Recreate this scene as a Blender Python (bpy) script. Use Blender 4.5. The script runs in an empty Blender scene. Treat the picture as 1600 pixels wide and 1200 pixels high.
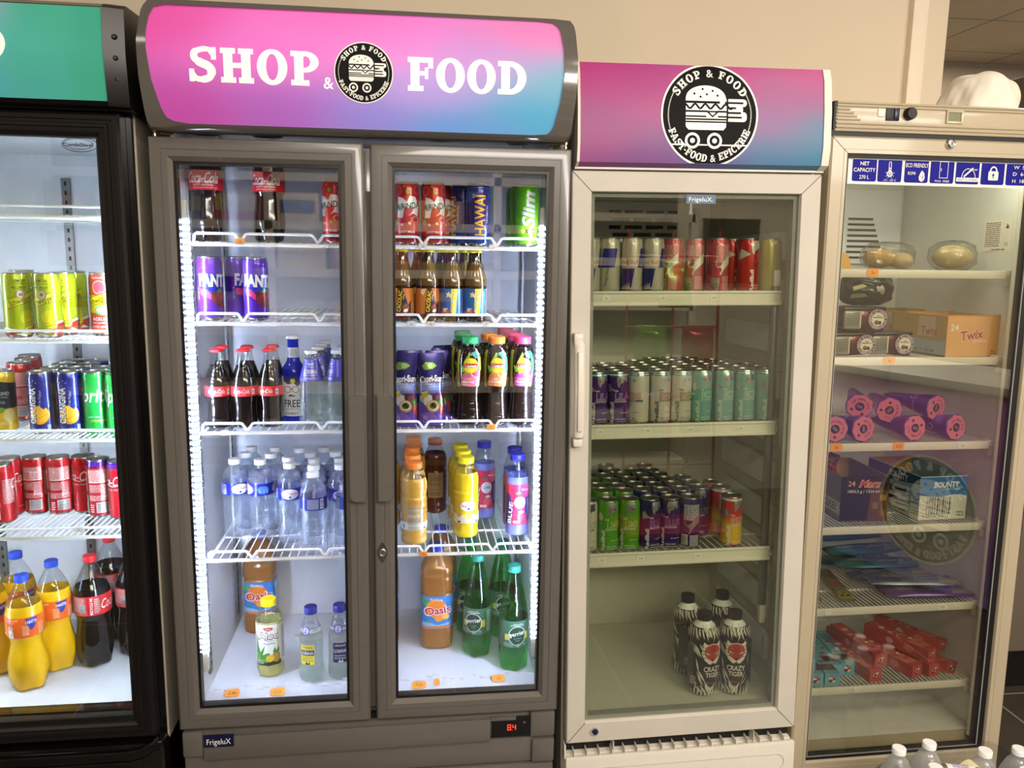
import bpy, bmesh, math, random
from mathutils import Matrix, Vector
from mathutils.geometry import tessellate_polygon

random.seed(7)
PI = math.pi
SC = bpy.context.scene
COL = SC.collection
FLOOR = 0.34                      # height of the double fridge's door bottom above the floor

# ------------------------------------------------------------------ materials
def lin(h):
    h = h.lstrip('#')
    out = []
    for i in (0, 2, 4):
        c = int(h[i:i + 2], 16) / 255.0
        out.append(c / 12.92 if c <= 0.04045 else ((c + 0.055) / 1.055) ** 2.4)
    return tuple(out) + (1.0,)

MATS = {}
def new_mat(name):
    m = bpy.data.materials.new(name); m.use_nodes = True
    nt = m.node_tree
    for n in list(nt.nodes): nt.nodes.remove(n)
    out = nt.nodes.new('ShaderNodeOutputMaterial')
    MATS[name] = m
    return m, nt, out

def M(name, col='#808080', rough=.5, metal=0., spec=.5, coat=0., trans=0., ior=1.45, emit=None, estr=0., var=.06, vscale=40., bump=0., bscale=200., sss=0.):
    """principled material with a little noise in colour and, on request, a bump"""
    if name in MATS: return MATS[name]
    m, nt, out = new_mat(name)
    b = nt.nodes.new('ShaderNodeBsdfPrincipled')
    nt.links.new(b.outputs[0], out.inputs[0])
    c = lin(col)
    b.inputs['Base Color'].default_value = c
    b.inputs['Roughness'].default_value = rough
    b.inputs['Metallic'].default_value = metal
    b.inputs['Specular IOR Level'].default_value = spec
    b.inputs['Coat Weight'].default_value = coat
    b.inputs['Coat Roughness'].default_value = .08
    b.inputs['Transmission Weight'].default_value = trans
    b.inputs['IOR'].default_value = ior
    if sss: b.inputs['Subsurface Weight'].default_value = sss; b.inputs['Subsurface Radius'].default_value = (.01, .008, .004)
    if emit:
        b.inputs['Emission Color'].default_value = lin(emit); b.inputs['Emission Strength'].default_value = estr
    if var or bump:
        tc = nt.nodes.new('ShaderNodeTexCoord')
    if var:
        n = nt.nodes.new('ShaderNodeTexNoise'); n.inputs['Scale'].default_value = vscale; n.inputs['Detail'].default_value = 3
        nt.links.new(tc.outputs['Object'], n.inputs['Vector'])
        r = nt.nodes.new('ShaderNodeValToRGB')
        r.color_ramp.elements[0].position = .3; r.color_ramp.elements[1].position = .7
        r.color_ramp.elements[0].color = tuple(x * (1 - var) for x in c[:3]) + (1,)
        r.color_ramp.elements[1].color = tuple(min(1, x * (1 + var)) for x in c[:3]) + (1,)
        nt.links.new(n.outputs['Fac'], r.inputs['Fac']); nt.links.new(r.outputs['Color'], b.inputs['Base Color'])
    if bump:
        n2 = nt.nodes.new('ShaderNodeTexNoise'); n2.inputs['Scale'].default_value = bscale; n2.inputs['Detail'].default_value = 4
        nt.links.new(tc.outputs['Object'], n2.inputs['Vector'])
        bp = nt.nodes.new('ShaderNodeBump'); bp.inputs['Strength'].default_value = bump; bp.inputs['Distance'].default_value = .002
        nt.links.new(n2.outputs['Fac'], bp.inputs['Height']); nt.links.new(bp.outputs[0], b.inputs['Normal'])
    return m

def glassy(name, tint='#ffffff', ior=1.5, gain=1.0, base=0.0, rough=0.0, wav=0.):
    """thin sheet: see-through with a fresnel reflection"""
    if name in MATS: return MATS[name]
    m, nt, out = new_mat(name)
    t = nt.nodes.new('ShaderNodeBsdfTransparent'); t.inputs[0].default_value = lin(tint)
    g = nt.nodes.new('ShaderNodeBsdfGlossy'); g.inputs['Roughness'].default_value = rough
    fr = nt.nodes.new('ShaderNodeFresnel'); fr.inputs['IOR'].default_value = ior
    ge = nt.nodes.new('ShaderNodeNewGeometry'); im = nt.nodes.new('ShaderNodeMath'); im.operation = 'MULTIPLY_ADD'      # same reflection from either side of the sheet
    im.inputs[1].default_value = 1. / ior - ior; im.inputs[2].default_value = ior; nt.links.new(ge.outputs['Backfacing'], im.inputs[0]); nt.links.new(im.outputs[0], fr.inputs['IOR'])
    ma = nt.nodes.new('ShaderNodeMath'); ma.operation = 'MULTIPLY_ADD'; ma.use_clamp = True
    ma.inputs[1].default_value = gain; ma.inputs[2].default_value = base
    mx = nt.nodes.new('ShaderNodeMixShader')
    if wav:
        tc = nt.nodes.new('ShaderNodeTexCoord')
        n = nt.nodes.new('ShaderNodeTexNoise'); n.inputs['Scale'].default_value = 90
        nt.links.new(tc.outputs['Object'], n.inputs['Vector'])
        bp = nt.nodes.new('ShaderNodeBump'); bp.inputs['Strength'].default_value = wav; bp.inputs['Distance'].default_value = .004
        nt.links.new(n.outputs['Fac'], bp.inputs['Height'])
        nt.links.new(bp.outputs[0], g.inputs['Normal']); nt.links.new(bp.outputs[0], fr.inputs['Normal'])
    nt.links.new(fr.outputs[0], ma.inputs[0]); nt.links.new(ma.outputs[0], mx.inputs[0])
    nt.links.new(t.outputs[0], mx.inputs[1]); nt.links.new(g.outputs[0], mx.inputs[2]); nt.links.new(mx.outputs[0], out.inputs[0])
    return m

def thin_shell(name, tint, white=.06, gain=1.2, base=.03, rough=.08, wav=.5):
    """clear plastic full of clear liquid: mostly see-through, glinting, a trace of milky scatter"""
    if name in MATS: return MATS[name]
    m = glassy(name, tint, 1.45, gain, base, rough, wav)
    nt = m.node_tree; out = [n for n in nt.nodes if n.type == 'OUTPUT_MATERIAL'][0]; mx = [n for n in nt.nodes if n.type == 'MIX_SHADER'][0]
    d = nt.nodes.new('ShaderNodeBsdfDiffuse'); d.inputs[0].default_value = lin('#f2f5fa'); t = nt.nodes.new('ShaderNodeBsdfTranslucent'); t.inputs[0].default_value = lin('#f2f5fa')
    a = nt.nodes.new('ShaderNodeMixShader'); nt.links.new(d.outputs[0], a.inputs[1]); nt.links.new(t.outputs[0], a.inputs[2])
    b = nt.nodes.new('ShaderNodeMixShader'); b.inputs[0].default_value = white
    nt.links.new(mx.outputs[0], b.inputs[1]); nt.links.new(a.outputs[0], b.inputs[2]); nt.links.new(b.outputs[0], out.inputs[0])
    return m

def emitter(name, col, strength):
    if name in MATS: return MATS[name]
    m, nt, out = new_mat(name)
    e = nt.nodes.new('ShaderNodeEmission'); e.inputs[0].default_value = lin(col); e.inputs[1].default_value = strength
    nt.links.new(e.outputs[0], out.inputs[0])
    return m

STYLE = {'can': dict(rough=.28, metal=.25, coat=.5, var=.0), 'paper': dict(rough=.55, var=.03), 'film': dict(rough=.3, coat=.3, var=.0),
         'card': dict(rough=.6, var=.04), 'print': dict(rough=.45, var=0.), 'foil': dict(rough=.22, metal=.55, coat=.3, var=0.)}
def A(col, style='film'):
    """art colour: '#rrggbb' in a print style, or the name of a material made before"""
    if not col.startswith('#'): return MATS[col]
    n = style + '_ink_' + col[1:]
    if n in MATS: return MATS[n]
    return M(n, col, **STYLE[style])

# ------------------------------------------------------------------ mesh builder
class MB:
    def __init__(self):
        self.v = []; self.f = []; self.m = []; self.s = []; self.slots = []; self.T = None
    def slot(self, mat):
        if isinstance(mat, str): mat = MATS[mat]
        if mat not in self.slots: self.slots.append(mat)
        return self.slots.index(mat)
    def add(self, verts, faces, mat, smooth=False):
        o = len(self.v); k = self.slot(mat)
        if self.T is not None: verts = [self.T @ Vector(p) for p in verts]
        self.v.extend([tuple(p) for p in verts])
        for f in faces:
            self.f.append(tuple(i + o for i in f)); self.m.append(k); self.s.append(smooth)
    def box(self, x0, x1, y0, y1, z0, z1, mat, bev=0., seg=2, smooth=True):
        if bev <= 0:
            v = [(x, y, z) for z in (z0, z1) for y in (y0, y1) for x in (x0, x1)]
            self.add(v, [(0, 2, 3, 1), (4, 5, 7, 6), (0, 1, 5, 4), (2, 6, 7, 3), (0, 4, 6, 2), (1, 3, 7, 5)], mat)
            return
        bm = bmesh.new(); bmesh.ops.create_cube(bm, size=1)
        for q in bm.verts: q.co = Vector(((x0 + x1) / 2 + q.co.x * (x1 - x0), (y0 + y1) / 2 + q.co.y * (y1 - y0), (z0 + z1) / 2 + q.co.z * (z1 - z0)))
        bmesh.ops.bevel(bm, geom=bm.edges[:], offset=bev, segments=seg, profile=.5, affect='EDGES')
        bm.verts.index_update()
        self.add([q.co.copy() for q in bm.verts], [[q.index for q in f.verts] for f in bm.faces], mat, smooth); bm.free()
    def lathe(self, prof, mat, n=32, k=None, c=(0, 0, 0), smooth=True, cap=True):
        """prof: (r, z[, material]) from the bottom up; the material holds from that point on"""
        rings = []; o0 = len(self.v)
        def pt(r, z, a):
            q = r * (k(a, z) if k else 1.)
            return (c[0] + q * math.sin(a), c[1] - q * math.cos(a), c[2] + z)
        cur = mat
        for i in range(len(prof) - 1):
            if len(prof[i]) > 2: cur = prof[i][2]
            r0, z0 = prof[i][:2]; r1, z1 = prof[i + 1][:2]
            vs = [pt(r0, z0, 2 * PI * j / n) for j in range(n)] + [pt(r1, z1, 2 * PI * j / n) for j in range(n)]
            self.add(vs, [(j, (j + 1) % n, n + (j + 1) % n, n + j) for j in range(n)], cur, smooth)
            if i == 0 and cap and r0 > 1e-6: self.add(vs[:n], [tuple(range(n))[::-1]], cur, False)
        if cap and prof[-1][0] > 1e-6:
            vs = [pt(prof[-1][0], prof[-1][1], 2 * PI * j / n) for j in range(n)]
            self.add(vs, [tuple(range(n))], cur, False)
    def tube(self, pts, r, mat, n=8, closed=False, cap=True):
        P = [Vector(p) for p in pts]; N = len(P); vs = []
        prev = None
        for i in range(N):
            a = P[(i - 1) % N] if (closed or i > 0) else P[i]
            b = P[(i + 1) % N] if (closed or i < N - 1) else P[i]
            t = (b - a).normalized()
            if prev is None:
                u = t.orthogonal().normalized()
            else:
                u = (prev - t * prev.dot(t)); u = u.normalized() if u.length > 1e-6 else t.orthogonal().normalized()
            prev = u; w = t.cross(u)
            rr = r[i] if isinstance(r, (list, tuple)) else r
            for j in range(n):
                a_ = 2 * PI * j / n
                vs.append(P[i] + u * rr * math.cos(a_) + w * rr * math.sin(a_))
        fs = []
        for i in range(N if closed else N - 1):
            i2 = (i + 1) % N
            fs += [(i * n + j, i * n + (j + 1) % n, i2 * n + (j + 1) % n, i2 * n + j) for j in range(n)]
        if cap and not closed: fs += [tuple(range(n))[::-1], tuple((N - 1) * n + j for j in range(n))]
        self.add(vs, fs, mat, True)
    def prism(self, poly, mp, mat, d0, d1, side=None, smooth=False):
        """poly: 2D outline; mp(x, z, d) -> point; solid between depths d0 and d1"""
        n = len(poly)
        a = [mp(x, z, d0) for x, z in poly]; b = [mp(x, z, d1) for x, z in poly]
        tri = tessellate_polygon([[Vector((x, z, 0)) for x, z in poly]])
        self.add(a, [tuple(t) for t in tri], mat); self.add(b, [tuple(t)[::-1] for t in tri], mat)
        self.add(a + b, [(i, (i + 1) % n, n + (i + 1) % n, n + i) for i in range(n)], side or mat, smooth)
    def grid(self, fn, nu, nv, mat, smooth=True, closed_u=False):
        vs = [fn(i / nu, j / nv) for j in range(nv + 1) for i in range(nu + 1)]
        self.add(vs, [(j * (nu + 1) + i, j * (nu + 1) + i + 1, (j + 1) * (nu + 1) + i + 1, (j + 1) * (nu + 1) + i) for j in range(nv) for i in range(nu)], mat, smooth)
    def mesh(self, name, weld=True):
        me = bpy.data.meshes.new(name)
        me.from_pydata(self.v, [], self.f)
        for m in self.slots: me.materials.append(m)
        me.polygons.foreach_set('material_index', self.m); me.polygons.foreach_set('use_smooth', self.s)
        me.update()
        if weld:
            bm = bmesh.new(); bm.from_mesh(me); bmesh.ops.remove_doubles(bm, verts=bm.verts, dist=1e-5)
            bm.to_mesh(me); bm.free()
        try: me.set_sharp_from_angle(angle=math.radians(38))
        except Exception: pass
        return me
    def build(self, name, parent=None, weld=True, label=None):
        o = bpy.data.objects.new(name, self.mesh(name, weld)); COL.objects.link(o)
        if parent is not None: o.parent = parent
        if label: o['label'] = label
        return o

def fixn(o):
    bm = bmesh.new(); bm.from_mesh(o.data); bmesh.ops.recalc_face_normals(bm, faces=bm.faces); bm.to_mesh(o.data); bm.free(); return o

# ------------------------------------------------------------------ lettering and flat art
FONT = {}
def glyphs(txt, bold=0., shear=0., sp=1.):
    """triangles of a text, cap height 1, starting at x = 0, base line at 0"""
    key = (txt, bold, shear, sp)
    if key in FONT: return FONT[key]
    cu = bpy.data.curves.new('lettering', 'FONT'); cu.body = txt; cu.size = 1.; cu.resolution_u = 2
    cu.offset = bold * .4; cu.shear = shear; cu.space_character = sp; cu.fill_mode = 'FRONT'
    ob = bpy.data.objects.new('lettering', cu); COL.objects.link(ob)
    dg = bpy.context.evaluated_depsgraph_get()
    me = bpy.data.meshes.new_from_object(ob.evaluated_get(dg)); me.calc_loop_triangles()
    s = 1. / .73
    tris = [[(me.vertices[i].co.x * s, me.vertices[i].co.y * s) for i in t.vertices] for t in me.loop_triangles]
    bpy.data.objects.remove(ob); bpy.data.curves.remove(cu); bpy.data.meshes.remove(me)
    xs = [p[0] for t in tris for p in t] or [0]
    FONT[key] = (tris, min(xs), max(xs))
    return FONT[key]

def tri_poly(pts):
    return [[pts[i] for i in t] for t in tessellate_polygon([[Vector((x, z, 0)) for x, z in pts]])]
def ell(cx, cz, rx, rz, n=24, a0=0., a1=2 * PI):
    full = abs(a1 - a0 - 2 * PI) < 1e-6
    return [(cx + rx * math.cos(a0 + (a1 - a0) * i / (n if full else n - 1)), cz + rz * math.sin(a0 + (a1 - a0) * i / (n if full else n - 1))) for i in range(n)]
def rrect(x0, x1, z0, z1, r, n=5):
    out = []
    for cx, cz, a in ((x1 - r, z1 - r, 0), (x0 + r, z1 - r, PI / 2), (x0 + r, z0 + r, PI), (x1 - r, z0 + r, 3 * PI / 2)):
        out += [(cx + r * math.cos(a + PI / 2 * i / n), cz + r * math.sin(a + PI / 2 * i / n)) for i in range(n + 1)]
    return out
def ring(cx, cz, rx, rz, t, n=28, a0=0., a1=2 * PI):
    tr = []
    for i in range(n):
        b0 = a0 + (a1 - a0) * i / n; b1 = a0 + (a1 - a0) * (i + 1) / n
        q = [(cx + rx * math.cos(b0), cz + rz * math.sin(b0)), (cx + rx * math.cos(b1), cz + rz * math.sin(b1)),
             (cx + (rx - t) * math.cos(b1), cz + (rz - t) * math.sin(b1)), (cx + (rx - t) * math.cos(b0), cz + (rz - t) * math.sin(b0))]
        tr += [[q[0], q[1], q[2]], [q[0], q[2], q[3]]]
    return tr
def stroke(pts, t):
    """flat band along a polyline; t one width or one per point"""
    tr = []; n = len(pts); L = []
    for i in range(n):
        a = pts[max(0, i - 1)]; b = pts[min(n - 1, i + 1)]
        d = math.hypot(b[0] - a[0], b[1] - a[1]) or 1.
        nx, nz = -(b[1] - a[1]) / d, (b[0] - a[0]) / d
        w = (t[i] if isinstance(t, (list, tuple)) else t) / 2
        L.append(((pts[i][0] + nx * w, pts[i][1] + nz * w), (pts[i][0] - nx * w, pts[i][1] - nz * w)))
    for i in range(n - 1):
        tr += [[L[i][0], L[i + 1][0], L[i + 1][1]], [L[i][0], L[i + 1][1], L[i][1]]]
    return tr
def curve_pts(pts, n=8):
    """smooth polyline through points (Catmull-Rom)"""
    P = [pts[0]] + list(pts) + [pts[-1]]; out = []
    for i in range(1, len(P) - 2):
        for k in range(n):
            t = k / n; q = []
            for d in (0, 1):
                a, b, c, e = P[i - 1][d], P[i][d], P[i + 1][d], P[i + 2][d]
                q.append(.5 * (2 * b + (c - a) * t + (2 * a - 5 * b + 4 * c - e) * t * t + (3 * b - a - 3 * c + e) * t ** 3))
            out.append(tuple(q))
    return out + [tuple(pts[-1])]

# heavy slab-serif capitals: outlines in a cell one unit high
def rc(x0, x1, z0, z1): return [(x0, z0), (x1, z0), (x1, z1), (x0, z1)]
def slab(ch):
    """(triangles, width) of a slab-serif letter"""
    R = []; s = .16
    def r(*a): R.extend(tri_poly(rc(*a)))
    def arc(cx, cz, rx, rz, ix, iz, a0, a1, n=20):
        for i in range(n):
            b0 = a0 + (a1 - a0) * i / n; b1 = a0 + (a1 - a0) * (i + 1) / n
            q = [(cx + rx * math.cos(b0), cz + rz * math.sin(b0)), (cx + rx * math.cos(b1), cz + rz * math.sin(b1)), (cx + ix * math.cos(b1), cz + iz * math.sin(b1)), (cx + ix * math.cos(b0), cz + iz * math.sin(b0))]
            R.extend([[q[0], q[1], q[2]], [q[0], q[2], q[3]]])
    if ch == 'O': arc(.43, .5, .43, .52, .17, .38, 0, 2 * PI, 36); w = .86
    elif ch == 'C': arc(.43, .5, .43, .52, .17, .38, .75, 2 * PI - .75, 30); r(.60, .76, .64, .98); w = .8
    elif ch == 'D': r(.1, .36, 0, 1); r(0, .4, 0, s); r(0, .4, 1 - s, 1); arc(.36, .5, .5, .5, .24, .34, -PI / 2, PI / 2, 22); w = .86
    elif ch == 'P': r(.1, .36, 0, 1); r(0, .52, 0, s); r(0, .4, 1 - s, 1); arc(.40, .69, .40, .31, .16, .17, -PI / 2, PI / 2, 20); r(.3, .42, .38, .52); r(.3, .42, .86, 1); w = .8
    elif ch == 'R': r(.1, .36, 0, 1); r(0, .46, 0, s); r(0, .4, 1 - s, 1); arc(.40, .71, .38, .29, .15, .15, -PI / 2, PI / 2, 20); r(.3, .42, .42, .56); r(.3, .42, .86, 1); R.extend(tri_poly([(.4, .5), (.62, .5), (.86, s), (.86, 0), (.62, 0)])); w = .88
    elif ch == 'H': r(.08, .34, 0, 1); r(.58, .84, 0, 1); r(.3, .62, .43, .58); w = .92; [r(a, a + .42, b, b + s) for a in (0, .5) for b in (0, 1 - s)]
    elif ch == 'I': r(.08, .34, 0, 1); r(0, .42, 0, s); r(0, .42, 1 - s, 1); w = .42
    elif ch == 'F': r(.08, .34, 0, 1); r(0, .46, 0, s); r(0, .74, 1 - s, 1); r(.6, .74, .68, 1); r(.3, .56, .46, .59); r(.5, .6, .36, .7); w = .76
    elif ch == 'E': r(.08, .34, 0, 1); r(0, .74, 0, s); r(0, .74, 1 - s, 1); r(.6, .74, .68, 1); r(.6, .76, 0, .32); r(.3, .56, .45, .58); r(.48, .58, .36, .68); w = .78
    elif ch == 'T': r(.28, .54, 0, 1); r(.16, .66, 0, s); r(0, .82, 1 - s, 1); r(0, .14, .68, 1); r(.68, .82, .68, 1); w = .82
    elif ch == 'A':
        R.extend(tri_poly([(.06, 0), (.22, 0), (.44, .8), (.36, 1)])); R.extend(tri_poly([(.36, 1), (.60, 1), (.94, 0), (.66, 0), (.42, .86)])); r(.24, .7, .24, .36); r(0, .34, 0, .14); r(.56, 1, 0, .14); w = 1.
    elif ch == 'S':
        R.extend(stroke(curve_pts([(.66, .80), (.56, .93), (.36, .93), (.17, .84), (.16, .68), (.30, .56), (.52, .46), (.62, .32), (.56, .14), (.38, .07), (.18, .10), (.07, .24)], 5), [.14] * 8 + [.16] * 6 + [.2] * 10 + [.24] * 14 + [.2] * 8 + [.16] * 10))
        r(.62, .76, .64, 1); r(0, .14, 0, .36); w = .78
    elif ch == '&':
        t, a, b = glyphs('&', .02); R = [[((p[0] - a), p[1]) for p in q] for q in t]; w = b - a
    elif ch == '-': r(.02, .36, .36, .52); w = .38
    else: w = .36
    return R, w

def slab_line(txt, cx, z, h, gap=.1, sx=1.):
    tr = []; x = 0.
    for ch in txt:
        t, w = slab(ch)
        tr += [[((p[0] * sx + x) * h, z + p[1] * h) for p in q] for q in t]
        x += w * sx + gap
    W = (x - gap) * h
    return [[(p[0] + cx - W / 2, p[1]) for p in q] for q in tr]
def slab_arc(txt, R, mid, h, up=True, gap=.14, sx=1.):
    """letters round a circle, middle of the line at angle mid"""
    ws = [slab(c)[1] * sx for c in txt]; L = (sum(ws) + gap * (len(txt) - 1)) * h
    tr = []; s = -L / 2
    for ch, w in zip(txt, ws):
        c = s + w * h / 2; a = mid - c / R if up else mid + c / R
        rot = a - PI / 2 if up else a + PI / 2
        for q in slab(ch)[0]:
            o = []
            for x, z in q:
                lx = (x * sx - w / 2) * h; lz = z * h
                rr = R + lz if up else R - lz
                px = math.cos(a) * (R if up else R); pz = math.sin(a) * R
                o.append((px + lx * math.cos(rot) - lz * math.sin(rot), pz + lx * math.sin(rot) + lz * math.cos(rot)))
            tr.append(o)
        s += (w + gap) * h
    return tr

def elem_tris(e):
    """an art element -> (triangles, colour)"""
    k = e[0]
    if k == 'r': _, x, z, w, h, c = e; return tri_poly(rc(x - w / 2, x + w / 2, z - h / 2, z + h / 2)), c
    if k == 'rr': _, x, z, w, h, r, c = e; return tri_poly(rrect(x - w / 2, x + w / 2, z - h / 2, z + h / 2, r)), c
    if k == 'e':
        _, x, z, rx, rz, c = e[:6]; p = ell(0, 0, rx, rz, 72 if rx > 50 else 36 if rx > 15 else 22)
        a = math.radians(e[6]) if len(e) > 6 else 0.
        return tri_poly([(x + q[0] * math.cos(a) - q[1] * math.sin(a), z + q[0] * math.sin(a) + q[1] * math.cos(a)) for q in p]), c
    if k == 'o': _, x, z, rx, rz, t, c = e; return ring(x, z, rx, rz, t), c
    if k == 'p': _, pts, c = e; return tri_poly(pts), c
    if k == 'l': _, pts, t, c = e; return stroke(pts, t), c
    if k == 'q': _, pts, t, c = e; return stroke(curve_pts(pts, 5), t), c
    if k == 'T': _, tr, c = e; return tr, c
    if k == 't':
        _, s, x, z, h, c = e[:6]; o = e[6] if len(e) > 6 else {}
        tr, a, b = glyphs(s, o.get('b', 0.), o.get('sh', 0.), o.get('sp', 1.))
        sx = h * o.get('sx', 1.)
        if 'w' in o: sx = o['w'] / max(1e-6, b - a)
        mid = (a + b) / 2; rot = math.radians(o.get('rot', 0)); co, si = math.cos(rot), math.sin(rot); out = []
        arch = o.get('arch', 0.)
        for t in tr:
            q = []
            for px, pz in t:
                lx = (px - mid) * sx; lz = (pz - .5) * h
                if arch: lz += arch * lx * lx
                q.append((x + lx * co - lz * si, z + lx * si + lz * co))
            out.append(q)
        return out, c
    if k == 'n':            # block of fine print: thin broken lines
        _, x, z, w, h, c, rows = e; tr = []; rnd = random.Random(int(x * 7 + z * 13 + rows))
        for i in range(rows):
            zz = z + h / 2 - h * (i + .5) / rows; xx = x - w / 2
            while xx < x + w / 2 - .5:
                d = rnd.uniform(.06, .22) * w
                x1 = min(x + w / 2, xx + d); tr += tri_poly(rc(xx, x1, zz - h / rows * .22, zz + h / rows * .22)); xx = x1 + .03 * w
        return tr, c
    if k == 'b':            # bar code lines
        _, x, z, w, h, c, vert = e; tr = []; rnd = random.Random(int(x * 3 + z)); p = 0.
        L = w if vert else h
        while p < L:
            d = rnd.choice((.02, .03, .05)) * L
            if p + d > L: break
            tr += tri_poly(rc(x - w / 2 + p, x - w / 2 + p + d, z - h / 2, z + h / 2) if vert else rc(x - w / 2, x + w / 2, z - h / 2 + p, z - h / 2 + p + d))
            p += d + rnd.choice((.02, .03, .04)) * L
        return tr, c
    raise ValueError(k)

def clip(poly, ax, lo, hi):
    for s, lim in ((1, lo), (-1, hi)):
        out = []; n = len(poly)
        for i in range(n):
            a, b = poly[i], poly[(i + 1) % n]
            da, db = s * (a[ax] - lim), s * (b[ax] - lim)
            if da >= 0: out.append(a)
            if (da >= 0) != (db >= 0):
                t = da / (da - db); out.append((a[0] + (b[0] - a[0]) * t, a[1] + (b[1] - a[1]) * t))
        poly = out
        if len(poly) < 3: return []
    return poly

def art(mb, elems, mp, style='film', dx=None, dz=None, off0=.00025, step=.00007, box=None):
    """lay art elements (millimetres) on a surface: mp(x_mm, z_mm, offset_m) -> point"""
    for i, e in enumerate(elems):
        tr, c = elem_tris(e); off = off0 + step * i; vs = []; fs = []
        for t in tr:
            A2 = (t[1][0] - t[0][0]) * (t[2][1] - t[0][1]) - (t[2][0] - t[0][0]) * (t[1][1] - t[0][1])
            if abs(A2) < 1e-9: continue
            if A2 < 0: t = [t[0], t[2], t[1]]
            polys = [t]
            if box:
                p = clip(t, 0, box[0], box[1]); p = clip(p, 1, box[2], box[3]) if p else []
                polys = [p] if p else []
            for ax, d in ((0, dx), (1, dz)):
                if not d: continue
                nx = []
                for p in polys:
                    a = math.floor(min(q[ax] for q in p) / d); b = math.floor(max(q[ax] for q in p) / d)
                    if a == b: nx.append(p)
                    else: nx += [q for q in (clip(p, ax, j * d, (j + 1) * d) for j in range(a, b + 1)) if q]
                polys = nx
            for p in polys:
                o = len(vs); vs += [mp(x, z, off) for x, z in p]; fs.append(tuple(range(o, o + len(p))))
        if fs: mb.add(vs, fs, A(c, style), smooth=False)

def wrap(prof, R0, k=None):
    """mapping of label millimetres round a lathe profile given in metres"""
    zs = [p[1] for p in prof]; rs = [p[0] for p in prof]
    def rad(z):
        if z <= zs[0]: return rs[0]
        for i in range(len(zs) - 1):
            if zs[i] <= z <= zs[i + 1]:
                d = zs[i + 1] - zs[i]
                return rs[i] + (rs[i + 1] - rs[i]) * ((z - zs[i]) / d if d > 1e-9 else 0)
        return rs[-1]
    def mp(x, z, off):
        a = x / (R0 * 1000.); zz = z / 1000.
        r = rad(zz) * (k(a, zz) if k else 1.) + off
        return (r * math.sin(a), -r * math.cos(a), zz)
    return mp
def flat(x0=0., y=0., z0=0., sgn=-1.):
    """art on an upright plane facing -Y"""
    return lambda x, z, off: (x0 + x / 1000., y + sgn * off, z0 + z / 1000.)

# ------------------------------------------------------------------ things
def empty(name, mat=None, label=None, cat=None, group=None, kind=None):
    o = bpy.data.objects.new(name, None); COL.objects.link(o); o.empty_display_size = .05
    if mat is not None: o.matrix_world = mat
    return tag(o, label, cat, group, kind)
def tag(o, label=None, cat=None, group=None, kind=None):
    if label: o['label'] = label
    if cat: o['category'] = cat
    if group: o['group'] = group
    if kind: o['kind'] = kind
    return o
def copy_tree(o, parent=None):
    c = o.copy(); COL.objects.link(c)
    if parent is not None: c.parent = parent
    for ch in KIDS.get(o.name, ()): copy_tree(ch, c)
    return c
KIDS = {}
def note_kids(o):
    KIDS[o.name] = list(o.children)
    for ch in KIDS[o.name]: note_kids(ch)

def frame(org, xa, up):
    x = Vector(xa).normalized(); u = Vector(up); y = u.cross(x).normalized(); u = x.cross(y)
    m = Matrix((x, y, u)).transposed().to_4x4(); m.translation = Vector(org)
    return m
F2 = frame((0, 0, FLOOR), (1, 0, 0), (0, 0, 1))
F1 = F2
F3 = frame((.9236, -.0154, FLOOR - .0846), (.9999, .0067, .0119), (-.0125, .029, .9995))
F4 = frame((1.586, .0299, FLOOR - .2093), (.9999, .0125, .0014), (-.0044, .0175, .9998))
LED_STRENGTH = 140.
SIGN_GLOW = .26
def _letter():
    M('sign_letter', '#f4f1e8', rough=.35, var=0., emit='#f4f1e8', estr=.3)
_letter()
# ------------------------------------------------------------------ shared materials
M('taupe_enamel', '#645f59', rough=.28, coat=.4, var=.03)
M('taupe_gloss', '#605b55', rough=.12, coat=.9, var=.02)
M('dark_gap', '#15130f', rough=.8)
M('liner_white', '#e6eaf1', rough=.4, var=.02)
M('liner_olive', '#c9c7b4', rough=.5, var=.03)
M('liner_grey', '#e2e2dc', rough=.45, var=.03)
M('wire_white', '#f2f3f3', rough=.35, var=0.)
M('rail_steel', '#8f9192', rough=.35, metal=.8, var=.04)
M('black_gloss', '#0b0a0a', rough=.16, coat=.8, var=0.)
M('black_satin', '#171413', rough=.35, var=.05)
M('black_plastic', '#101010', rough=.5)
M('white_enamel', '#c6c0b2', rough=.6, spec=.3, var=.04, vscale=6)
M('white_plastic', '#dcd6c8', rough=.4, var=.02)
M('cream_metal', '#b3a68b', rough=.35, coat=.2, var=.03, vscale=5)
M('side_sheet', '#b5ac9b', rough=.45, var=.04, vscale=4)
M('brass', '#d8c489', rough=.25, metal=1., var=0.)
M('chrome', '#d8d8d6', rough=.12, metal=1., var=0.)
M('orange_tag', '#ffa236', rough=.6, var=.03)
M('clear_tag', '#e6e4dc', rough=.3, var=.02)
M('ink_dark', '#2b2722', rough=.6, var=0.)
M('letter_white', '#f2efe6', rough=.4, var=.01)
M('logo_black', '#100e0d', rough=.6, spec=.15, var=0.)
M('badge_navy', '#17163c', rough=.3, var=0.)
M('badge_blue', '#12466e', rough=.3, var=0.)
M('icon_blue', '#141785', rough=.5, spec=.15, var=0.)
M('strip_white', '#efe6d6', rough=.4, var=0.)
M('pcb_black', '#080709', rough=.2, var=0.)
M('lcd_green', '#6d7048', rough=.3, var=0.)
M('gasket', '#2a2824', rough=.7)
M('gasket_grey', '#8c8c84', rough=.6)
glassy('door_glass', '#fbfcfb', ior=1.52, gain=2.2)
glassy('door_glass_grey', '#f3f5ec', ior=1.52, gain=2.2)
glassy('door_glass_mirror', '#f6f6ee', ior=1.52, gain=2.6)
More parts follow.
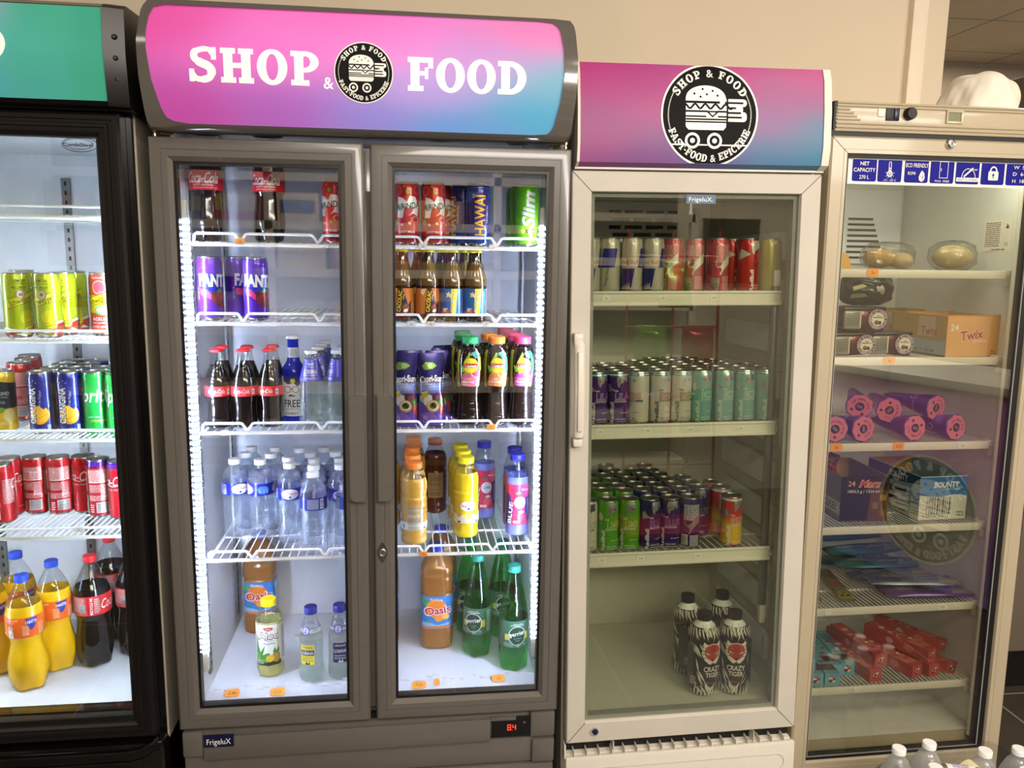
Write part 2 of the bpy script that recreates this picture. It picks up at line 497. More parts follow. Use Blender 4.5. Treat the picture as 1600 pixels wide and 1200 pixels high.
glassy('clear_pet_cover', '#f4f6fa', ior=1.45, gain=1.2, base=.06, rough=.2)
emitter('digit_red', '#ff3a22', 3.0)

def led_mat(name, strength):
    m, nt, out = new_mat(name)
    tc = nt.nodes.new('ShaderNodeTexCoord'); w = nt.nodes.new('ShaderNodeTexWave'); w.wave_type = 'BANDS'; w.bands_direction = 'Z'
    w.inputs['Scale'].default_value = 22.
    nt.links.new(tc.outputs['Object'], w.inputs['Vector'])
    pw_ = nt.nodes.new('ShaderNodeMath'); pw_.operation = 'POWER'; pw_.inputs[1].default_value = 4.; nt.links.new(w.outputs['Fac'], pw_.inputs[0])
    mr = nt.nodes.new('ShaderNodeMapRange'); mr.inputs['To Min'].default_value = strength * .012; mr.inputs['To Max'].default_value = strength * 3.4
    nt.links.new(pw_.outputs[0], mr.inputs['Value'])
    e = nt.nodes.new('ShaderNodeEmission'); e.inputs[0].default_value = lin('#d2dfff')
    nt.links.new(mr.outputs[0], e.inputs[1]); nt.links.new(e.outputs[0], out.inputs[0])
    return m
led_mat('led_diffuser', LED_STRENGTH)

def sign_mat(name, box, stops, glow, rough=.45, dim=1.):
    """printed film with a soft colour blend across the panel; stops: (u, v, colour), blended by distance"""
    m, nt, out = new_mat(name)
    N = nt.nodes.new; L = nt.links.new
    tc = N('ShaderNodeTexCoord'); sp = N('ShaderNodeSeparateXYZ'); L(tc.outputs['Object'], sp.inputs[0])
    def ma(op, a, b=None):
        n = N('ShaderNodeMath'); n.operation = op
        for i, v in enumerate((a, b)):
            if v is None: continue
            if isinstance(v, (int, float)): n.inputs[i].default_value = v
            else: L(v, n.inputs[i])
        return n.outputs[0]
    x0, x1, z0, z1 = box
    u = ma('DIVIDE', ma('SUBTRACT', sp.outputs[0], x0), x1 - x0); v = ma('DIVIDE', ma('SUBTRACT', sp.outputs[2], z0), z1 - z0)
    num = None; den = None
    for su, sv, c in stops:
        d = ma('ADD', ma('POWER', ma('MULTIPLY', ma('SUBTRACT', u, su), 1.5), 2.), ma('POWER', ma('SUBTRACT', v, sv), 2.))
        w = ma('POWER', ma('ADD', d, .05), -2.2)
        c4 = [q * dim for q in lin(c)]
        vm = N('ShaderNodeVectorMath'); vm.operation = 'SCALE'; vm.inputs[0].default_value = c4[:3]; L(w, vm.inputs['Scale'])
        if num is None: num, den = vm.outputs[0], w
        else:
            ad = N('ShaderNodeVectorMath'); ad.operation = 'ADD'; L(num, ad.inputs[0]); L(vm.outputs[0], ad.inputs[1]); num = ad.outputs[0]
            den = ma('ADD', den, w)
    iv = N('ShaderNodeVectorMath'); iv.operation = 'SCALE'; L(num, iv.inputs[0]); L(ma('DIVIDE', 1., den), iv.inputs['Scale'])
    b = N('ShaderNodeBsdfPrincipled'); b.inputs['Roughness'].default_value = rough
    L(iv.outputs[0], b.inputs['Base Color'])
    if glow: L(iv.outputs[0], b.inputs['Emission Color']); b.inputs['Emission Strength'].default_value = glow
    L(b.outputs[0], out.inputs[0])
    return m

def rect_frame(mb, x0, x1, z0, z1, w, prof, mat):
    """mitred frame: prof is a closed list of (share of the rail width, y); w = (left, right, bottom, top) widths"""
    wl, wr, wb, wt = w; vs = []
    for t, y in prof: vs += [(x0 + wl * t, y, z0 + wb * t), (x1 - wr * t, y, z0 + wb * t), (x1 - wr * t, y, z1 - wt * t), (x0 + wl * t, y, z1 - wt * t)]
    n = len(prof); fs = []
    for i in range(n):
        a, b = i * 4, ((i + 1) % n) * 4
        for j in range(4): fs.append((a + j, a + (j + 1) % 4, b + (j + 1) % 4, b + j))
    mb.add(vs, fs, mat)

def bar_digits(txt, x, z, h, c):
    """seven-segment digits"""
    seg = {'8': 'abcdefg', '4': 'fgbc'}; out = []
    for ch in txt:
        if ch == '.': out.append(('r', x - h * .02, z - h * .5, h * .12, h * .12, c)); x += h * .12; continue
        w = h * .5
        for s in seg[ch]:
            p = {'a': (x + w / 2, z + h / 2, w, 0), 'g': (x + w / 2, z, w, 0), 'd': (x + w / 2, z - h / 2, w, 0), 'f': (x, z + h / 4, 0, h / 2), 'e': (x, z - h / 4, 0, h / 2), 'b': (x + w, z + h / 4, 0, h / 2), 'c': (x + w, z - h / 4, 0, h / 2)}[s]
            out.append(('r', p[0], p[1], p[2] + h * .1 if p[2] else h * .13, p[3] if p[3] else h * .13, c))
        x += h * .78
    return out

def emblem(cx, cz, R, cutz=None):
    """round shop logo: a burger on wheels between two lines of lettering; millimetres"""
    W, K = 'letter_white', 'logo_black'
    E = [('e', cx, cz, R, R, W), ('e', cx, cz, R * .962, R * .962, K)]
    def sc(pts): return [(cx + x * R, cz + z * R) for x, z in pts]
    dots = []
    for side in (0, 1):
        for i in range(26):
            a = math.radians(-30 + 64 * i / 25) if side == 0 else math.radians(150 + 64 * i / 25 - 4)
            dots += [[(cx + (R * .845) * math.cos(q), cz + (R * .845) * math.sin(q)) if j else (cx + (R * .86) * math.cos(a), cz + (R * .86) * math.sin(a)) for j, q in enumerate((a, a + .028, a - .0))] ]
            dots += tri_poly([(cx + r * math.cos(q), cz + r * math.sin(q)) for r, q in ((R * .84, a), (R * .862, a), (R * .862, a + .028), (R * .84, a + .028))])
    E.append(('T', dots, W))
    E.append(('T', [[(cx + p[0], cz + p[1]) for p in t] for t in slab_arc('SHOP & FOOD', R * .735, PI / 2, R * .165, True, gap=.13, sx=1.0)], W))
    E.append(('T', [[(cx + p[0], cz + p[1]) for p in t] for t in slab_arc('FAST-FOOD & EPICERIE', R * .90, -PI / 2, R * .145, False, gap=.11, sx=.92)], W))
    dome = [(-.5, .27)] + [(-.083 + .417 * math.cos(a), .27 + .303 * math.sin(a) ** .8) for a in [PI * (1 - i / 18) for i in range(1, 18)]] + [(.333, .27)]
    E.append(('p', sc(dome), W))
    for x, z in ((-.32, .41), (-.15, .5), (.055, .47), (.155, .38), (-.065, .4), (-.195, .35)): E.append(('e', cx + x * R, cz + z * R, .022 * R, .022 * R, K))
    # speed streaks behind the burger
    E.append(('p', sc(rrect(.2, .76, .17, .32, .07)), W)); E.append(('p', sc(rrect(.2, .68, .04, .2, .07)), W)); E.append(('p', sc(rrect(.2, .76, -.12, .07, .07)), W))
    E.append(('p', sc(rc(.34, .375, -.14, .34)), K))
    E.append(('p', sc(rrect(.3, .69, .225, .262, .018)), K)); E.append(('p', sc(rrect(.3, .54, .125, .16, .017)), K)); E.append(('p', sc(rrect(.3, .64, .03, .068, .018)), K)); E.append(('p', sc(rrect(.3, .66, -.055, -.02, .018)), K))
    E.append(('p', sc(rc(-.5, .335, .08, .222)), W)); E.append(('p', sc(rc(-.5, .335, -.12, .05)), W))
    wave = [(-.52 + .03 * i, .165 + .045 * math.cos(i * .9)) for i in range(34)]
    E.append(('l', sc(wave), .04 * R, K))
    E.append(('l', sc([(-.5, .068), (-.06, .068), (.05, -.03), (.16, .068), (.34, .068)]), .036 * R, K))
    E.append(('l', sc([(-.5, -.03), (-.08, -.03)]), .03 * R, K)); E.append(('l', sc([(.16, -.03), (.34, -.03)]), .03 * R, K)); E.append(('l', sc([(-.5, -.085), (.34, -.085)]), .03 * R, K))
    E.append(('p', sc([(-.5, -.15), (.335, -.15), (.33, -.23), (.28, -.29), (-.44, -.29), (-.495, -.23)]), W))
    for x in (-.354, .10):
        E.append(('e', cx + x * R, cz - .497 * R, .155 * R, .155 * R, W)); E.append(('e', cx + x * R, cz - .497 * R, .105 * R, .105 * R, K)); E.append(('e', cx + x * R, cz - .497 * R, .05 * R, .05 * R, W))
        E.append(('r', cx + x * R, cz - .325 * R, .2 * R, .03 * R, K))
    return E

def price_tag(parent, x, y, z, col, txt, w=.02, h=.0125, rz=0.):
    mb = MB(); m = 'orange_tag' if col else 'clear_tag'
    mb.prism(rrect(-w / 2, w / 2, -h / 2, h / 2, h * .3, 3), lambda a, b, d: (x + a, y - d, z + b + a * rz), m, .0012, .0)
    art(mb, [('t', txt, 0, 0, h * 420, 'ink_dark', {'sh': .3, 'sx': .9})], lambda a, b, o: (x + a / 1000, y - .0012 - o, z + b / 1000 + a / 1000 * rz))
    o = fixn_keep(mb, 'price_tag', parent)
    o['label'] = 'small orange handwritten price tag' if col else 'small clear handwritten price tag'
    return o
def fixn_keep(mb, name, parent): return mb.build(name, parent)

def wire_shelf(parent, x0, x1, yf, yb, z, dips=(), pitch=.0195, tags=(), lip=.02, wm='wire_white'):
    mb = MB(); r = .0016
    n = int((x1 - x0 - .012) / pitch)
    for i in range(n + 1):
        x = x0 + .006 + (x1 - x0 - .012) * i / n
        mb.tube([(x, yf - .003, z + .001), (x, yb, z + .001)], r, wm, 6)
    for y, rr in ((yf + .16, .003), (yb - .03, .003), (yb, .003)): mb.tube([(x0, y, z - .003), (x1, y, z - .003)], rr, wm, 8)
    mb.tube([(x0 - .006, yf, z - .004), (x1 + .006, yf, z - .004)], .0045, wm, 8)
    pts = [(x0, yf - .004, z), (x0 + .002, yf - .005, z + lip - .004), (x0 + .006, yf - .005, z + lip)]
    for d in dips: pts += [(d - .017, yf - .005, z + lip), (d - .012, yf - .005, z + lip - .001), (d - .001, yf - .005, z + .0035), (d + .001, yf - .005, z + .0035), (d + .012, yf - .005, z + lip - .001), (d + .017, yf - .005, z + lip)]
    pts += [(x1 - .006, yf - .005, z + lip), (x1 - .002, yf - .005, z + lip - .004), (x1, yf - .004, z)]
    mb.tube(pts, .0032, wm, 8)
    for x in (x0, x1): mb.tube([(x, yf, z - .004), (x, yb, z - .004)], .0035, wm, 8)
    s = mb.build('shelf', parent, weld=False)
    for t in tags: price_tag(s, t[0], yf - .011, z + (t[3] if len(t) > 3 else -.001), t[1], t[2])
    return s

def led_strip(parent, x, y, z0, z1, side, mat='led_diffuser', name='light_strip'):
    mb = MB()
    mb.box(x - .008, x + .008, y - .012, y + .006, z0 - .05, z0, 'white_plastic', .002); mb.box(x - .008, x + .008, y - .012, y + .006, z1, z1 + .04, 'white_plastic', .002)
    mb.box(x - side * .003 - .006, x - side * .003 + .006, y + .004, y + .008, z0, z1, 'white_plastic')
    s = mb.build(name, parent)
    d = MB(); d.lathe([(.0105, z0), (.0105, z1)], mat, n=16, c=(x, y - .002, 0)); d.build('diffuser', s, label='glowing diffuser tube' if mat.startswith('led') else 'unlit grey diffuser tube')
    if mat.startswith('led'):
        c = MB(); c.lathe([(.0165, z0), (.0165, z1)], 'clear_pet_cover', n=20, c=(x, y - .002, 0)); c.build('cover', s, label='clear ribbed cover')
    return s

def wall_rail(parent, x, y, z0, z1, face):
    """perforated shelf upright; face: the axis its slots look along"""
    mb = MB(); w = .011
    if face == 'x': mb.box(x - .003, x + .003, y - w, y + w, z0, z1, 'rail_steel')
    else: mb.box(x - w, x + w, y - .003, y + .003, z0, z1, 'rail_steel')
    z = z0 + .02
    while z < z1 - .02:
        if face == 'x': mb.box(x - .0034, x + .0034, y - .003, y + .003, z, z + .011, 'dark_gap')
        else: mb.box(x - .003, x + .003, y - .0034, y + .0034, z, z + .011, 'dark_gap')
        z += .025
    return mb.build('shelf_upright', parent, weld=False)

def shell(parent, x0, x1, y0, y1, z0, z1, ix0, ix1, iy1, iz0, iz1, outer, inner, name='cabinet'):
    """hollow box open to the front, with an inner lining"""
    mb = MB()
    o = [(x0, z0), (x1, z0), (x1, z1), (x0, z1)]; i = [(ix0, iz0), (ix1, iz0), (ix1, iz1), (ix0, iz1)]
    vs = [(x, y0, z) for x, z in o] + [(x, y0, z) for x, z in i]
    mb.add(vs, [(j, (j + 1) % 4, 4 + (j + 1) % 4, 4 + j) for j in range(4)], outer)
    vs = [(x, y0, z) for x, z in o] + [(x, y1, z) for x, z in o]
    mb.add(vs, [((j + 1) % 4, j, 4 + j, 4 + (j + 1) % 4) for j in range(4)] + [(4, 7, 6, 5)], outer)
    c = mb.build(name, parent)
    lb = MB(); vs = [(x, y0 + .001, z) for x, z in i] + [(x, iy1, z) for x, z in i]
    lb.add(vs, [(j, (j + 1) % 4, 4 + (j + 1) % 4, 4 + j) for j in range(4)] + [(4, 5, 6, 7)], inner)
    l = lb.build('lining', parent)
    return c, l

PROF = [(0, .04), (0, .004), (.06, .0005), (.1, 0), (.5, 0), (.505, .0016), (.53, .0016), (.535, 0), (.8, 0), (1., .009), (1., .04)]

# ================================================================== taupe double fridge
R2 = empty('display_fridge', F2, 'wide taupe two-door display fridge with brightly lit shelves and big pink sign', 'fridge')
Z_F2 = [1.134, .955, .700, .388]; FL2 = .018
shell(R2, 0.004, .896, .045, .62, -.30, 1.405, .034, .866, .575, FL2, 1.392, 'taupe_enamel', 'liner_white')
mb = MB(); mb.box(.436, .464, .03, .06, FL2, 1.345, 'taupe_enamel', .003); mb.box(.446, .456, .026, .032, .10, 1.25, 'taupe_gloss'); mb.build('mullion', R2)
mb = MB(); mb.box(.034, .866, .046, .07, FL2, FL2 + .012, 'liner_white', .003)
for i in range(34):      # frost ridges on the sill
    x = .05 + i * .024 + random.uniform(-.006, .006); y_ = random.uniform(.135, .165); mb.box(x, x + random.uniform(.008, .02), y_, y_ + random.uniform(.004, .016), FL2 - .001, FL2 + random.uniform(.002, .006), 'liner_white', .0015)
s = mb.build('sill', R2)
for x, y, t, w_ in ((.097, .116, '2,6e', .036), (.208, .111, '2,5e', .036), (.561, .110, '7,2e', .036), (.607, .119, '-', .014), (.767, .123, '1e', .034)):
    tg = price_tag(s, 0, 0, 0, 1, t, w=w_, h=.024); tg.location = (x, y, FL2 + .006); tg.rotation_euler = (math.radians(-72), 0, math.radians(4))
for x, y, f in ((.037, .16, 'x'), (.037, .50, 'x'), (.863, .16, 'x'), (.863, .50, 'x')): wall_rail(R2, x, y, .06, 1.30, f)
TG = {(0, 0): [(.165, 1, '2,5e', .004)], (2, 0): [(.115, 0, '1e')], (3, 0): [], (0, 1): [(.572, 0, '2e'), (.735, 0, '2e')], (1, 1): [(.545, 0, '3e'), (.59, 0, '3e'), (.72, 0, '2e')], (2, 1): [(.735, 1, '3e', .006)], (3, 1): [(.572, 1, '1,5e', .002)]}
for i, z in enumerate(Z_F2):
    for h, (a, b) in enumerate(((.064, .436), (.472, .844))):
        c = (a + b) / 2
        wire_shelf(R2, a, b, .085, .50, z, (c - .085, c + .085), tags=TG.get((i, h), ()))
led_strip(R2, .049, .068, .165, 1.185, 1); led_strip(R2, .851, .068, .165, 1.185, -1)
mb = MB(); mb.lathe([(.012, 0), (.012, .004), (.008, .004), (.007, .001)], 'white_plastic', c=(.22, .42, FL2)); mb.build('drain', R2)

def grey_door(x0, x1, ox0, ox1, hinge):
    mb = MB(); rect_frame(mb, x0, x1, 0, 1.35, (ox0 - x0, x1 - ox1, .048, .048), PROF, 'taupe_enamel')
    d = mb.build('door', R2)
    g = MB(); g.box(ox0, ox1, .012, .016, .048, 1.302, 'door_glass'); g.build('glass_pane', d)
    k = MB(); rect_frame(k, ox0 - .002, ox1 + .002, .046, 1.304, (.008,) * 4, [(0, .011), (1, .011), (1, .034), (0, .034)], 'black_satin'); rect_frame(k, x0 + .004, x1 - .004, .004, 1.346, (.012,) * 4, [(0, .04), (1, .04), (1, .046), (0, .046)], 'gasket'); k.build('gasket', d)
    h = MB(); hx = (.403, .4405) if hinge < 0 else (.4665, .503); f = 1 if hinge < 0 else -1
    r = .014; out = []
    xa, xb = hx; zz0, zz1 = .552, .801
    if hinge < 0: pts = [(xb, zz0), (xb, zz1)] + [(xa + r - r * math.sin(t), zz1 - r + r * math.cos(t)) for t in [PI / 2 * i / 6 for i in range(7)]] + [(xa + r - r * math.cos(t), zz0 + r - r * math.sin(t)) for t in [PI / 2 * i / 6 for i in range(7)]]
    else: pts = [(xa, zz1), (xa, zz0)] + [(xb - r + r * math.sin(t), zz0 + r - r * math.cos(t)) for t in [PI / 2 * i / 6 for i in range(7)]] + [(xb - r + r * math.cos(t), zz1 - r + r * math.sin(t)) for t in [PI / 2 * i / 6 for i in range(7)]]
    h.prism(pts, lambda a, b, q: (a, -q, b), 'taupe_gloss', .016, .0)
    ins = [((a - (xa + xb) / 2) * .86 + (xa + xb) / 2, (b - .6765) * .975 + .6765) for a, b in pts]
    h.prism(ins, lambda a, b, q: (a, -q, b), 'taupe_enamel', .0185, .016)
    fixn(h.build('handle', d))
    hb = MB(); hx = x0 + .012 if hinge < 0 else x1 - .012
    hb.lathe([(.0045, 1.352), (.0045, 1.356), (.003, 1.356), (.003, 1.361), (.006, 1.361), (.006, 1.3655)], 'brass', n=14, c=(hx, .012, 0)); hb.tube([(hx - hinge * .012, .012, 1.3585), (hx - hinge * .035, .02, 1.3575)], .002, 'brass'); hb.build('hinge', d)
    return d, g
dl, _ = grey_door(0, .443, .046, .394, -1)
dr, _ = grey_door(.458, .90, .504, .853, 1)
mb = MB()
mb.prism([(.476 + a, .426 + b) for a, b in ((0, .026), (.006, .017), (.011, .006), (.011, -.006), (.006, -.017), (0, -.026), (-.006, -.017), (-.011, -.006), (-.011, .006), (-.006, .017))], lambda a, b, q: (a, -q, b), 'chrome', .003, 0.)
mb.T = Matrix.Translation((.476, 0, .426)) @ Matrix.Rotation(PI / 2, 4, 'X')
mb.lathe([(.0085, 0), (.0085, .006), (.007, .007), (.0055, .006), (.0055, .0055)], 'rail_steel', n=20); mb.box(-.0007, .0007, -.003, .003, .0054, .0058, 'dark_gap'); mb.T = None
fixn(mb.build('lock', dr))
for d, x in ((dl, .06), (dr, .515)):
    t = MB(); art(t, [('t', 'tempered', 0, 0, 2.6, 'ink_dark', {}), ('o', -12, 0, 2, 2, .5, 'ink_dark')], flat(x + .014, .0118, 1.288)); t.build('lettering', d)

# base: kick panel with badge, tilted plate, read-out and lower grille panels
mb = MB(); mb.box(.004, .896, .03, .05, -.03, .0, 'dark_gap'); mb.box(.003, .897, .018, .3, -.074, -.012, 'taupe_enamel', .006); mb.box(.003, .05, .004, .03, -.074, -.009, 'taupe_enamel', .005); mb.box(.835, .897, .004, .03, -.072, -.006, 'taupe_enamel', .005)
mb.box(.74, .835, .012, .018, -.0725, -.02, 'pcb_black')
mb.box(.735, .80, .010, .02, -.028, -.018, 'taupe_enamel', .002); mb.box(.003, .897, .014, .3, -.145, -.078, 'taupe_enamel', .006); mb.box(.84, .897, .004, .03, -.142, -.08, 'taupe_enamel', .005); mb.box(.003, .897, .012, .3, -.22, -.15, 'taupe_enamel', .006); mb.box(.02, .88, .05, .55, -.335, -.22, 'black_satin')
base = mb.build('kick_panel', R2)
mb = MB(); mb.T = Matrix.Translation((.4, 0, -.045)) @ Matrix.Rotation(math.radians(-.6), 4, 'Y'); mb.box(-.35, .335, .002, .012, -.034, .024, 'taupe_enamel', .003); mb.T = None; mb.build('cover_plate', base, label='loose taupe cover plate hanging slightly askew')
mb = MB(); mb.prism(rc(.053, .122, -.047, -.016), lambda a, b, q: (a, .002 - q, b), 'badge_navy', .0022, 0.); art(mb, [('t', 'FrigeluX', 0, 0, 15, 'letter_white', {'w': 55})], flat(.0875, -.0003, -.0325)); mb.build('badge', base, label='navy badge with white lettering')
mb = MB(); mb.box(.742, .833, .0105, .012, -.071, -.021, 'pcb_black'); art(mb, bar_digits('8.4', 37, 25, 14, 'digit_red') + [('t', '\u00b0C', 78, 37, 4, 'clear_tag', {})], flat(.742, .0104, -.071)); mb.build('temperature_display', base, label='black read-out with red digits')

# sign
def polar(loop, cx, cz, n, ax, az):
    out = []
    for i in range(n):
        a = 2 * PI * i / n; dx, dz = math.cos(a) * ax, math.sin(a) * az; best = None
        for j in range(len(loop)):
            (xa, za), (xb, zb) = loop[j], loop[(j + 1) % len(loop)]
            ex, ez = xb - xa, zb - za; den = dx * ez - dz * ex
            if abs(den) < 1e-12: continue
            t = ((xa - cx) * ez - (za - cz) * ex) / den; s = ((xa - cx) * dz - (za - cz) * dx) / den
            if t > 0 and -1e-6 <= s <= 1 + 1e-6: best = t if best is None else max(best, t)
        out.append((cx + dx * best, cz + dz * best))
    return out
HO = [(.014, 1.359), (.884, 1.362), (.893, 1.368), (.897, 1.385), (.903, 1.46), (.9045, 1.53), (.899, 1.59), (.894, 1.61), (.884, 1.617), (.026, 1.617), (.014, 1.61), (.006, 1.59), (-.003, 1.53), (-.002, 1.46), (.003, 1.385), (.006, 1.366)]
PI_ = [(.075, 1.3735), (.828, 1.3735), (.842, 1.3765), (.851, 1.389), (.863, 1.44), (.8705, 1.50), (.868, 1.55), (.861, 1.585), (.854, 1.599), (.840, 1.605), (.05, 1.601), (.038, 1.596), (.029, 1.58), (.0225, 1.55), (.021, 1.515), (.028, 1.455), (.042, 1.40), (.052, 1.382)]
n = 120; ho = polar(HO, .45, 1.488, n, .45, .13); pi_ = polar(PI_, .45, 1.488, n, .45, .13)
yf = -.03
mb = MB()
def bul(z): return -.022 * (1 - ((z - 1.50) / .135) ** 2)          # front of the housing swells forward
vs = [(.45 + (x - .45) * .988, yf + bul(z) + .002, 1.488 + (z - 1.488) * .965) for x, z in ho] + [(x, yf + bul(z) - .001, z) for x, z in pi_] + [(x, yf + bul(z) + .007, z) for x, z in pi_] + [(x, yf + .02 + bul(z) * .5, z) for x, z in ho] + [(x, .56, z) for x, z in ho]
fs = []
for a, b in ((0, 1), (1, 2), (3, 0), (4, 3)):
    for j in range(n): fs.append((a * n + j, a * n + (j + 1) % n, b * n + (j + 1) % n, b * n + j))
mb.add(vs, fs, 'taupe_gloss', True); mb.add([(x, .56, z) for x, z in ho], [tuple(range(n))], 'taupe_gloss')
house = fixn(mb.build('sign_housing', R2))
sm = sign_mat('sign_film', (.02, .872, 1.3735, 1.605), [(.02, .9, '#e04aa6'), (.05, .1, '#c24aa8'), (.3, .62, '#e96fce'), (.45, .95, '#ee62bd'), (.55, .75, '#f078d0'), (.32, .12, '#b05fc0'), (.5, .1, '#8f86dc'), (.66, .35, '#b79ae4'), (.72, .05, '#5b9fde'), (.92, .2, '#42a9cf'), (.98, .45, '#55a9bd'), (.78, .62, '#c287d6'), (.93, .92, '#e87cba')], SIGN_GLOW, dim=.84)
mb = MB(); rows = []
c0 = (.45, 1.488); vs = []; fs = []
K = 6
for k in range(K + 1):
    for x, z in pi_:
        q = k / K; xx, zz = c0[0] + (x - c0[0]) * q, c0[1] + (z - c0[1]) * q; vs.append((xx, yf + bul(zz) + .004, zz))
for k in range(K):
    for j in range(n): fs.append((k * n + j, k * n + (j + 1) % n, (k + 1) * n + (j + 1) % n, (k + 1) * n + j)[::-1])
mb.add(vs, fs, sm, True); panel = fixn(mb.build('sign_panel', house, label='glossy panel fading from pink to turquoise'))
def mp2(x, z, o): return (x / 1000, yf + bul(z / 1000) + .004 - o - .0004, z / 1000)
for wd in ((('T', slab_line('SHOP', 230, 1454.5, 67, .1, 1.05), 'sign_letter'), ('T', [[(p[0] + 377 - 11, p[1]) for p in q] for q in slab_line('&', 11, 1450.5, 24, .1, 1.)], 'sign_letter')), (('T', slab_line('FOOD', 664, 1453, 67, .07, 1.05), 'sign_letter'),)):
    mb = MB(); art(mb, wd, mp2, dx=40, dz=10); mb.build('lettering', panel, label='white slab-serif lettering')
mb = MB(); art(mb, emblem(449, 1485, 60.5), mp2, dx=40, dz=10, off0=.0004, step=.00006); mb.build('emblem', panel, label='black round emblem with white burger cart')

# ================================================================== white single fridge
R3 = empty('display_fridge', F3, 'narrow white one-door display fridge with unlit shelves of slim energy cans', 'fridge')
T3 = [1.112, .786, .458]; FL3 = .055
shell(R3, -.004, .604, .052, .62, -.30, 1.40, .036, .578, .56, FL3, 1.375, 'side_sheet', 'liner_olive')
for sx, x in ((1, .036), (-1, .578)):      # moulded ledges on each side wall
    mb = MB()
    for i in range(10):
        z = .13 + i * .118
        for w in (0,):
            xa, xb = (x, x + .008) if sx > 0 else (x - .013, x)
            mb.box(xa, xb, .13, .47, z, z + .075, 'liner_white', .006); mb.box(xa - .006, xb + .006, .105, .128, z + .002, z + .073, 'white_plastic', .006)
    mb.build('side_ledge', R3, weld=False)
mb = MB(); mb.box(.15, .533, .535, .56, 1.09, 1.37, 'liner_white', .004)
for r in range(9):
    for i in range(4):
        w = (.05, .075)[(i + r) % 2]; x = .205 + [0, .065, .13, .195][i] + (.028 if r % 2 else 0)
        mb.box(max(.222, x), min(x + .052, .43), .533, .536, 1.335 - r * .022, 1.346 - r * .022, 'dark_gap')
v = mb.build('fan_cover', R3)
mb = MB(); mb.T = Matrix.Translation((.485, .535, 1.332)) @ Matrix.Rotation(PI / 2, 4, 'X'); mb.lathe([(.022, 0), (.022, .006), (.02, .008)], 'white_plastic', n=24); mb.box(-.004, .004, -.018, .018, .008, .014, 'white_plastic', .002); mb.T = None; mb.build('thermostat_knob', v)
TG3 = [[(.10, '2e'), (.24, '2,5e'), (.37, '2,5e')], [(.09, '2,5e'), (.21, '2,5e'), (.32, '2,5e'), (.45, '2,5e')], [(.10, '2,5e'), (.20, '2,5e'), (.35, '2,5e')]]
for z, tg in zip(T3, TG3):
    mb = MB()
    for i in range(26):
        x = .06 + i * .0194; mb.tube([(x, .085, z - .0016), (x, .50, z - .0016)], .0016, 'wire_white', 6)
    for y in (.2, .36, .5): mb.tube([(.045, y, z - .004), (.56, y, z - .004)], .003, 'wire_white', 6)
    s = mb.build('shelf', R3, weld=False)
    rb = MB(); rb.box(.056, .542, .066, .072, z - .024, z + .006, 'white_plastic', .001); rb.box(.056, .542, .060, .07, z - .028, z - .02, 'white_plastic', .002); rb.box(.056, .542, .062, .07, z + .001, z + .008, 'white_plastic', .002); rb.lathe([(.004, -.012), (.004, .0)], 'white_plastic', n=10, c=(.548, .07, z - .008))
    r = rb.build('price_rail', s)
    for x, t in tg: price_tag(r, x, .066, z - .009, 0, t, w=.02, h=.013)
mb = MB(); mb.tube([(.552, .10, .26), (.552, .10, .02)], .0001, 'rail_steel')
led_strip(R3, .538, .092, .30, 1.13, -1, 'rail_steel')
mb = MB(); wprof = [(0, .045), (0, .003), (.05, 0), (.96, 0), (1., .004), (1., .045)]
rect_frame(mb, 0, .6, 0, 1.393, (.047, .05, .053, .047), wprof, 'white_enamel')
for xa, za, xb, zb in ((0, 1.393, .047, 1.346), (.6, 1.393, .55, 1.346), (0, 0, .047, .053), (.6, 0, .55, .053)):      # mitre joints
    mb.tube([(xa, .0, za), (xb, .0, zb)], .0008, 'dark_gap', 4)
d3 = mb.build('door', R3)
g = MB(); g.box(.047, .55, .012, .016, .053, 1.346, 'door_glass_grey'); g.build('glass_pane', d3)
k = MB(); rect_frame(k, .045, .552, .051, 1.348, (.012,) * 4, [(0, .016), (1, .016), (1, .04), (0, .04)], 'gasket_grey'); rect_frame(k, .004, .596, .004, 1.389, (.012,) * 4, [(0, .045), (1, .045), (1, .052), (0, .052)], 'gasket'); k.build('gasket', d3)
mb = MB()
pts = [(.004, -.005, .765), (.006, -.03, .785), (.006, -.036, .89), (.006, -.03, 1.0), (.004, -.005, 1.02)]
def hgrid(u, v):
    i = v * 4; j = min(3, int(i)); t = i - j; p = [pts[j][q] + (pts[j + 1][q] - pts[j][q]) * t for q in range(3)]
    a = 2 * PI * u; return (p[0] + .0095 + .0125 * math.cos(a) * (1 - .25 * (2 * v - 1) ** 4), p[1] + .009 * math.sin(a), p[2])
mb.grid(hgrid, 20, 40, 'white_plastic'); mb.box(.003, .026, -.03, .0, .76, .782, 'white_plastic', .005); mb.box(.003, .026, -.03, .0, 1.005, 1.026, 'white_plastic', .005); mb.box(.009, .022, -.048, -.04, .80, .985, 'white_plastic', .003); mb.build('handle', d3)
mb = MB(); mb.prism(rrect(.273, .345, 1.323, 1.344, .001, 2), lambda a, b, q: (a, .012 - q, b), 'badge_blue', .001, 0.); art(mb, [('t', 'FrigeluX.', 0, 0, 10.5, 'letter_white', {'w': 58})], flat(.309, .011, 1.3335)); mb.build('badge', d3, label='blue badge with white lettering')
mb = MB(); mb.T = Matrix.Translation((.071, 0, .03)) @ Matrix.Rotation(PI / 2, 4, 'X'); mb.lathe([(.0105, 0), (.0105, .004), (.0085, .007), (.0075, .006), (.007, .0055)], 'chrome', n=24); mb.lathe([(.0068, .005), (.0068, .0058)], 'badge_navy', n=20); mb.T = None; mb.build('lock', d3)
mb = MB()
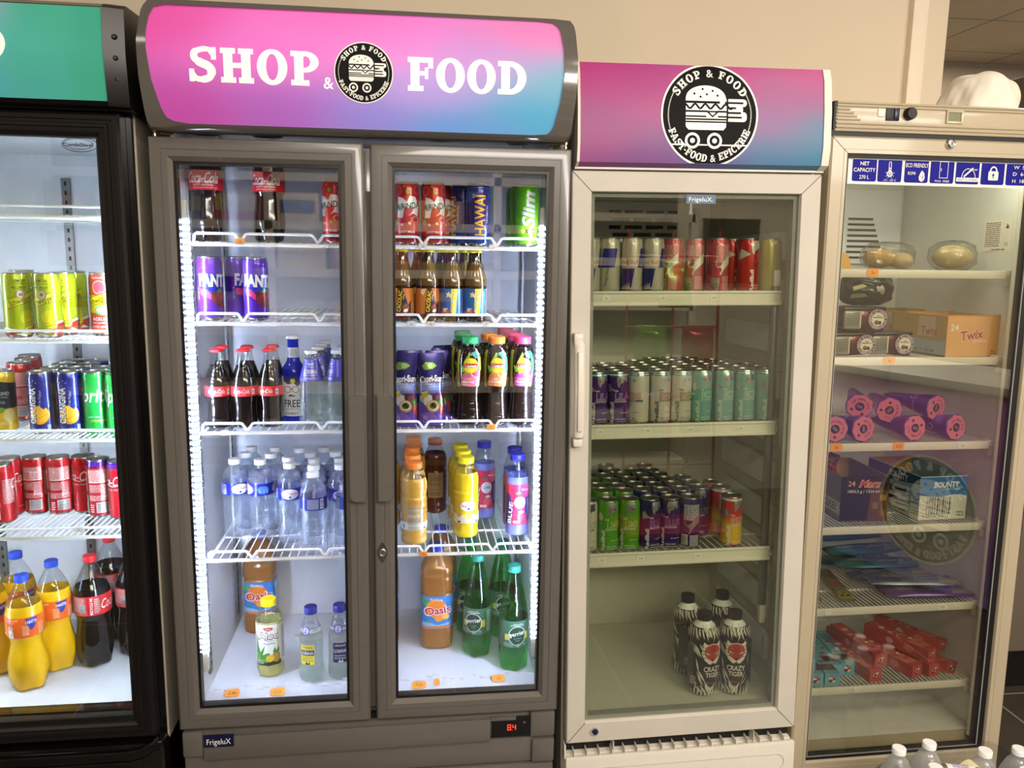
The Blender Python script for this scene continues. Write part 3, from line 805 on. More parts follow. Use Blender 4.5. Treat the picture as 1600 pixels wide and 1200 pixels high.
mb.box(-.002, .602, .012, .3, -.31, -.035, 'white_plastic', .012); mb.box(.004, .596, .03, .05, -.034, -.002, 'dark_gap'); mb.box(-.004, .0, .005, .03, -.045, -.006, 'white_plastic', .001)
for i in range(18): mb.box(.02 + i * .0325, .022 + i * .0325, .0, .03, -.04, -.024, 'white_plastic')
mb.box(-.002, .602, -.004, .012, -.31, -.037, 'white_plastic', .005); mb.box(.12, .122, .0, .04, -.035, -.004, 'white_plastic'); mb.box(.49, .492, .0, .04, -.035, -.004, 'white_plastic')
for z in (-.09, -.14, -.19): mb.tube([(.05 + .026 * (1 - math.cos(t)) if False else x, -.0045, zz) for x, zz in rrect(.035, .572, z - .02, z + .022, .02, 6)], .0012, 'white_enamel', 6, closed=True)
mb.box(.02, .58, .05, .55, -.335 + .0846 - .0, -.25, 'black_satin')
mb.build('kick_panel', R3)
mb = MB(); prof = [(.006, 1.40), (-.016, 1.41), (-.022, 1.45), (-.02, 1.53), (-.012, 1.60), (-.002, 1.628), (.03, 1.632)]
for i in range(len(prof) - 1):
    (ya, za), (yb, zb) = prof[i], prof[i + 1]; mb.add([(.586, ya - .003, za), (.604, ya - .003, za), (.604, yb - .003, zb), (.586, yb - .003, zb)], [(0, 1, 2, 3)], 'white_plastic', True)
    mb.add([(.007, ya - .003, za), (.013, ya - .003, za), (.013, yb - .003, zb), (.007, yb - .003, zb)], [(0, 1, 2, 3)], 'white_plastic', True)
    for x, f in ((.604, 1), (.586, 0), (.007, 0), (.013, 1)): mb.add([(x, ya - .003, za), (x, .4, za), (x, .4, zb), (x, yb - .003, zb)], [(0, 1, 2, 3)], 'white_plastic')
mb.add([(.007, .027, 1.632), (.604, .027, 1.632), (.604, .4, 1.632), (.007, .4, 1.632)], [(0, 1, 2, 3)], 'white_plastic'); mb.box(.007, .604, .003, .4, 1.397, 1.402, 'white_plastic'); mb.box(.0, .6, .04, .06, 1.393, 1.40, 'gasket_grey')
mb.lathe([(.003, 1.393), (.003, 1.4)], 'chrome', n=10, c=(.585, .02, 0))
house3 = mb.build('sign_housing', R3)
sm3 = sign_mat('sign_film_unlit', (.008, .586, 1.402, 1.632), [(.02, .9, '#d6449a'), (.1, .35, '#b23f92'), (.3, .7, '#cc469a'), (.6, .85, '#d84c9e'), (.95, .95, '#dc569e'), (.3, .05, '#8e489c'), (.55, .05, '#5f67b4'), (.8, .45, '#a868ac'), (.8, .12, '#3f88b8'), (.97, .35, '#4f93b6'), (.98, .08, '#2a8db4'), (.86, .68, '#c268a4')], .0, dim=.62)
mb = MB(); mb.grid(lambda u, v: (.013 + .573 * u, prof[min(5, int(v * 6))][0] + (prof[min(5, int(v * 6)) + 1][0] - prof[min(5, int(v * 6))][0]) * (v * 6 - min(5, int(v * 6))), prof[min(5, int(v * 6))][1] + (prof[min(5, int(v * 6)) + 1][1] - prof[min(5, int(v * 6))][1]) * (v * 6 - min(5, int(v * 6)))), 8, 6, sm3)
panel3 = mb.build('sign_panel', house3, label='unlit panel fading from magenta to blue')
def y3(z):
    for i in range(len(prof) - 1):
        if prof[i][1] <= z <= prof[i + 1][1]: return prof[i][0] + (prof[i + 1][0] - prof[i][0]) * (z - prof[i][1]) / (prof[i + 1][1] - prof[i][1])
    return prof[0][0] if z < prof[0][1] else prof[-1][0]
mb = MB(); art(mb, emblem(312, 1517, 114.5), lambda x, z, o: (x / 1000, y3(z / 1000) - o - .0004, z / 1000), dz=8, off0=.0005, step=.00007, box=(0, 600, 1411, 1640)); mb.build('emblem', panel3, label='large black round emblem with white burger cart')

# ================================================================== cream freezer with the icon strip
R4 = empty('display_freezer', F4, 'cream upright display freezer with a strip of blue icons and ice creams inside', 'freezer')
U4 = [1.30, 1.075, .848, .622, .395, .166]; FL4 = .03
shell(R4, -.04, .565, .05, .60, -.13, 1.70, .0, .52, .57, FL4, 1.57, 'cream_metal', 'liner_grey')
mb = MB(); mb.box(-.04, .57, -.002, .05, 1.628, 1.698, 'cream_metal', .004)
for z in (1.694, 1.687, 1.647, 1.638): mb.tube([(-.038, -.003, z), (.57, -.003, z)], .0028, 'cream_metal', 8)
for i, z in enumerate((1.679, 1.671, 1.6635, 1.656)): mb.tube([(-.037, -.003, z), (-.005 + .009 * i, -.003, z)], .0028, 'cream_metal', 8)
mb.box(-.045, -.039, -.003, .05, 1.633, 1.697, 'black_plastic'); mb.box(-.045, .57, .004, .05, 1.618, 1.629, 'black_plastic')
top4 = mb.build('control_panel', R4)
mb = MB(); mb.box(.087, .121, -.005, .0, 1.656, 1.688, 'black_plastic', .001); mb.box(.107, .119, -.008, -.004, 1.66, 1.684, 'badge_navy', .001); mb.box(.066, .084, -.0045, 0, 1.664, 1.683, 'white_plastic', .001); mb.build('rocker_switch', top4)
mb = MB(); mb.T = Matrix.Translation((.146, -.002, 1.673)) @ Matrix.Rotation(PI / 2, 4, 'X'); mb.lathe([(.015, 0), (.0145, .012), (.012, .016), (0, .016)], 'black_plastic', n=14, k=lambda a, z: 1 + .03 * math.cos(9 * a)); mb.T = None; mb.build('dial_knob', top4)
mb = MB(); rect_frame(mb, .243, .287, 1.655, 1.686, (.005,) * 4, [(0, -.002), (0, -.006), (1, -.005), (1, -.002)], 'cream_metal'); mb.box(.248, .282, -.003, -.001, 1.66, 1.681, 'lcd_green'); mb.build('temperature_display', top4)
for i, z in enumerate(U4):
    mb = MB(); wl, wr = .008, .512
    for q in range(40): x = wl + .004 + (wr - wl - .008) * q / 39; mb.tube([(x, .075, z - .0015), (x, .50, z - .0015)], .0015, 'wire_white', 5)
    for y in (.2, .36, .5): mb.tube([(wl, y, z - .005), (wr, y, z - .005)], .003, 'wire_white', 6)
    s = mb.build('shelf', R4, weld=False)
    rb = MB(); rb.box(wl, wr - .012, .066, .072, z - .017, z + .004, 'white_plastic', .0015)
    r = rb.build('price_rail', s)
    bk = MB(); bk.box(wr - .012, wr + .004, .066, .10, z - .012, z + .006, 'white_plastic', .002); bk.box(wr - .006, wr + .008, .07, .085, z - .04, z - .008, 'white_plastic', .002); bk.build('shelf_bracket', s)
    for x, c, t, ww in {0: [(.125, 1, '5e', .032)], 1: [(.03, 0, '1e', .03), (.19, 1, '5e', .032)], 2: [(.06, 1, '3e', .034), (.235, 1, '3,5e', .032), (.42, 0, '3,5e', .03)], 3: [(.31, 0, '2e', .03)], 4: [(.07, 0, '-', .02), (.405, 0, '2,5e', .034)], 5: [(.17, 0, '-', .02)]}[i]: price_tag(r, x, .0655, z - .006 + (.002 if c else 0), c, t, w=ww, h=.02 if c else .014)
mb = MB(); mb.box(.20, .502, .548, .57, 1.32, 1.55, 'liner_white', .003)
for r in range(8):
    for x in (.235, .325): mb.box(x, x + (.07 if x < .3 else .082 + r * .006), .546, .549, 1.455 - r * .017, 1.462 - r * .017, 'dark_gap')
mb.build('fan_cover', R4)
mb = MB(); rect_frame(mb, -.045, .567, -.06, 1.618, (.045, .048, .06, .041), [(0, .045), (0, .004), (.08, 0), (.09, .001), (.1, 0), (.72, 0), (.73, .001), (.76, .001), (.77, 0), (.95, 0), (1., .006), (1., .045)], 'cream_metal')
for xa, za, xb, zb in ((-.045, 1.618, 0, 1.577), (.567, 1.618, .519, 1.577)): mb.tube([(xa, 0, za), (xb, 0, zb)], .0007, 'dark_gap', 4)
d4 = mb.build('door', R4)
g = MB(); g.box(0, .519, .010, .014, 0, 1.577, 'door_glass_mirror'); g.build('glass_pane', d4)
k = MB(); rect_frame(k, 0., .519, 0, 1.577, (.004, .022, .011, .009), [(0, .008), (1, .0085), (1, .03), (0, .03)], 'black_plastic'); rect_frame(k, .004, .503, .009, 1.568, (.002, .003, .002, .002), [(0, .007), (1, .007), (1, .0085), (0, .0085)], 'gasket_grey'); k.build('gasket', d4)
mb = MB(); mb.T = Matrix.Translation((.261, 0, 1.607)) @ Matrix.Rotation(PI / 2, 4, 'X'); mb.lathe([(.012, 0), (.012, .005), (.010, .008), (.0075, .007), (.007, .009)], 'chrome', n=24); mb.box(-.0008, .0008, -.004, .004, .0085, .0093, 'dark_gap'); mb.T = None; mb.build('lock', d4)
mb = MB(); mb.prism(rc(.003, .515, 1.508, 1.5695), lambda a, b, q: (a, .0095 - q, b), 'strip_white', .0008, 0.)
W = 'strip_white'; B = 'icon_blue'
def ic(x): return ('rr', x, 1541.5, 63, 54, 5, B)
E = []
for i, x in enumerate((49, 115, 185, 253, 321, 389, 457)): E.append(ic(x))
E += [('t', 'NET', 49, 1557, 9, W, {'b': .02, 'w': 23}), ('t', 'CAPACITY', 49, 1542, 9.5, W, {'b': .02, 'w': 56}), ('t', '270 L', 49, 1525, 9, W, {'b': .015, 'w': 25})]
E += [('rr', 115, 1550, 7, 26, 3, W), ('rr', 115, 1551, 4, 22, 1.6, B), ('e', 115, 1534, 7.5, 7.5, W), ('e', 115, 1534, 4.5, 4.5, B), ('e', 115, 1534, 2.5, 2.5, W), ('r', 115, 1542, 1.6, 14, W), ('t', '-12~ -22\u00b0C', 115, 1519, 4.6, W, {'w': 34})] + [('l', [(115 + 9 * math.cos(a), 1534 + 9 * math.sin(a)), (115 + 12 * math.cos(a), 1534 + 12 * math.sin(a))], 1.1, W) for a in (-2.6, -2.0, -1.1, -.5, .2, 2.9)]
E += [('t', 'ECO FRIENDLY', 185, 1556, 10, W, {'w': 59, 'b': .01}), ('t', 'R290', 172, 1537, 7.5, W, {'w': 20, 'b': .01}), ('p', [(199, 1544), (205, 1537), (207, 1528), (204, 1519), (198, 1517), (192, 1521), (191, 1529), (194, 1537)], W), ('l', [(203, 1516), (199, 1541)], 1., B), ('l', [(201, 1526), (207, 1534)], 1., B), ('l', [(201, 1526), (193, 1532)], 1., B)]
E += [('r', 256, 1547, 23, 40, W), ('r', 256, 1547, 20.5, 37.5, B), ('r', 249, 1547, 1.4, 7, W), ('t', 'FOG  FREE', 253, 1520, 5, W, {'w': 38, 'b': .01})]
E += [('q', [(304, 1530), (308, 1543), (318, 1551), (330, 1549), (338, 1541), (341, 1530)], 1.4, W), ('l', [(310, 1532), (334, 1553)], 4., W), ('r', 321, 1525, 61, 9.5, W), ('t', 'SELF CLOSING', 321, 1525, 6.2, B, {'w': 53, 'b': .015}), ('t', '180\u00b0', 341, 1549, 4.2, W, {'w': 11})]
E += [('rr', 389, 1536, 27, 22, 3, W), ('T', ring(389, 1547, 10, 12, 3.6, 20, 0, PI), W), ('e', 389, 1538, 3., 3., B), ('r', 389, 1533, 2.4, 7, B)]
E += [('t', 'W  595', 465, 1558, 8.5, W, {'w': 44, 'b': .01}), ('t', 'D  640', 464, 1542, 8.5, W, {'w': 44, 'b': .01}), ('t', 'H  1850', 465, 1525, 8.5, W, {'w': 47, 'b': .01})]
art(mb, E, flat(0, .0087, 0)); mb.build('icon_strip', d4, label='white strip with blue square icons')
mb = MB(); mb.prism(rc(-.19, -.085, 1.355, 1.44), lambda a, b, q: (.5195 - q, -a, b), 'strip_white', .0006, 0.); art(mb, [('n', -155, 1400, 55, 66, 'ink_dark', 13), ('p', [(-102, 1428), (-95, 1415), (-109, 1415)], 'ink_dark'), ('t', 'CE', -103, 1374, 9, 'ink_dark', {}), ('b', -130, 1360, 50, 4, 'ink_dark', 1)], lambda x, z, o: (.5189 - o, -x / 1000, z / 1000)); fixn(mb.build('rating_plate', R4))
mb = MB(); mb.lathe([(.016, 0), (.014, .008), (.009, .009), (.008, .016), (.0, .018)], 'white_plastic', n=20, c=(.14, .30, FL4)); mb.build('drain_plug', R4)
mb = MB(); mb.lathe([(.012, .02), (.012, 1.56)], 'white_plastic', n=14, c=(.508, .04, 0)); mb.build('corner_post', R4)
mb = MB(); mb.box(-.02, .54, .06, .56, -.131, -.10, 'black_satin')
mb.build('plinth', R4)

mb = MB(); mb.tube([(.03, .045, 1.548), (.49, .045, 1.548)], .009, emitter('tube_glow', '#f3f3e6', 26.), 12); mb.build('light_tube', R4, label='short lit tube behind the icon strip')

# ================================================================== black fridge at the edge
R1 = empty('display_fridge', F1, 'black glass-door drinks fridge with green-blue sign, cut off by the picture edge', 'fridge')
Z_F1 = [1.186, .914, .687, .456]; FL1 = .035
shell(R1, -.72, -.036, .045, .60, -.30, 1.40, -.685, -.075, .56, FL1, 1.36, 'side_sheet', 'liner_white')
mb = MB(); mb.box(-.72, -.0425, .040, .06, -.30, 1.40, 'black_satin') if False else None
mb = MB(); rect_frame(mb, -.72, -.040, -.06, 1.40, (.04, .042, .1, .04), [(0, .075), (0, .042), (1, .042), (1, .075)], 'black_gloss'); mb.build('front_trim', R1)
for x, y in ((-.078, .14), (-.078, .48)): wall_rail(R1, x, y, .06, 1.30, 'x')
for x in (-.62, -.38, -.14): wall_rail(R1, x, .557, .06, 1.30, 'y')
for i, z in enumerate(Z_F1): wire_shelf(R1, -.66, -.125, .085, .50, z, (), pitch=.014, tags=[(-.22, 0, '2e', .018)] if i == 3 else ())
led_strip(R1, -.09, .07, .15, 1.20, -1); led_strip(R1, -.67, .07, .15, 1.20, 1)
mb = MB(); rect_frame(mb, -.72, -.055, -.012, 1.394, (.047, .047, .04, .047), [(0, .04), (0, .006), (.12, 0), (.3, 0), (.33, .003), (.45, .003), (.5, -.002), (.62, -.002), (.66, .002), (.78, .002), (.9, .006), (1., .012), (1., .04)], 'black_satin'); d1 = mb.build('door', R1)
g = MB(); g.box(-.673, -.102, .014, .018, .028, 1.347, 'door_glass_grey'); g.build('glass_pane', d1)
k = MB(); rect_frame(k, -.675, -.100, .026, 1.349, (.006, .006, .012, .004), [(0, .012), (1, .012), (1, .036), (0, .036)], 'black_plastic'); k.build('gasket', d1)
mb = MB(); ovals = [('T', ring(0, 0, 36, 15, 1.2, 40), 'black_satin'), ('T', ring(-3, 1, 30, 11, 1., 40), 'black_satin'), ('t', 'CombiSteel', -4, 0, 7.5, 'black_satin', {'b': .03, 'w': 58})]
art(mb, ovals, flat(-.139, .0138, 1.33)); mb.build('lettering', d1, label='dark oval brand mark on the glass')
mb = MB()
mb.box(-.72, -.036, .004, .3, -.30, -.03, 'black_gloss', .012)
mb.tube([(-.72, -.002, -.047), (-.12, -.002, -.047), (-.085, -.002, -.040), (-.06, -.002, -.025), (-.048, 0, -.012)], .004, 'black_gloss'); mb.tube([(-.72, .0, -.075), (-.11, .0, -.075), (-.07, 0, -.062), (-.05, 0, -.045)], .003, 'black_gloss'); mb.box(-.70, -.05, .05, .55, -.335, -.30, 'black_satin')
mb.build('kick_panel', R1)
mb = MB(); pr = [(.0, 1.40), (-.026, 1.403), (-.03, 1.412), (-.04, 1.5), (-.036, 1.59), (-.02, 1.60), (.06, 1.603)]
for i in range(len(pr) - 1):
    (ya, za), (yb, zb) = pr[i], pr[i + 1]
    for xa, xb in ((-.063, -.024),): mb.add([(xa, ya - .004, za), (xb, ya + .008, za), (xb, yb + .008, zb), (xa, yb - .004, zb)], [(0, 1, 2, 3)], 'black_satin', False)
    mb.add([(-.024, ya + .008, za), (-.024, .5, za), (-.024, .5, zb), (-.024, yb + .008, zb)], [(0, 1, 2, 3)], 'black_satin')
    if i in (0, 1, 4, 5): mb.add([(-.72, ya - .002, za), (-.06, ya - .002, za), (-.06, yb - .002, zb), (-.72, yb - .002, zb)], [(0, 1, 2, 3)], 'black_gloss')
mb.box(-.72, -.024, .0, .5, 1.398, 1.401, 'black_satin'); mb.box(-.72, -.03, .05, .5, 1.6, 1.603, 'black_satin')
for z, r in ((1.565, .004), (1.535, .008), (1.495, .008), (1.455, .004)):
    mb.T = Matrix.Translation((-.0435, -.03, z)) @ Matrix.Rotation(PI / 2, 4, 'X') @ Matrix.Rotation(.2, 4, 'Y'); mb.lathe([(r, 0), (r, .003), (r * .4, .004 if r < .005 else .010)], 'black_plastic', n=16); mb.T = None
house1 = mb.build('sign_housing', R1)
sm1 = sign_mat('sign_film_green', (-.32, -.06, 1.412, 1.59), [(.0, 1.0, '#9fa6c4'), (.1, .55, '#58b6b4'), (.45, .5, '#46b3a0'), (.95, .9, '#37a488'), (.95, .1, '#3aa78a'), (.1, .05, '#4aa9b4'), (.5, .05, '#46ab9e'), (.6, .95, '#43ae94')], SIGN_GLOW * .3)
def y1(z):
    for i in range(len(pr) - 1):
        if pr[i][1] <= z <= pr[i + 1][1]: return pr[i][0] + (pr[i + 1][0] - pr[i][0]) * (z - pr[i][1]) / (pr[i + 1][1] - pr[i][1])
    return pr[2][0]
mb = MB(); mb.grid(lambda u, v: (-.72 + .656 * u + .0 * v, y1(1.412 + .178 * v) - .001, 1.412 + .178 * v), 6, 12, sm1); panel1 = mb.build('sign_panel', house1, label='backlit panel fading from blue to green')
mb = MB(); art(mb, [('T', slab_line('FOOD', -368, 1480, 66, .07, 1.05), 'sign_letter')], lambda x, z, o: (x / 1000, y1(z / 1000) - .002 - o, z / 1000), dz=10); mb.build('lettering', panel1, label='white slab-serif lettering')
# ------------------------------------------------------------------ packaging materials
M('aluminium', '#c9c9c6', rough=.25, metal=1., var=0.)
M('lid_metal', '#b9b8b2', rough=.3, metal=1., var=0.)
M('silver_print', '#cfcfd2', rough=.2, metal=.85, var=0.)
glassy('clear_pet', '#f3f6f8', ior=1.45, gain=1.1, base=.03, rough=.06)
glassy('clear_wrap', '#eef0ee', ior=1.45, gain=1.2, base=.05, rough=.12, wav=.6)
glassy('frosty_wrap', '#dddcd4', ior=1.45, gain=1.2, base=.12, rough=.25, wav=.8)
thin_shell('water_pet', '#eef3fb', .13); thin_shell('water_pet_bulk', '#f4f4ee', .32)
thin_shell('lemonade_glass', '#eaf1ea', .14)
M('cola_liquid', '#120a07', rough=.12, coat=.8, var=0.)
M('tea_liquid', '#1d0f0a', rough=.15, coat=.7, var=0.)
M('blue_glass', '#1a2cc4', rough=.08, coat=.6, trans=.35, ior=1.3, var=0.)
M('orange_juice', '#cb9e42', rough=.18, coat=.7, var=.04, sss=.2)
M('soda_orange', '#ecba14', rough=.16, coat=.7, var=.04, sss=.2)
M('lemon_juice', '#dcc01e', rough=.15, coat=.7, var=.04, sss=.2)
M('red_juice', '#5a1c12', rough=.18, coat=.7, var=.04)
M('lavender_juice', '#7780d0', rough=.15, coat=.7, var=.04)
M('tropical_juice', '#94622c', rough=.2, coat=.6, var=.05, sss=.1)
M('aloe_juice', '#cfcf86', rough=.18, coat=.6, trans=.25, ior=1.3, var=.05)
M('cocoa_milk', '#62471c', rough=.12, coat=.8, var=.05)
M('cocoa_glass', '#2e1d0a', rough=.1, coat=.9, var=.05)
glassy('green_pet', '#86e6a2', ior=1.45, gain=1.2, base=.04, rough=.08, wav=.3)
M('green_deep', '#0a5c24', rough=.08, trans=.45, ior=1.15, coat=.3, var=0.)
def cap_mat(n, c): return M('cap_' + n, c, rough=.4, var=0.)
for n, c in dict(white='#f1f1ef', blue='#1d46c8', navy='#141878', red='#d81f26', orange='#f0801f', yellow='#f6df12', green='#2fae62', pink='#e2406c', violet='#2a2898', black='#0e0d0d', teal='#2f9c86', rust='#b0563a').items(): cap_mat(n, c)

DESIGN = {}
def design(key, name, cat):
    r = bpy.data.objects.new(name, None); COL.objects.link(r); r.empty_display_size = .03
    DESIGN[key] = [r, cat, False]
    return r
def place(key, F, x, y, z, rot, label, group, tilt=None):
    d = DESIGN[key]
    if not d[2]:
        d[2] = True; o = d[0]; note_kids(o); d.append(o)
    else: o = copy_tree(d[0])
    m = F @ Matrix.Translation((x, y, z)) @ Matrix.Rotation(math.radians(rot), 4, 'Z')
    if tilt is not None: m = m @ tilt
    o.matrix_basis = m
    tag(o, label, d[1], group)
    if group is None and 'group' in o: del o['group']
    return o

# ------------------------------------------------------------------ cans
def can(key, R, h, base, elems, bands=()):
    r = design(key, 'drink_can', 'can')
    prof = [(R * .78, .0), (R * .86, .0015), (R * .97, .006), (R, .010), (R, h - .018), (R * .985, h - .013), (R * .915, h - .004), (R * .90, h - .0025)]
    mb = MB(); b = A(base, 'can'); al = MATS['aluminium']
    pp = [(prof[0][0], 0, al), (prof[1][0], prof[1][1], al), (prof[2][0], prof[2][1], b), (R, .010, b)]
    for z0, c in bands: pp.append((R, z0 / 1000., A(c, 'can')))
    last = A(bands[-1][1], 'can') if bands else b
    pp += [(R, h - .018, last), (R * .985, h - .013, last), (R * .915, h - .004, al), (R * .90, h - .0025)]
    mb.lathe(pp, b, n=32, cap=True)
    art(mb, elems, wrap(prof, R), 'can', dx=5.)
    mb.build('body', r)
    l = MB(); l.lathe([(R * .90, h - .003), (R * .935, h - .0022), (R * .94, h - .0006), (R * .91, h), (R * .875, h - .0008), (R * .85, h - .0055), (0, h - .005)], 'lid_metal', n=32, cap=False)
    ld = l.build('lid', r)
    t = MB(); t.T = Matrix.Translation((0, R * .15, h - .0038)); t.prism(ell(0, 0, R * .24, R * .42, 16), lambda a, b2, q: (a, b2, q), 'aluminium', .001, 0.); t.T = None; fixn(t.build('pull_tab', ld))
    return r
SR, SH = .0285, .1455
def fine(x, z, w, h, c, rows): return ('n', x, z, w, h, c, rows)
Wh = '#f4f2ee'; Dk = '#1a1512'
# 33 cl sleek cans
can('fanta', SR, SH, '#4e1ca2', [('p', [(-26, 104), (-24, 80), (-6, 60), (16, 66), (30, 84), (28, 108)], '#2430a6'), ('p', [(-30, 73), (-12, 70), (-2, 58), (-4, 48), (-16, 56), (-28, 58)], '#e2467c'), ('e', 8, 52, 12, 14, '#7c1830'), ('e', 20, 58, 10, 11, '#8e2238'), ('e', 2, 62, 6, 6, '#54122a'), ('e', 14, 42, 8, 12, '#6d2014'), ('p', [(8, 66), (16, 74), (26, 70), (18, 64)], '#4fae3c'), ('t', 'FANTA', 8, 92, 27, Wh, {'b': .12, 'w': 78, 'rot': -2}), ('r', 30, 26, 16, 46, '#5e1a22'), fine(38, 70, 14, 70, '#c9b7e6', 18), ('t', 'RECYCLE ME', -34, 62, 3.6, Wh, {'rot': 90})])
can('mirinda', SR, SH, '#bf2a1c', [('r', 0, 12, 180, 22, '#7c1622'), ('e', -22, 124, 10, 12, '#d85a5c'), ('e', -22, 124, 7, 9, '#b13840'), ('e', 26, 126, 10, 11, '#d85a5c'), ('e', 26, 126, 7, 8, '#a83038'), ('e', 2, 122, 4, 5, '#8ab42c'), ('e', -6, 134, 3, 3, '#e07a62'), ('e', 20, 58, 13, 10, '#cf4a3a'), ('e', 20, 58, 10, 7.5, '#e88a7a'), ('e', 20, 58, 7, 5, '#a82a2a'), ('e', -26, 52, 6, 6, '#8ab42c'), ('e', 6, 50, 4, 4, '#e6b04a'), ('e', -12, 46, 3, 3, '#f0d6c0'), ('e', 34, 50, 8, 8, '#d85a5c'),
     ('p', [(-23, 62), (-21, 110), (-9, 106), (0, 98), (6, 112), (20, 110), (30, 90), (26, 66), (14, 72), (2, 66), (-8, 76), (-10, 62)], Wh), ('p', [(-8, 76), (-4, 90), (2, 82), (8, 92), (14, 80), (10, 72), (2, 66)], '#bf2a1c'), ('t', 'MiRiNDA', 2, 89, 15, '#12503a', {'b': .06, 'w': 60, 'rot': 8}), ('t', 'GO\u00dbT FRAISE', 0, 30, 5.2, Wh, {'b': .03, 'w': 37})])
can('hawai', SR, SH, '#2c2f74', [('r', 0, 118, 180, 34, '#2f63ae'), ('e', 8, 78, 34, 46, '#3a2a78'), ('o', 10, 76, 27, 46, 3, '#1b1c4a'), ('r', 0, 20, 180, 26, '#2347a0'), ('t', 'HAWA\u00cf', 2, 72, 26, '#f2bc34', {'b': .05, 'rot': 90, 'w': 96}), ('t', 'TROPICAL', 21, 74, 6, Wh, {'rot': 90, 'w': 44}), fine(50, 74, 34, 70, '#8f98cc', 16), ('r', 50, 28, 24, 18, '#9aa4d8')])
can('slim', SR, SH, '#6cc814', [('e', 20, 60, 26, 44, '#86d81e'), ('e', -24, 100, 16, 34, '#5cb60e'), ('t', 'Slim', 0, 86, 31, Wh, {'b': .08, 'rot': 90, 'sh': .2, 'w': 84}), ('rr', 4, 36, 26, 9, 3, '#2c2a1c'), ('t', 'CITRON', 7, 36, 5, Wh, {'w': 17}), ('e', -11, 36, 5, 5, '#e8d83a'), ('e', -22, 34, 4, 4, '#d9cf3c')])
SCHW = [('p', [(-27, 66), (27, 84), (27, 104), (-27, 86)], '#ece62a'), ('l', [(-27, 66), (27, 84)], 1.1, Dk), ('l', [(-27, 86), (27, 104)], 1.1, Dk), ('t', 'Schweppes', 0, 84.5, 12.5, Dk, {'b': .03, 'rot': 18, 'sh': .1, 'w': 50})]
can('lemon_soda', SR, SH, '#aebb16', [('e', 20, 112, 24, 30, '#bccb1e'), ('e', 12, 46, 16, 16, '#d8d41e'), ('t', 'LEMON', -1, 128, 6.6, '#26300e', {'b': .02, 'w': 26}), ('t', 'AUX SAVEURS', -1, 121, 3.4, '#26300e', {'w': 32}), ('t', 'MET SMAAK', -1, 113, 4.4, '#26300e', {'b': .02, 'w': 30}), ('r', -1, 109, 24, .8, '#26300e'), ('p', [(-60, 12), (-60, 22), (-30, 24), (-14, 18), (4, 18), (18, 34), (40, 40), (60, 38), (60, 12)], Wh), ('p', [(-60, 0), (-60, 18), (-30, 20), (-14, 14), (4, 14), (18, 28), (40, 34), (60, 34), (60, 0)], '#b0402c'), ('p', [(-18, 12), (4, 8), (10, 4), (4, 3)], Wh)] + SCHW + [('e', 0, 97, 10, 10, '#5d6a60'), ('e', 0, 97, 7, 7, '#e8e4d8'), ('e', 0, 97, 4.4, 4.4, '#c25244'), ('o', 0, 97, 9, 9, .8, Wh), ('e', 15, 32, 12, 12, '#ece22a'), ('t', 'ROLAND', 15, 35, 4, '#3a4a12', {'rot': 10}), ('t', 'GARROS', 15, 29, 4, '#3a4a12', {'rot': 10}), ('t', 'RECYCLEZ-MOI', 48, 46, 5, '#26300e', {'rot': 90}), ('r', 60, 24, 16, 22, '#26300e')])
can('agrum_soda', SR, SH, '#d84a34', [('r', 0, 74, 180, 40, '#d8c42c'), ('e', 2, 112, 15, 16, '#f0d9b4'), ('e', 2, 112, 13, 14, '#d8596a'), ('e', 5, 98, 7, 7, '#e2808c'), ('e', 8, 60, 18, 12, '#7cc06a'), ('e', 8, 61, 15, 9, '#b8e09c')] + SCHW + [('t', 'AGRUMES', 2, 134, 5, Wh, {'w': 30}), ('t', 'AGRUM', 0, 40, 8, Wh, {'b': .04, 'w': 32}), ('t', 'AUX SAVEURS', 0, 31, 4, Wh, {'b': .02, 'w': 36}), ('t', 'CITRUSMIX', 0, 22, 5, Wh, {'b': .02, 'w': 38}), ('t', 'A 10 SAVEURS', 0, 13, 3.4, Wh, {'w': 30})])
can('limonata', SR, SH, '#e2b81e', [('p', [(-90, 62), (-90, 112), (-30, 118), (0, 124), (30, 118), (90, 112), (90, 62), (30, 58), (0, 56), (-30, 58)], '#141d34'), ('t', '\u2605', 0, 108, 9, '#d98a52', {}), ('t', 'S.PELLEGRINO', 0, 94, 8.5, Wh, {'b': .02, 'w': 56}), ('t', 'ITALIAN SPARKLING DRINKS', 0, 85, 2.6, Wh, {'w': 50}), ('t', 'LIMONATA', 0, 73, 6.2, Wh, {'w': 36}), ('p', [(-6, 56), (10, 62), (24, 56), (10, 48)], '#6f9c2a'), ('e', 26, 42, 15, 17, '#ecd052'), ('e', 26, 42, 12, 14, '#f3e39a'), ('e', -16, 46, 17, 15, '#e6c21c'), ('rr', 12, 24, 34, 5, 2, '#f0e2a8'), ('t', 'SICILIANA', 12, 24, 3, '#6b4a12', {'w': 26}), ('e', -26, 16, 5, 5, '#2b2a1c')])
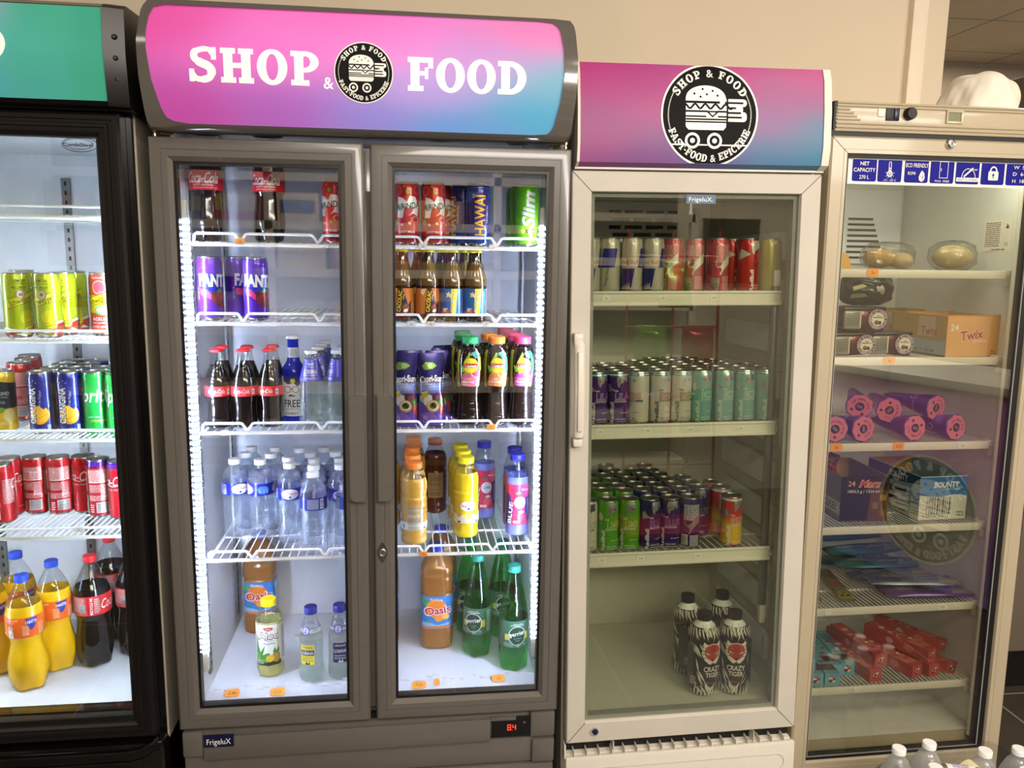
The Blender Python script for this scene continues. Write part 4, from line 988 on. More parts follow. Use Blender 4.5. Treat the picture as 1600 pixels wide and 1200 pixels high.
can('orangina', SR, SH, '#131e74', [('p', [(-33, 28), (-26, 28), (-22, 100), (-31, 104), (-34, 60)], '#e08a24'), ('p', [(-34, 60), (-22, 66), (-22, 70), (-34, 64)], '#18268c'), ('p', [(-33, 80), (-22, 86), (-22, 90), (-33, 84)], '#18268c'), ('p', ell(6, 46, 21, 22, 26), '#f0a01c'), ('e', 8, 48, 17, 18, '#f6b830'), ('l', [(-6, 32), (22, 48)], 1.6, '#e88a18'), ('p', [(2, 78), (30, 78), (28, 62), (20, 66), (16, 58), (8, 66)], '#18268c'), ('t', 'ORANGINA', -8, 68, 16, '#0e1650', {'b': .13, 'rot': 88, 'w': 88}), ('t', 'ORANGINA', -8, 68, 15, Wh, {'b': .04, 'rot': 88, 'w': 84}), ('t', 'et sa Pulpe!', 8, 84, 5.4, Wh, {'rot': 84, 'sh': .3, 'w': 38}), ('e', -10, 122, 1.4, 1.4, Wh), ('e', -3, 126, 1.2, 1.2, Wh), ('e', 3, 121, 1.3, 1.3, Wh), ('e', -14, 116, 1.2, 1.2, Wh), ('e', -6, 115, 1, 1, Wh), ('t', 'BOISSON GAZEUSE', 0, 14, 2.8, Wh, {'w': 34}), fine(0, 10, 34, 4, Wh, 2), ('r', 24, 16, 7, 14, '#9fb0dc'), fine(46, 66, 26, 110, '#8088a8', 26), ('r', 52, 98, 15, 34, '#c7cbd4'), ('b', 52, 98, 13, 32, Dk, 0)])
can('sprite', SR, SH, '#1d9e3e', [('e', -10, 40, 26, 60, '#23ac48'), ('t', 'Sprite', 2, 92, 32, Wh, {'b': .05, 'sh': .22, 'w': 82}), ('t', 'GO\u00dbT CITRON', 4, 40, 4, Wh, {'w': 30}), ('t', 'CITRON VERT', 14, 31, 5.4, '#e8d430', {'b': .03, 'w': 38})])
COKE = [('t', 'Coca-Cola', 0, 98, 25, Wh, {'b': .02, 'sh': .42, 'w': 84}), ('q', [(-30, 84), (-14, 88), (6, 84), (26, 88), (40, 84)], 1.8, Wh), ('t', 'ORIGINAL TASTE', 0, 76, 4.4, Wh, {'b': .02, 'w': 50}), ('t', 'GO\u00dbT ORIGINAL', -18, 24, 2.8, Wh, {}),
        ('r', 89, 106, 50, 34, '#d0706f'), fine(89, 106, 48, 32, '#efdadb', 14), ('r', 89, 90, 46, 2, Wh), fine(80, 74, 26, 20, '#efdadb', 7), fine(102, 68, 16, 34, '#efdadb', 9), fine(89, 50, 46, 14, '#efdadb', 6), ('r', 96, 26, 28, 26, '#e6e4e2'), ('b', 96, 26, 25, 24, '#3c4450', 0), fine(72, 24, 10, 22, '#f0dada', 4), ('t', 'RECYCLE ME', 58, 92, 6.4, Wh, {'b': .04, 'rot': 90, 'w': 48}), ('r', 58, 34, 8, 48, '#8fa48a'), fine(58, 34, 7, 46, Wh, 12), ('r', 40, 26, 16, 18, '#dedcd8'), ('b', 40, 26, 13, 15, Dk, 1), fine(-48, 80, 26, 60, '#efdadb', 16)]
can('cola', SR, SH, '#c01420', COKE)
can('cherry_cola', SR, SH, '#b81626', COKE, bands=((129, '#5a2298'),))
# 25 cl energy cans
ER, EH = .0265, .135
BULLHEAD = [(-5, 128), (24, 128), (20, 120), (22, 112), (17, 107), (13, 111), (8, 106), (2, 103), (-1, 94), (-5, 98), (-7, 108), (-8, 118)]
BULLRUN = [(-40, 96), (-33, 108), (-24, 104), (-13, 97), (-9, 94), (-15, 92), (-24, 88), (-32, 84), (-40, 82)]
def energy(key, base, txt, name, sub='EDITION', ol=None, band=None, bands=(), extra=(), head='silver_print', nw=40, back=None):
    ol = ol or txt
    E = list(extra)
    if band: E += [('r', 0, 125.5, 168, 6.5, band), ('n', 0, 125.5, 166, 4.2, Wh, 1)]
    zt = 122 if band else 127
    E += [('p', [(x, min(z, zt)) for x, z in BULLHEAD], head), ('p', [(-26, 104), (-20, 94), (-12, 88), (-22, 84), (-32, 82), (-34, 98)], head), ('l', [(10, 108), (9, 98), (4, 90)], .5, head), ('e', -1, 110, 1., 1., Dk), ('p', [(6, 116), (11, 111), (16, 114), (12, 108)], Dk),
          ('t', 'THE', -9, 86, 4.2, txt, {'b': .03}), ('t', name, 8, 73, 15.5, ol, {'b': .10, 'w': nw}), ('t', name, 8, 73, 14, base if not bands else extra[0][-1] if extra else base, {'b': .0, 'w': nw - 3}), ('t', sub, 3, 60, 5.6, txt, {'w': 30}),
          ('t', 'RedBull', -19, 31, 10, txt, {'b': .03, 'rot': 90, 'w': 52}), ('e', 5, 31, 1.2, 1.2, txt), ('r', 17, 31, 20, .7, txt), ('t', 'ENERGY DRINK', 4, 15.5, 3.2, txt, {'w': 27}), ('n', 6, 9.5, 32, 3, txt, 1)]
    bx = 83
    E += [fine(bx, 96, 40, 42, back or txt, 15), ('q', [(bx - 14, 62), (bx - 18, 70), (bx - 16, 76), (bx - 12, 76)], 2., head), ('p', [(bx - 14, 62), (bx - 6, 64), (bx + 12, 84), (bx + 24, 92), (bx + 20, 70), (bx + 6, 58), (bx - 4, 42), (bx - 10, 34), (bx - 6, 46), (bx - 6, 56)], head),
          fine(bx + 8, 22, 24, 30, back or txt, 8), ('r', bx - 18, 24, 18, 28, '#d9d8d2'), ('b', bx - 18, 24, 15, 26, Dk, 0)]
    return can(key, ER, EH, base, E, bands)
TB = '#3e7f92'
energy('lila', '#43206e', Wh, 'LILA', ol='#c9a9d6', band=TB, nw=38)
energy('spring', '#cfc7b8', '#3a3f48', 'SPRING', ol='#b4604a', band='#3f7390', head='#bfc4c2', extra=(('r', 26, 60, 17, 5, '#3f7088'), ('e', 62, 92, 17, 22, '#b9bdbb')))
energy('ice', '#78aaa4', '#dfe9d8', 'ICE', ol='#cfe0bf', nw=34)
energy('ice_banded', '#78aaa4', '#dfe9d8', 'ICE', ol='#cfe0bf', nw=34, band='#3f7682')
energy('white', '#cdc8b6', '#2a2a2c', 'COCO', ol='#8d8f8c', head='#4c4f52')
energy('lime', '#4c9c18', Wh, 'LIME', ol='#b4d68c', nw=32)
energy('blue', '#161a58', Wh, 'BLUE', ol='#8c86c8')
energy('winter', '#c42a1c', Wh, 'WINTER', ol='#f2d9c4', band='#7fb0c0', extra=(('r', 0, 35, 166.4, 50, '#e0b41e'),) + tuple(('r', 0, 61 + i * 3, 166.4, 3.2, '#%02x%02x%02x' % (int(222 - i * 2.5), int(170 - i * 13), 30)) for i in range(10)), nw=42)
# classic two-tone can
CL = [('p', [(-44, 60), (-8, 60), (-17, 8), (-53, 8)], '#1d2072'), ('p', [(44, 108), (8, 108), (0, 62), (36, 62)], '#22257e'), ('t', 'Red Bull', -22, 76, 10, '#b2402c', {'b': .04, 'w': 44}), ('r', -30, 5, 60, 4, '#3a2140'), fine(70, 90, 26, 60, '#6a6a62', 20), fine(60, 34, 20, 40, '#8f8f86', 10), ('t', 'Energy Drink', 16, 40, 7, '#55555a', {'rot': 80, 'w': 46})]
can('classic', ER, EH, '#b5b0a0', CL)
def plain_energy(key, base, dark, head, name): 
    bx = 83
    can(key, ER, EH, base, [('p', [(20, 130), (52, 130), (52, 44), (26, 44)], dark)] + [('p', BULLHEAD, head), ('p', BULLRUN, head), ('q', [(6, 96), (10, 84), (2, 74)], .6, head), ('t', 'RedBull', -5, 31, 10, Wh, {'b': .04, 'rot': 90, 'w': 52}), ('r', 14, 18, 26, .8, Wh), ('r', 14, 12, 26, .8, Wh), ('t', name, 14, 70, 12, dark, {'w': 34}),
        fine(bx, 96, 42, 44, '#e8c6bc', 16), ('q', [(bx - 24, 76), (bx - 18, 78), (bx - 20, 68), (bx - 15, 63), (bx - 8, 66)], 2.2, head), ('p', [(bx - 10, 64), (bx - 4, 76), (bx + 12, 92), (bx + 18, 98), (bx + 18, 74), (bx + 8, 66), (bx - 2, 56), (bx - 9, 44), (bx - 12, 46), (bx - 6, 56)], head), ('r', bx - 22, 20, 20, 32, '#c8bfae'), ('b', bx - 22, 20, 17, 30, '#4c5a40', 0), fine(bx + 6, 24, 20, 34, '#e8c6bc', 10)])
plain_energy('pink', '#b94c52', '#8e2444', '#d8d2c4', 'PEACH')
plain_energy('red', '#b8281c', '#a81c16', '#c9c7c0', 'RED')
can('yellow', ER, EH, '#b9a936', [('p', [(-6, 126), (8, 126), (4, 120), (-4, 119)], Wh), ('t', 'TROPICAL', -8, 72, 9, '#a1952e', {'w': 44}), ('r', 0, 40, 60, .6, '#8f8430'), ('t', 'Red Bull', 26, 78, 7, '#6a6428', {'rot': 90}), fine(30, 104, 16, 40, '#7f783a', 14), ('r', 26, 20, 20, 32, '#9c9a86'), ('b', 26, 20, 17, 30, '#5a5a50', 0)])

# ------------------------------------------------------------------ bottles
def sup(n, mix=1.):
    def k(a, z=0.):
        q = (abs(math.cos(a)) ** n + abs(math.sin(a)) ** n) ** (-1. / n)
        return 1 + (q - 1) * mix
    return k
def bottle(key, name, prof, mat, cap, labels=(), k=None, n=36, cat='bottle', ribs=None, capk=24, parts=()):
    """prof: (r, z[, material]) up to the mouth; cap: (material, r, z0, z1); labels: (z0, z1, base colour, elements, half-width mm or None, part name)"""
    r = design(key, name, cat)
    P = []
    for q in prof: P.append(q)
    # smooth the outline
    S = []; Q = [(p[0], p[1]) for p in P]; mats = {i: p[2] for i, p in enumerate(P) if len(p) > 2}
    for i in range(len(Q) - 1):
        p0 = Q[max(0, i - 1)]; p1 = Q[i]; p2 = Q[i + 1]; p3 = Q[min(len(Q) - 1, i + 2)]
        st = 4 if abs(p2[1] - p1[1]) > .003 else 1
        for s_ in range(st):
            t = s_ / st; v = []
            for d in (0, 1):
                if d == 1: v.append(p1[1] + (p2[1] - p1[1]) * t); continue
                a, b, c, e = p0[d], p1[d], p2[d], p3[d]; m1 = (c - a) * .5; m2 = (e - b) * .5
                lo, hi = min(b, c), max(b, c)
                x = (2 * t ** 3 - 3 * t * t + 1) * b + (t ** 3 - 2 * t * t + t) * m1 + (-2 * t ** 3 + 3 * t * t) * c + (t ** 3 - t * t) * m2
                v.append(min(hi + .0006, max(lo - .0006, x)))
            S.append((v[0], v[1], mats[i]) if (s_ == 0 and i in mats) else (v[0], v[1]))
    S.append(Q[-1])
    if ribs:
        out = []; cur = None
        for i in range(len(S) - 1):
            out.append(S[i]); a, b = S[i], S[i + 1]
            if ribs[0] <= a[1] and b[1] <= ribs[1]:
                m = max(1, int((b[1] - a[1]) / .0016))
                for j in range(1, m): t = j / m; zz = a[1] + (b[1] - a[1]) * t; out.append((a[0] + (b[0] - a[0]) * t - ribs[2] * (.5 - .5 * math.cos(2 * PI * (zz - ribs[0]) / ribs[3])), zz))
        out.append(S[-1]); S = out
    mb = MB(); mb.lathe(S, mat, n=n, k=k); mb.build('body', r)
    W0 = [(p[0], p[1]) for p in S]
    for z0, z1, base, el, half, pn in labels:
        R0 = max(p[0] for p in W0 if z0 <= p[1] <= z1) if any(z0 <= p[1] <= z1 for p in W0) else W0[0][0]
        mp = wrap(W0, R0, k); lb = MB(); hw = half or PI * R0 * 1000.
        if base: art(lb, [('r', 0, (z0 + z1) * 500, 2 * hw, (z1 - z0) * 1000, base)], mp, 'film', dx=R0 * 1000 * .12, dz=4., off0=.0004)
        art(lb, el, mp, 'film', dx=R0 * 1000 * .15, dz=6., off0=.0006)
        lb.build(pn, r)
    if cap:
        cm, cr, c0, c1 = cap; c = MB()
        if cm == 'crown' or cm.startswith('crown'):
            m_ = MATS[cm.split(':')[1]]
            c.lathe([(cr * 1.05, c0), (cr * 1.08, c0 + .001), (cr, c1 - .002), (cr * .8, c1), (0, c1)], m_, n=42, k=lambda a, z: 1 + (.045 * math.cos(21 * a) if z < c0 + .003 else 0), cap=False)
        else:
            c.lathe([(cr, c0), (cr, c0 + .002), (cr * .96, c0 + .0024), (cr * .96, c0 + .0034), (cr, c0 + .0038), (cr, c1 - .0015), (cr * .93, c1), (0, c1)], cm, n=48, k=lambda a, z: 1 + (.018 * math.cos(24 * a) if c0 + .0039 < z < c1 - .0002 else 0), cap=True)
        c.build('cap', r)
    return r

bottle('cola_glass', 'glass_bottle', [(.022, 0, 'cola_liquid'), (.0275, .003), (.0285, .012), (.0262, .04), (.0272, .058), (.0295, .078), (.0293, .098), (.0262, .118), (.0205, .137), (.0165, .148, 'clear_pet'), (.0135, .162), (.0122, .176), (.0125, .182), (.0115, .1845)], 'cola_liquid', ('crown:cap_red', .0145, .180, .187), [(.077, .1005, '#d8232c', [('t', 'Coca-Cola', -2, 90, 11, Wh, {'sh': .42, 'b': .02, 'w': 38}), ('rr', 27, 88, 7, 14, 3, Wh), ('e', 27, 88, 2.2, 5, '#7a8cc0'), ('t', 'GO\u00dbT ORIGINAL', -2, 81, 2.4, Wh, {'w': 26}), ('t', 'Coca-Cola', 92, 90, 11, Wh, {'sh': .42, 'b': .02, 'w': 38})], None, 'label')])
bottle('mocktail', 'glass_bottle', [(.022, 0), (.0285, .003), (.029, .02), (.029, .12), (.026, .134), (.0175, .148), (.0145, .158), (.0135, .175), (.013, .2), (.0138, .203), (.0125, .209)], 'blue_glass', ('crown:cap_white', .0145, .205, .213), [(.018, .116, '#e6e6ea', [('p', [(-22, 116), (22, 116), (22, 96), (14, 92), (6, 100), (-8, 96), (-20, 104)], '#24307c'), ('e', 4, 105, 6, 6, '#d8cf4a'), ('T', ring(-9, 84, 9, 8.5, 1.4, 20), Dk), ('T', ring(11, 84, 9, 8.5, 1.4, 20), Dk), ('l', [(-1, 86), (3, 86)], 1.6, Dk), ('p', [(-7, 69), (-1, 72), (6, 69), (11, 70), (6, 66), (0, 68), (-4, 66)], '#2a4a7c'), ('t', 'FREE', 1, 50, 19, '#2a2320', {'b': .02, 'w': 38}), ('t', 'MOCKTAIL SANS ALCOOL', 0, 36, 2.6, Dk, {'w': 32}), ('t', 'BLUE MOJITO', 0, 25, 4.6, '#1e2452', {'b': .02, 'w': 32})], 30, 'label'), (.160, .184, '#d4d2d6', [fine(0, 172, 26, 16, '#6a6a80', 5)], None, 'neck_label')])
bottle('lemonade_glass', 'glass_bottle', [(.024, 0), (.0295, .003), (.0302, .02), (.0290, .06), (.0285, .10), (.0265, .118), (.021, .142), (.0165, .162), (.0142, .170), (.0142, .178), (.0128, .182)], 'lemonade_glass', ('cap_white', .0155, .176, .1835), [(.112, .163, '#5450b0', [('t', 'LIMONADE', 0, 152, 4.8, Wh, {'w': 24, 'arch': .01}), ('r', 0, 146, 26, .8, Wh), ('t', 'LORINA', 0, 135, 10.5, Wh, {'b': .02, 'w': 36}), ('r', 0, 126, 36, .8, Wh), ('t', "L'ORIGINALE", 0, 119, 5.2, Wh, {'w': 34}), ('t', 'FR-BIO', -36, 119, 3, Wh, {'rot': 90}), ('r', 50, 130, 16, 18, '#c8c8d2'), ('b', 50, 130, 13, 15, Dk, 1)], None, 'label')], ribs=(.02, .1, .0004, .02))
WL = [('r', 0, 130, 202, 30, '#101f9c'), ('e', 4, 130, 21, 13, '#e4ecf8'), ('t', 'CRISTALINE', 4, 132, 6.6, '#c2333c', {'b': .03, 'w': 46}), ('t', 'EAU DE SOURCE', 4, 139, 2.2, '#4a68b0', {'w': 22}), ('p', [(0, 123), (4, 126), (8, 123), (4, 119)], '#2a3a7a'), ('e', 50, 130, 14, 10, '#4a78dc'), ('t', '3  1  2', 52, 126, 8, '#bcd0f4', {'w': 22}), ('r', -58, 130, 28, 26, '#5a5e94'), fine(-58, 130, 26, 24, '#c7cae2', 9), ('r', -36, 130, 10, 24, '#d8dae8'), ('b', -36, 130, 9, 22, Dk, 0), ('e', 88, 130, 14, 10, '#d8e2f4'), ('t', 'CRISTALINE', 88, 131, 4, '#c2333c', {'w': 28})]
bottle('water_small', 'water_bottle', [(.022, 0), (.030, .004), (.0318, .012), (.0312, .05), (.0318, .112), (.0322, .116), (.0322, .145), (.0315, .150), (.0290, .163), (.0215, .177), (.0145, .184), (.0135, .193)], 'water_pet', ('cap_white', .0148, .190, .2025), [(.1145, .1455, '#101a92', WL, None, 'label')], ribs=(.014, .110, .0012, .0078), n=28)
for key, dark in (('cocoa_orange', 0), ('cocoa_blue', 1)):
    el = [('p', [(-24, 78), (4, 78), (-4, 18), (-24, 18)], '#b96a24'), ('p', [(-2, 78), (30, 78), (30, 18), (-8, 18)], '#2b1712'), ('p', [(8, 78), (30, 78), (30, 50), (22, 40)], '#c9762a'), ('e', 14, 36, 8, 4, '#7c3a1e', 40), ('e', 20, 30, 7, 3.5, '#8a4a24', 60), ('e', 16, 26, 6, 4, '#e8ddd0', 20), ('t', 'CACOLAC', 1, 48, 9.5, '#f2d22c', {'b': .05, 'rot': 84, 'w': 50}), ('p', [(-16, 76), (-4, 78), (-10, 62), (-18, 66)], '#e8c88c'), ('t', 'cacao', 10, 58, 4, Wh, {'rot': 84})] if not dark else [('p', [(-40, 78), (-2, 78), (-4, 18), (-40, 18)], '#2f6cb4'), ('p', [(-2, 78), (7, 78), (4, 36), (-4, 18)], '#f0d22a'), ('p', [(4, 78), (32, 78), (32, 18), (-4, 18)], '#3a74bc'), ('p', [(5, 78), (13, 78), (9, 18), (-2, 18)], '#f2d83a'), ('p', [(-8, 72), (-5, 66), (1, 68), (-3, 63), (-2, 56), (-8, 60), (-14, 57), (-12, 64), (-16, 69), (-10, 67)], '#f0dc98'), ('t', 'CACOLAC', 5, 46, 9.5, '#fff6a8', {'b': .05, 'rot': 82, 'w': 48}), ('r', -16, 28, 12, 8, '#e8e2d8'), ('r', -10, 26, 6, 6, '#d8402c'), ('p', [(-30, 18), (-4, 18), (-10, 24), (-30, 24)], '#d8782a')]
    bottle(key, 'glass_bottle', [(.022, 0, 'cocoa_glass'), (.027, .003), (.028, .012), (.028, .085, 'cocoa_milk'), (.0268, .100), (.0215, .122), (.0165, .140, 'cocoa_glass'), (.0148, .150), (.0142, .159), (.0148, .162), (.013, .166)], 'cocoa_glass', ('crown:cap_yellow', .0155, .1625, .1695), [(.018, .078, '#c9782c', el, None, 'label')])
for key, cap, c1, c2, t2 in (('tea_mint', 'green', '#d86a7c', '#d0345a', 'MENTHE'), ('tea_peach', 'orange', '#e07a3a', '#d8622a', 'P\u00caCHE'), ('tea_raspberry', 'pink', '#c03a9c', '#a82488', 'FRAMBOISE')):
    el = [('p', [(-44, 186), (-30, 186), (-31, 96), (-44, 96)], '#d6cf2a'), fine(-38, 140, 10, 70, '#6d6a1e', 22), ('p', [(-27, 100), (-20, 128), (-6, 142), (16, 140), (26, 128), (24, 104), (10, 98)], c1), ('p', [(0, 138), (18, 142), (26, 130), (20, 118), (6, 122)], c2), ('p', [(-12, 128), (-17, 158), (-4, 182), (0, 158), (-2, 134)], '#9ac83a'), ('p', [(0, 180), (18, 186), (26, 176), (12, 166)], '#2a7a62'), ('p', [(18, 170), (26, 172), (28, 140), (22, 130)], '#e2d83a' if key == 'tea_mint' else '#3a9a6a'), ('p', [(-20, 132), (-26, 150), (-16, 148), (-10, 136)], '#6fb83a'), ('e', 0, 150, 18, 18, '#f2da2a'), ('p', [(-16, 155), (16, 155), (18, 150), (16, 144), (-16, 144), (-18, 150)], '#b0282c'), ('t', 'Lipton', 0, 149.5, 8, Wh, {'b': .05, 'w': 27}), ('q', [(0, 130), (10, 122), (20, 124), (24, 132)], 1.4, Wh), ('t', 'SAVEUR', -8, 117, 3.4, Wh, {'w': 16}), ('t', t2, -6, 110, 5.2, Wh, {'b': .04, 'w': 28}), ('t', 'ICE TEA', -10, 103, 3.2, Wh, {'w': 16}), ('e', 18, 102, 5, 5, '#5aa83a')]
    bottle(key, 'tea_bottle', [(.024, 0), (.030, .004), (.031, .014), (.0285, .05), (.0268, .072), (.0285, .09), (.0312, .112), (.0318, .15), (.0300, .176), (.0240, .192, 'clear_pet'), (.0185, .2), (.0175, .204)], 'tea_liquid', ('cap_' + cap, .0208, .2005, .2175), [(.097, .186, None, el, None, 'label')], ribs=(.016, .09, .0007, .018))
for key, cap, liq in (('juice_orange', 'orange', 'orange_juice'), ('juice_lemon', 'yellow', 'lemon_juice'), ('juice_red', 'rust', 'red_juice')):
    el = [('r', 0, 78, 220, 74, '#e9e4d4')] if key == 'juice_orange' else []
    if key == 'juice_red': el = [('r', 0, 84, 44, 72, '#b39468'), fine(0, 92, 32, 44, '#4a3420', 14), ('n', 0, 60, 30, 10, '#4a3420', 3)]
    elif key == 'juice_orange': el = [('r', 0, 52, 220, 20, '#e9e4d4'), ('r', 0, 82, 38, 42, '#c9b590'), fine(0, 92, 34, 22, '#5a5448', 8), fine(0, 66, 34, 22, '#5a5448', 8), ('n', 0, 48, 28, 10, '#6a6458', 3), ('e', 30, 66, 6, 6, '#e0902a'), ('t', 'CRISTALINE', 40, 84, 5, '#b03a3a', {'w': 30}), ('r', -29, 52, 4, 10, '#3a4a9c'), ('r', 28, 47, 5, 5, '#3a4a9c')]
    else: el = [('r', 0, 54, 220, 24, '#f0ead2'), ('e', 4, 88, 22, 13, '#f1efe4'), ('o', 4, 88, 22, 13, 1., '#c8c2b4'), ('t', 'CRISTALINE', 6, 88, 7, '#b8323a', {'b': .04, 'w': 50}), ('t', 'SOURCE', 4, 96, 2.6, '#8a8a9a', {'w': 14}), ('p', [(1, 82), (5, 84), (9, 82), (5, 77)], '#2a2f5a'), ('e', 4, 63, 10, 10, '#e8cf2a'), ('e', 4, 63, 8, 8, '#f4e67a'), ('e', -20, 66, 8, 7, '#e2a81c', 30), ('e', 30, 68, 9, 9, '#dccf3a'), ('t', 'Agrumes', 8, 49, 4.6, '#c2a03a', {'sh': .3, 'w': 26}), ('r', -20, 46, 8, 5, '#3a3a3a'), ('r', 30, 46, 10, 6, '#5a6ab0')]
    lev = .168 if key == 'juice_orange' else .172
    bottle(key, 'juice_bottle', [(.024, 0, liq), (.030, .004), (.0325, .013), (.0310, .024), (.0325, .036), (.0325, .12), (.0305, .126), (.0325, .135), (.0328, .152), (.0305, .166), (.0275, .172, 'clear_pet'), (.0205, .188), (.0178, .194), (.0178, .198)], liq, ('cap_' + cap, .0205, .195, .2115), [(.03, .12, None, el, None, 'label')], ribs=(.036, .12, .0005, .0165))
SB = [('r', 0, 85, 190, 106, '#b43a62'), ('p', [(-30, 138), (-8, 138), (-4, 100), (-14, 60), (-6, 32), (-30, 32)], '#c62c50'), ('p', [(-36, 120), (-22, 110), (-14, 70), (-20, 34), (-40, 34)], '#26206e'), ('p', [(12, 138), (40, 138), (40, 100), (20, 104)], '#d84a78'), ('t', 'Boisson', 22, 126, 5.4, Wh, {'b': .04, 'w': 26, 'rot': -4}), ('p', [(20, 104), (40, 112), (44, 44), (28, 36), (18, 70)], '#221e60'), fine(33, 76, 12, 48, '#a9b4e0', 12), ('e', 6, 52, 13, 15, '#cf2f48'), ('e', 6, 52, 10, 11, '#e2566a'), ('e', -2, 108, 9, 10, '#cf2f48'), ('p', [(-10, 116), (0, 122), (6, 118), (0, 112)], '#4f9c4a'), ('p', [(0, 66), (8, 72), (16, 66), (8, 62)], '#e8f0f2'), ('t', 'BLUE', -22, 64, 11, Wh, {'b': .05, 'rot': 84, 'w': 58}), ('e', 4, 92, 15, 16, '#c4d4ee'), ('e', 4, 92, 13, 14, '#dfe8f6'), ('t', 'VITAMINE', 4, 101, 2.8, '#3a3f6a', {'w': 15}), ('t', 'C200%', 4, 93, 8, '#3c4250', {'b': .05, 'w': 23}), ('t', 'A.J.R', 4, 84, 3.6, '#3a9a8c', {'w': 10}), ('rr', -4, 40, 18, 7, 2, '#e8c8d2')]
bottle('blue_drink', 'juice_bottle', [(.022, 0, 'lavender_juice'), (.028, .004), (.0298, .013), (.0298, .14), (.0288, .145), (.0290, .158, 'clear_pet'), (.0275, .168), (.0235, .182), (.0185, .196), (.0178, .202)], 'lavender_juice', ('cap_violet', .0198, .1995, .2165), [(.031, .140, '#b43a62', SB, None, 'label')])
OA = [('r', 0, 67, 300, 10, '#e07a2a'), ('r', 0, 114, 300, 86, '#3c86d8'), ('e', -2, 122, 27, 27, '#e8852a'), ('p', [(-40, 152), (-30, 150), (-26, 142), (-34, 140), (-30, 128), (-34, 120), (-40, 130)], '#3f8a3c'), ('e', -30, 142, 10, 6, '#4a9a40', 20), ('e', 10, 96, 13, 8, '#f2a82a'), ('e', 4, 93, 11, 9, '#f0982a'), ('e', 22, 98, 9, 8, '#f6bc4a'), ('p', [(-40, 84), (-14, 80), (0, 74), (30, 80), (42, 86), (30, 74), (0, 70), (-40, 72)], '#8cc4ec'), ('p', [(-28, 84), (-18, 80), (-22, 90)], '#4a9a40'), ('t', 'TROPICAL', -2, 148, 7.2, Wh, {'b': .04, 'w': 36, 'rot': -4}), ('t', 'Oasis', 1, 118, 24, '#f2e4ea', {'b': .16, 'w': 72, 'rot': 6}), ('t', 'Oasis', 1, 118, 22, '#b41c40', {'b': .06, 'w': 66, 'rot': 6}), ('r', 66, 116, 40, 78, '#6aa0d8'), fine(66, 116, 36, 70, '#e4eef8', 16), ('r', 50, 142, 9, 12, Wh)]
bottle('tropical_big', 'juice_bottle', [(.038, 0), (.044, .006), (.0455, .02), (.0455, .054), (.0435, .060), (.0445, .064), (.0445, .158), (.0435, .164), (.0455, .172), (.0455, .205), (.0435, .212), (.0450, .222), (.0420, .238), (.0300, .262), (.0200, .276), (.0180, .283)], 'tropical_juice', ('cap_blue', .0208, .279, .2965), [(.062, .157, '#3c86d8', OA, None, 'label')], k=lambda a, z: 1 + (sup(4.5)(a) - 1) * (.8 if z < .235 else .8 * max(0, 1 - (z - .235) / .03)), n=48)
def octk(a, z):
    q = (a % (PI / 4)) - PI / 8; return 1 + ((math.cos(PI / 8) / math.cos(q)) - .96) * (1. if z < .165 else max(0., 1 - (z - .165) / .02))
AL = [('e', 0, 139, 40, 6, Wh), ('e', 2, 134, 13, 5, '#b82a30'), ('t', 'OKF', 2, 134, 4.6, Wh, {'b': .04, 'w': 14}), ('t', 'Aloe', 2, 116, 20, Dk, {'b': .15, 'w': 56}), ('t', 'Aloe', 2, 116, 18, Wh, {'b': .04, 'w': 52}), ('t', 'DRINK CONCEPT', 4, 102, 3., '#3a3a3a', {'w': 26}), ('t', 'PINEAPPLE', 4, 94, 4.6, '#2f5c2a', {'b': .03, 'w': 30}), ('p', [(-38, 36), (-38, 118), (-30, 112), (-24, 84), (-20, 70), (-6, 90), (-14, 62), (0, 70), (6, 66), (-8, 50), (30, 44), (38, 38), (38, 34), (-38, 34)], '#3f8a2a'), ('p', [(-38, 34), (38, 34), (38, 44), (14, 50), (-6, 42), (-38, 52)], '#1e2a18'), ('p', [(-34, 36), (-30, 96), (-20, 50)], '#7ab83a'), ('p', [(-12, 44), (0, 68), (2, 46)], '#62a832'), ('e', 21, 56, 11, 15, '#a8762a'), ('e', 21, 56, 8, 12, '#c28e3a'), ('p', [(12, 70), (18, 84), (21, 74), (28, 86), (30, 70), (22, 66)], '#4a8a32'), ('e', 6, 54, 10, 10, '#eac23a'), ('p', [(38, 34), (38, 142), (62, 142), (62, 34)], '#e6e6e0'), fine(50, 90, 20, 90, '#6a6a66', 24), fine(-22, 44, 22, 12, Wh, 4)]
bottle('aloe', 'aloe_bottle', [(.028, 0), (.032, .004), (.0335, .014), (.0335, .138), (.0330, .145), (.0335, .150, 'clear_pet'), (.031, .158), (.0245, .176), (.0175, .186), (.0172, .191)], 'aloe_juice', ('cap_yellow', .0192, .1875, .206), [(.034, .142, '#f0f0ea', AL, None, 'label')], k=octk, n=64)
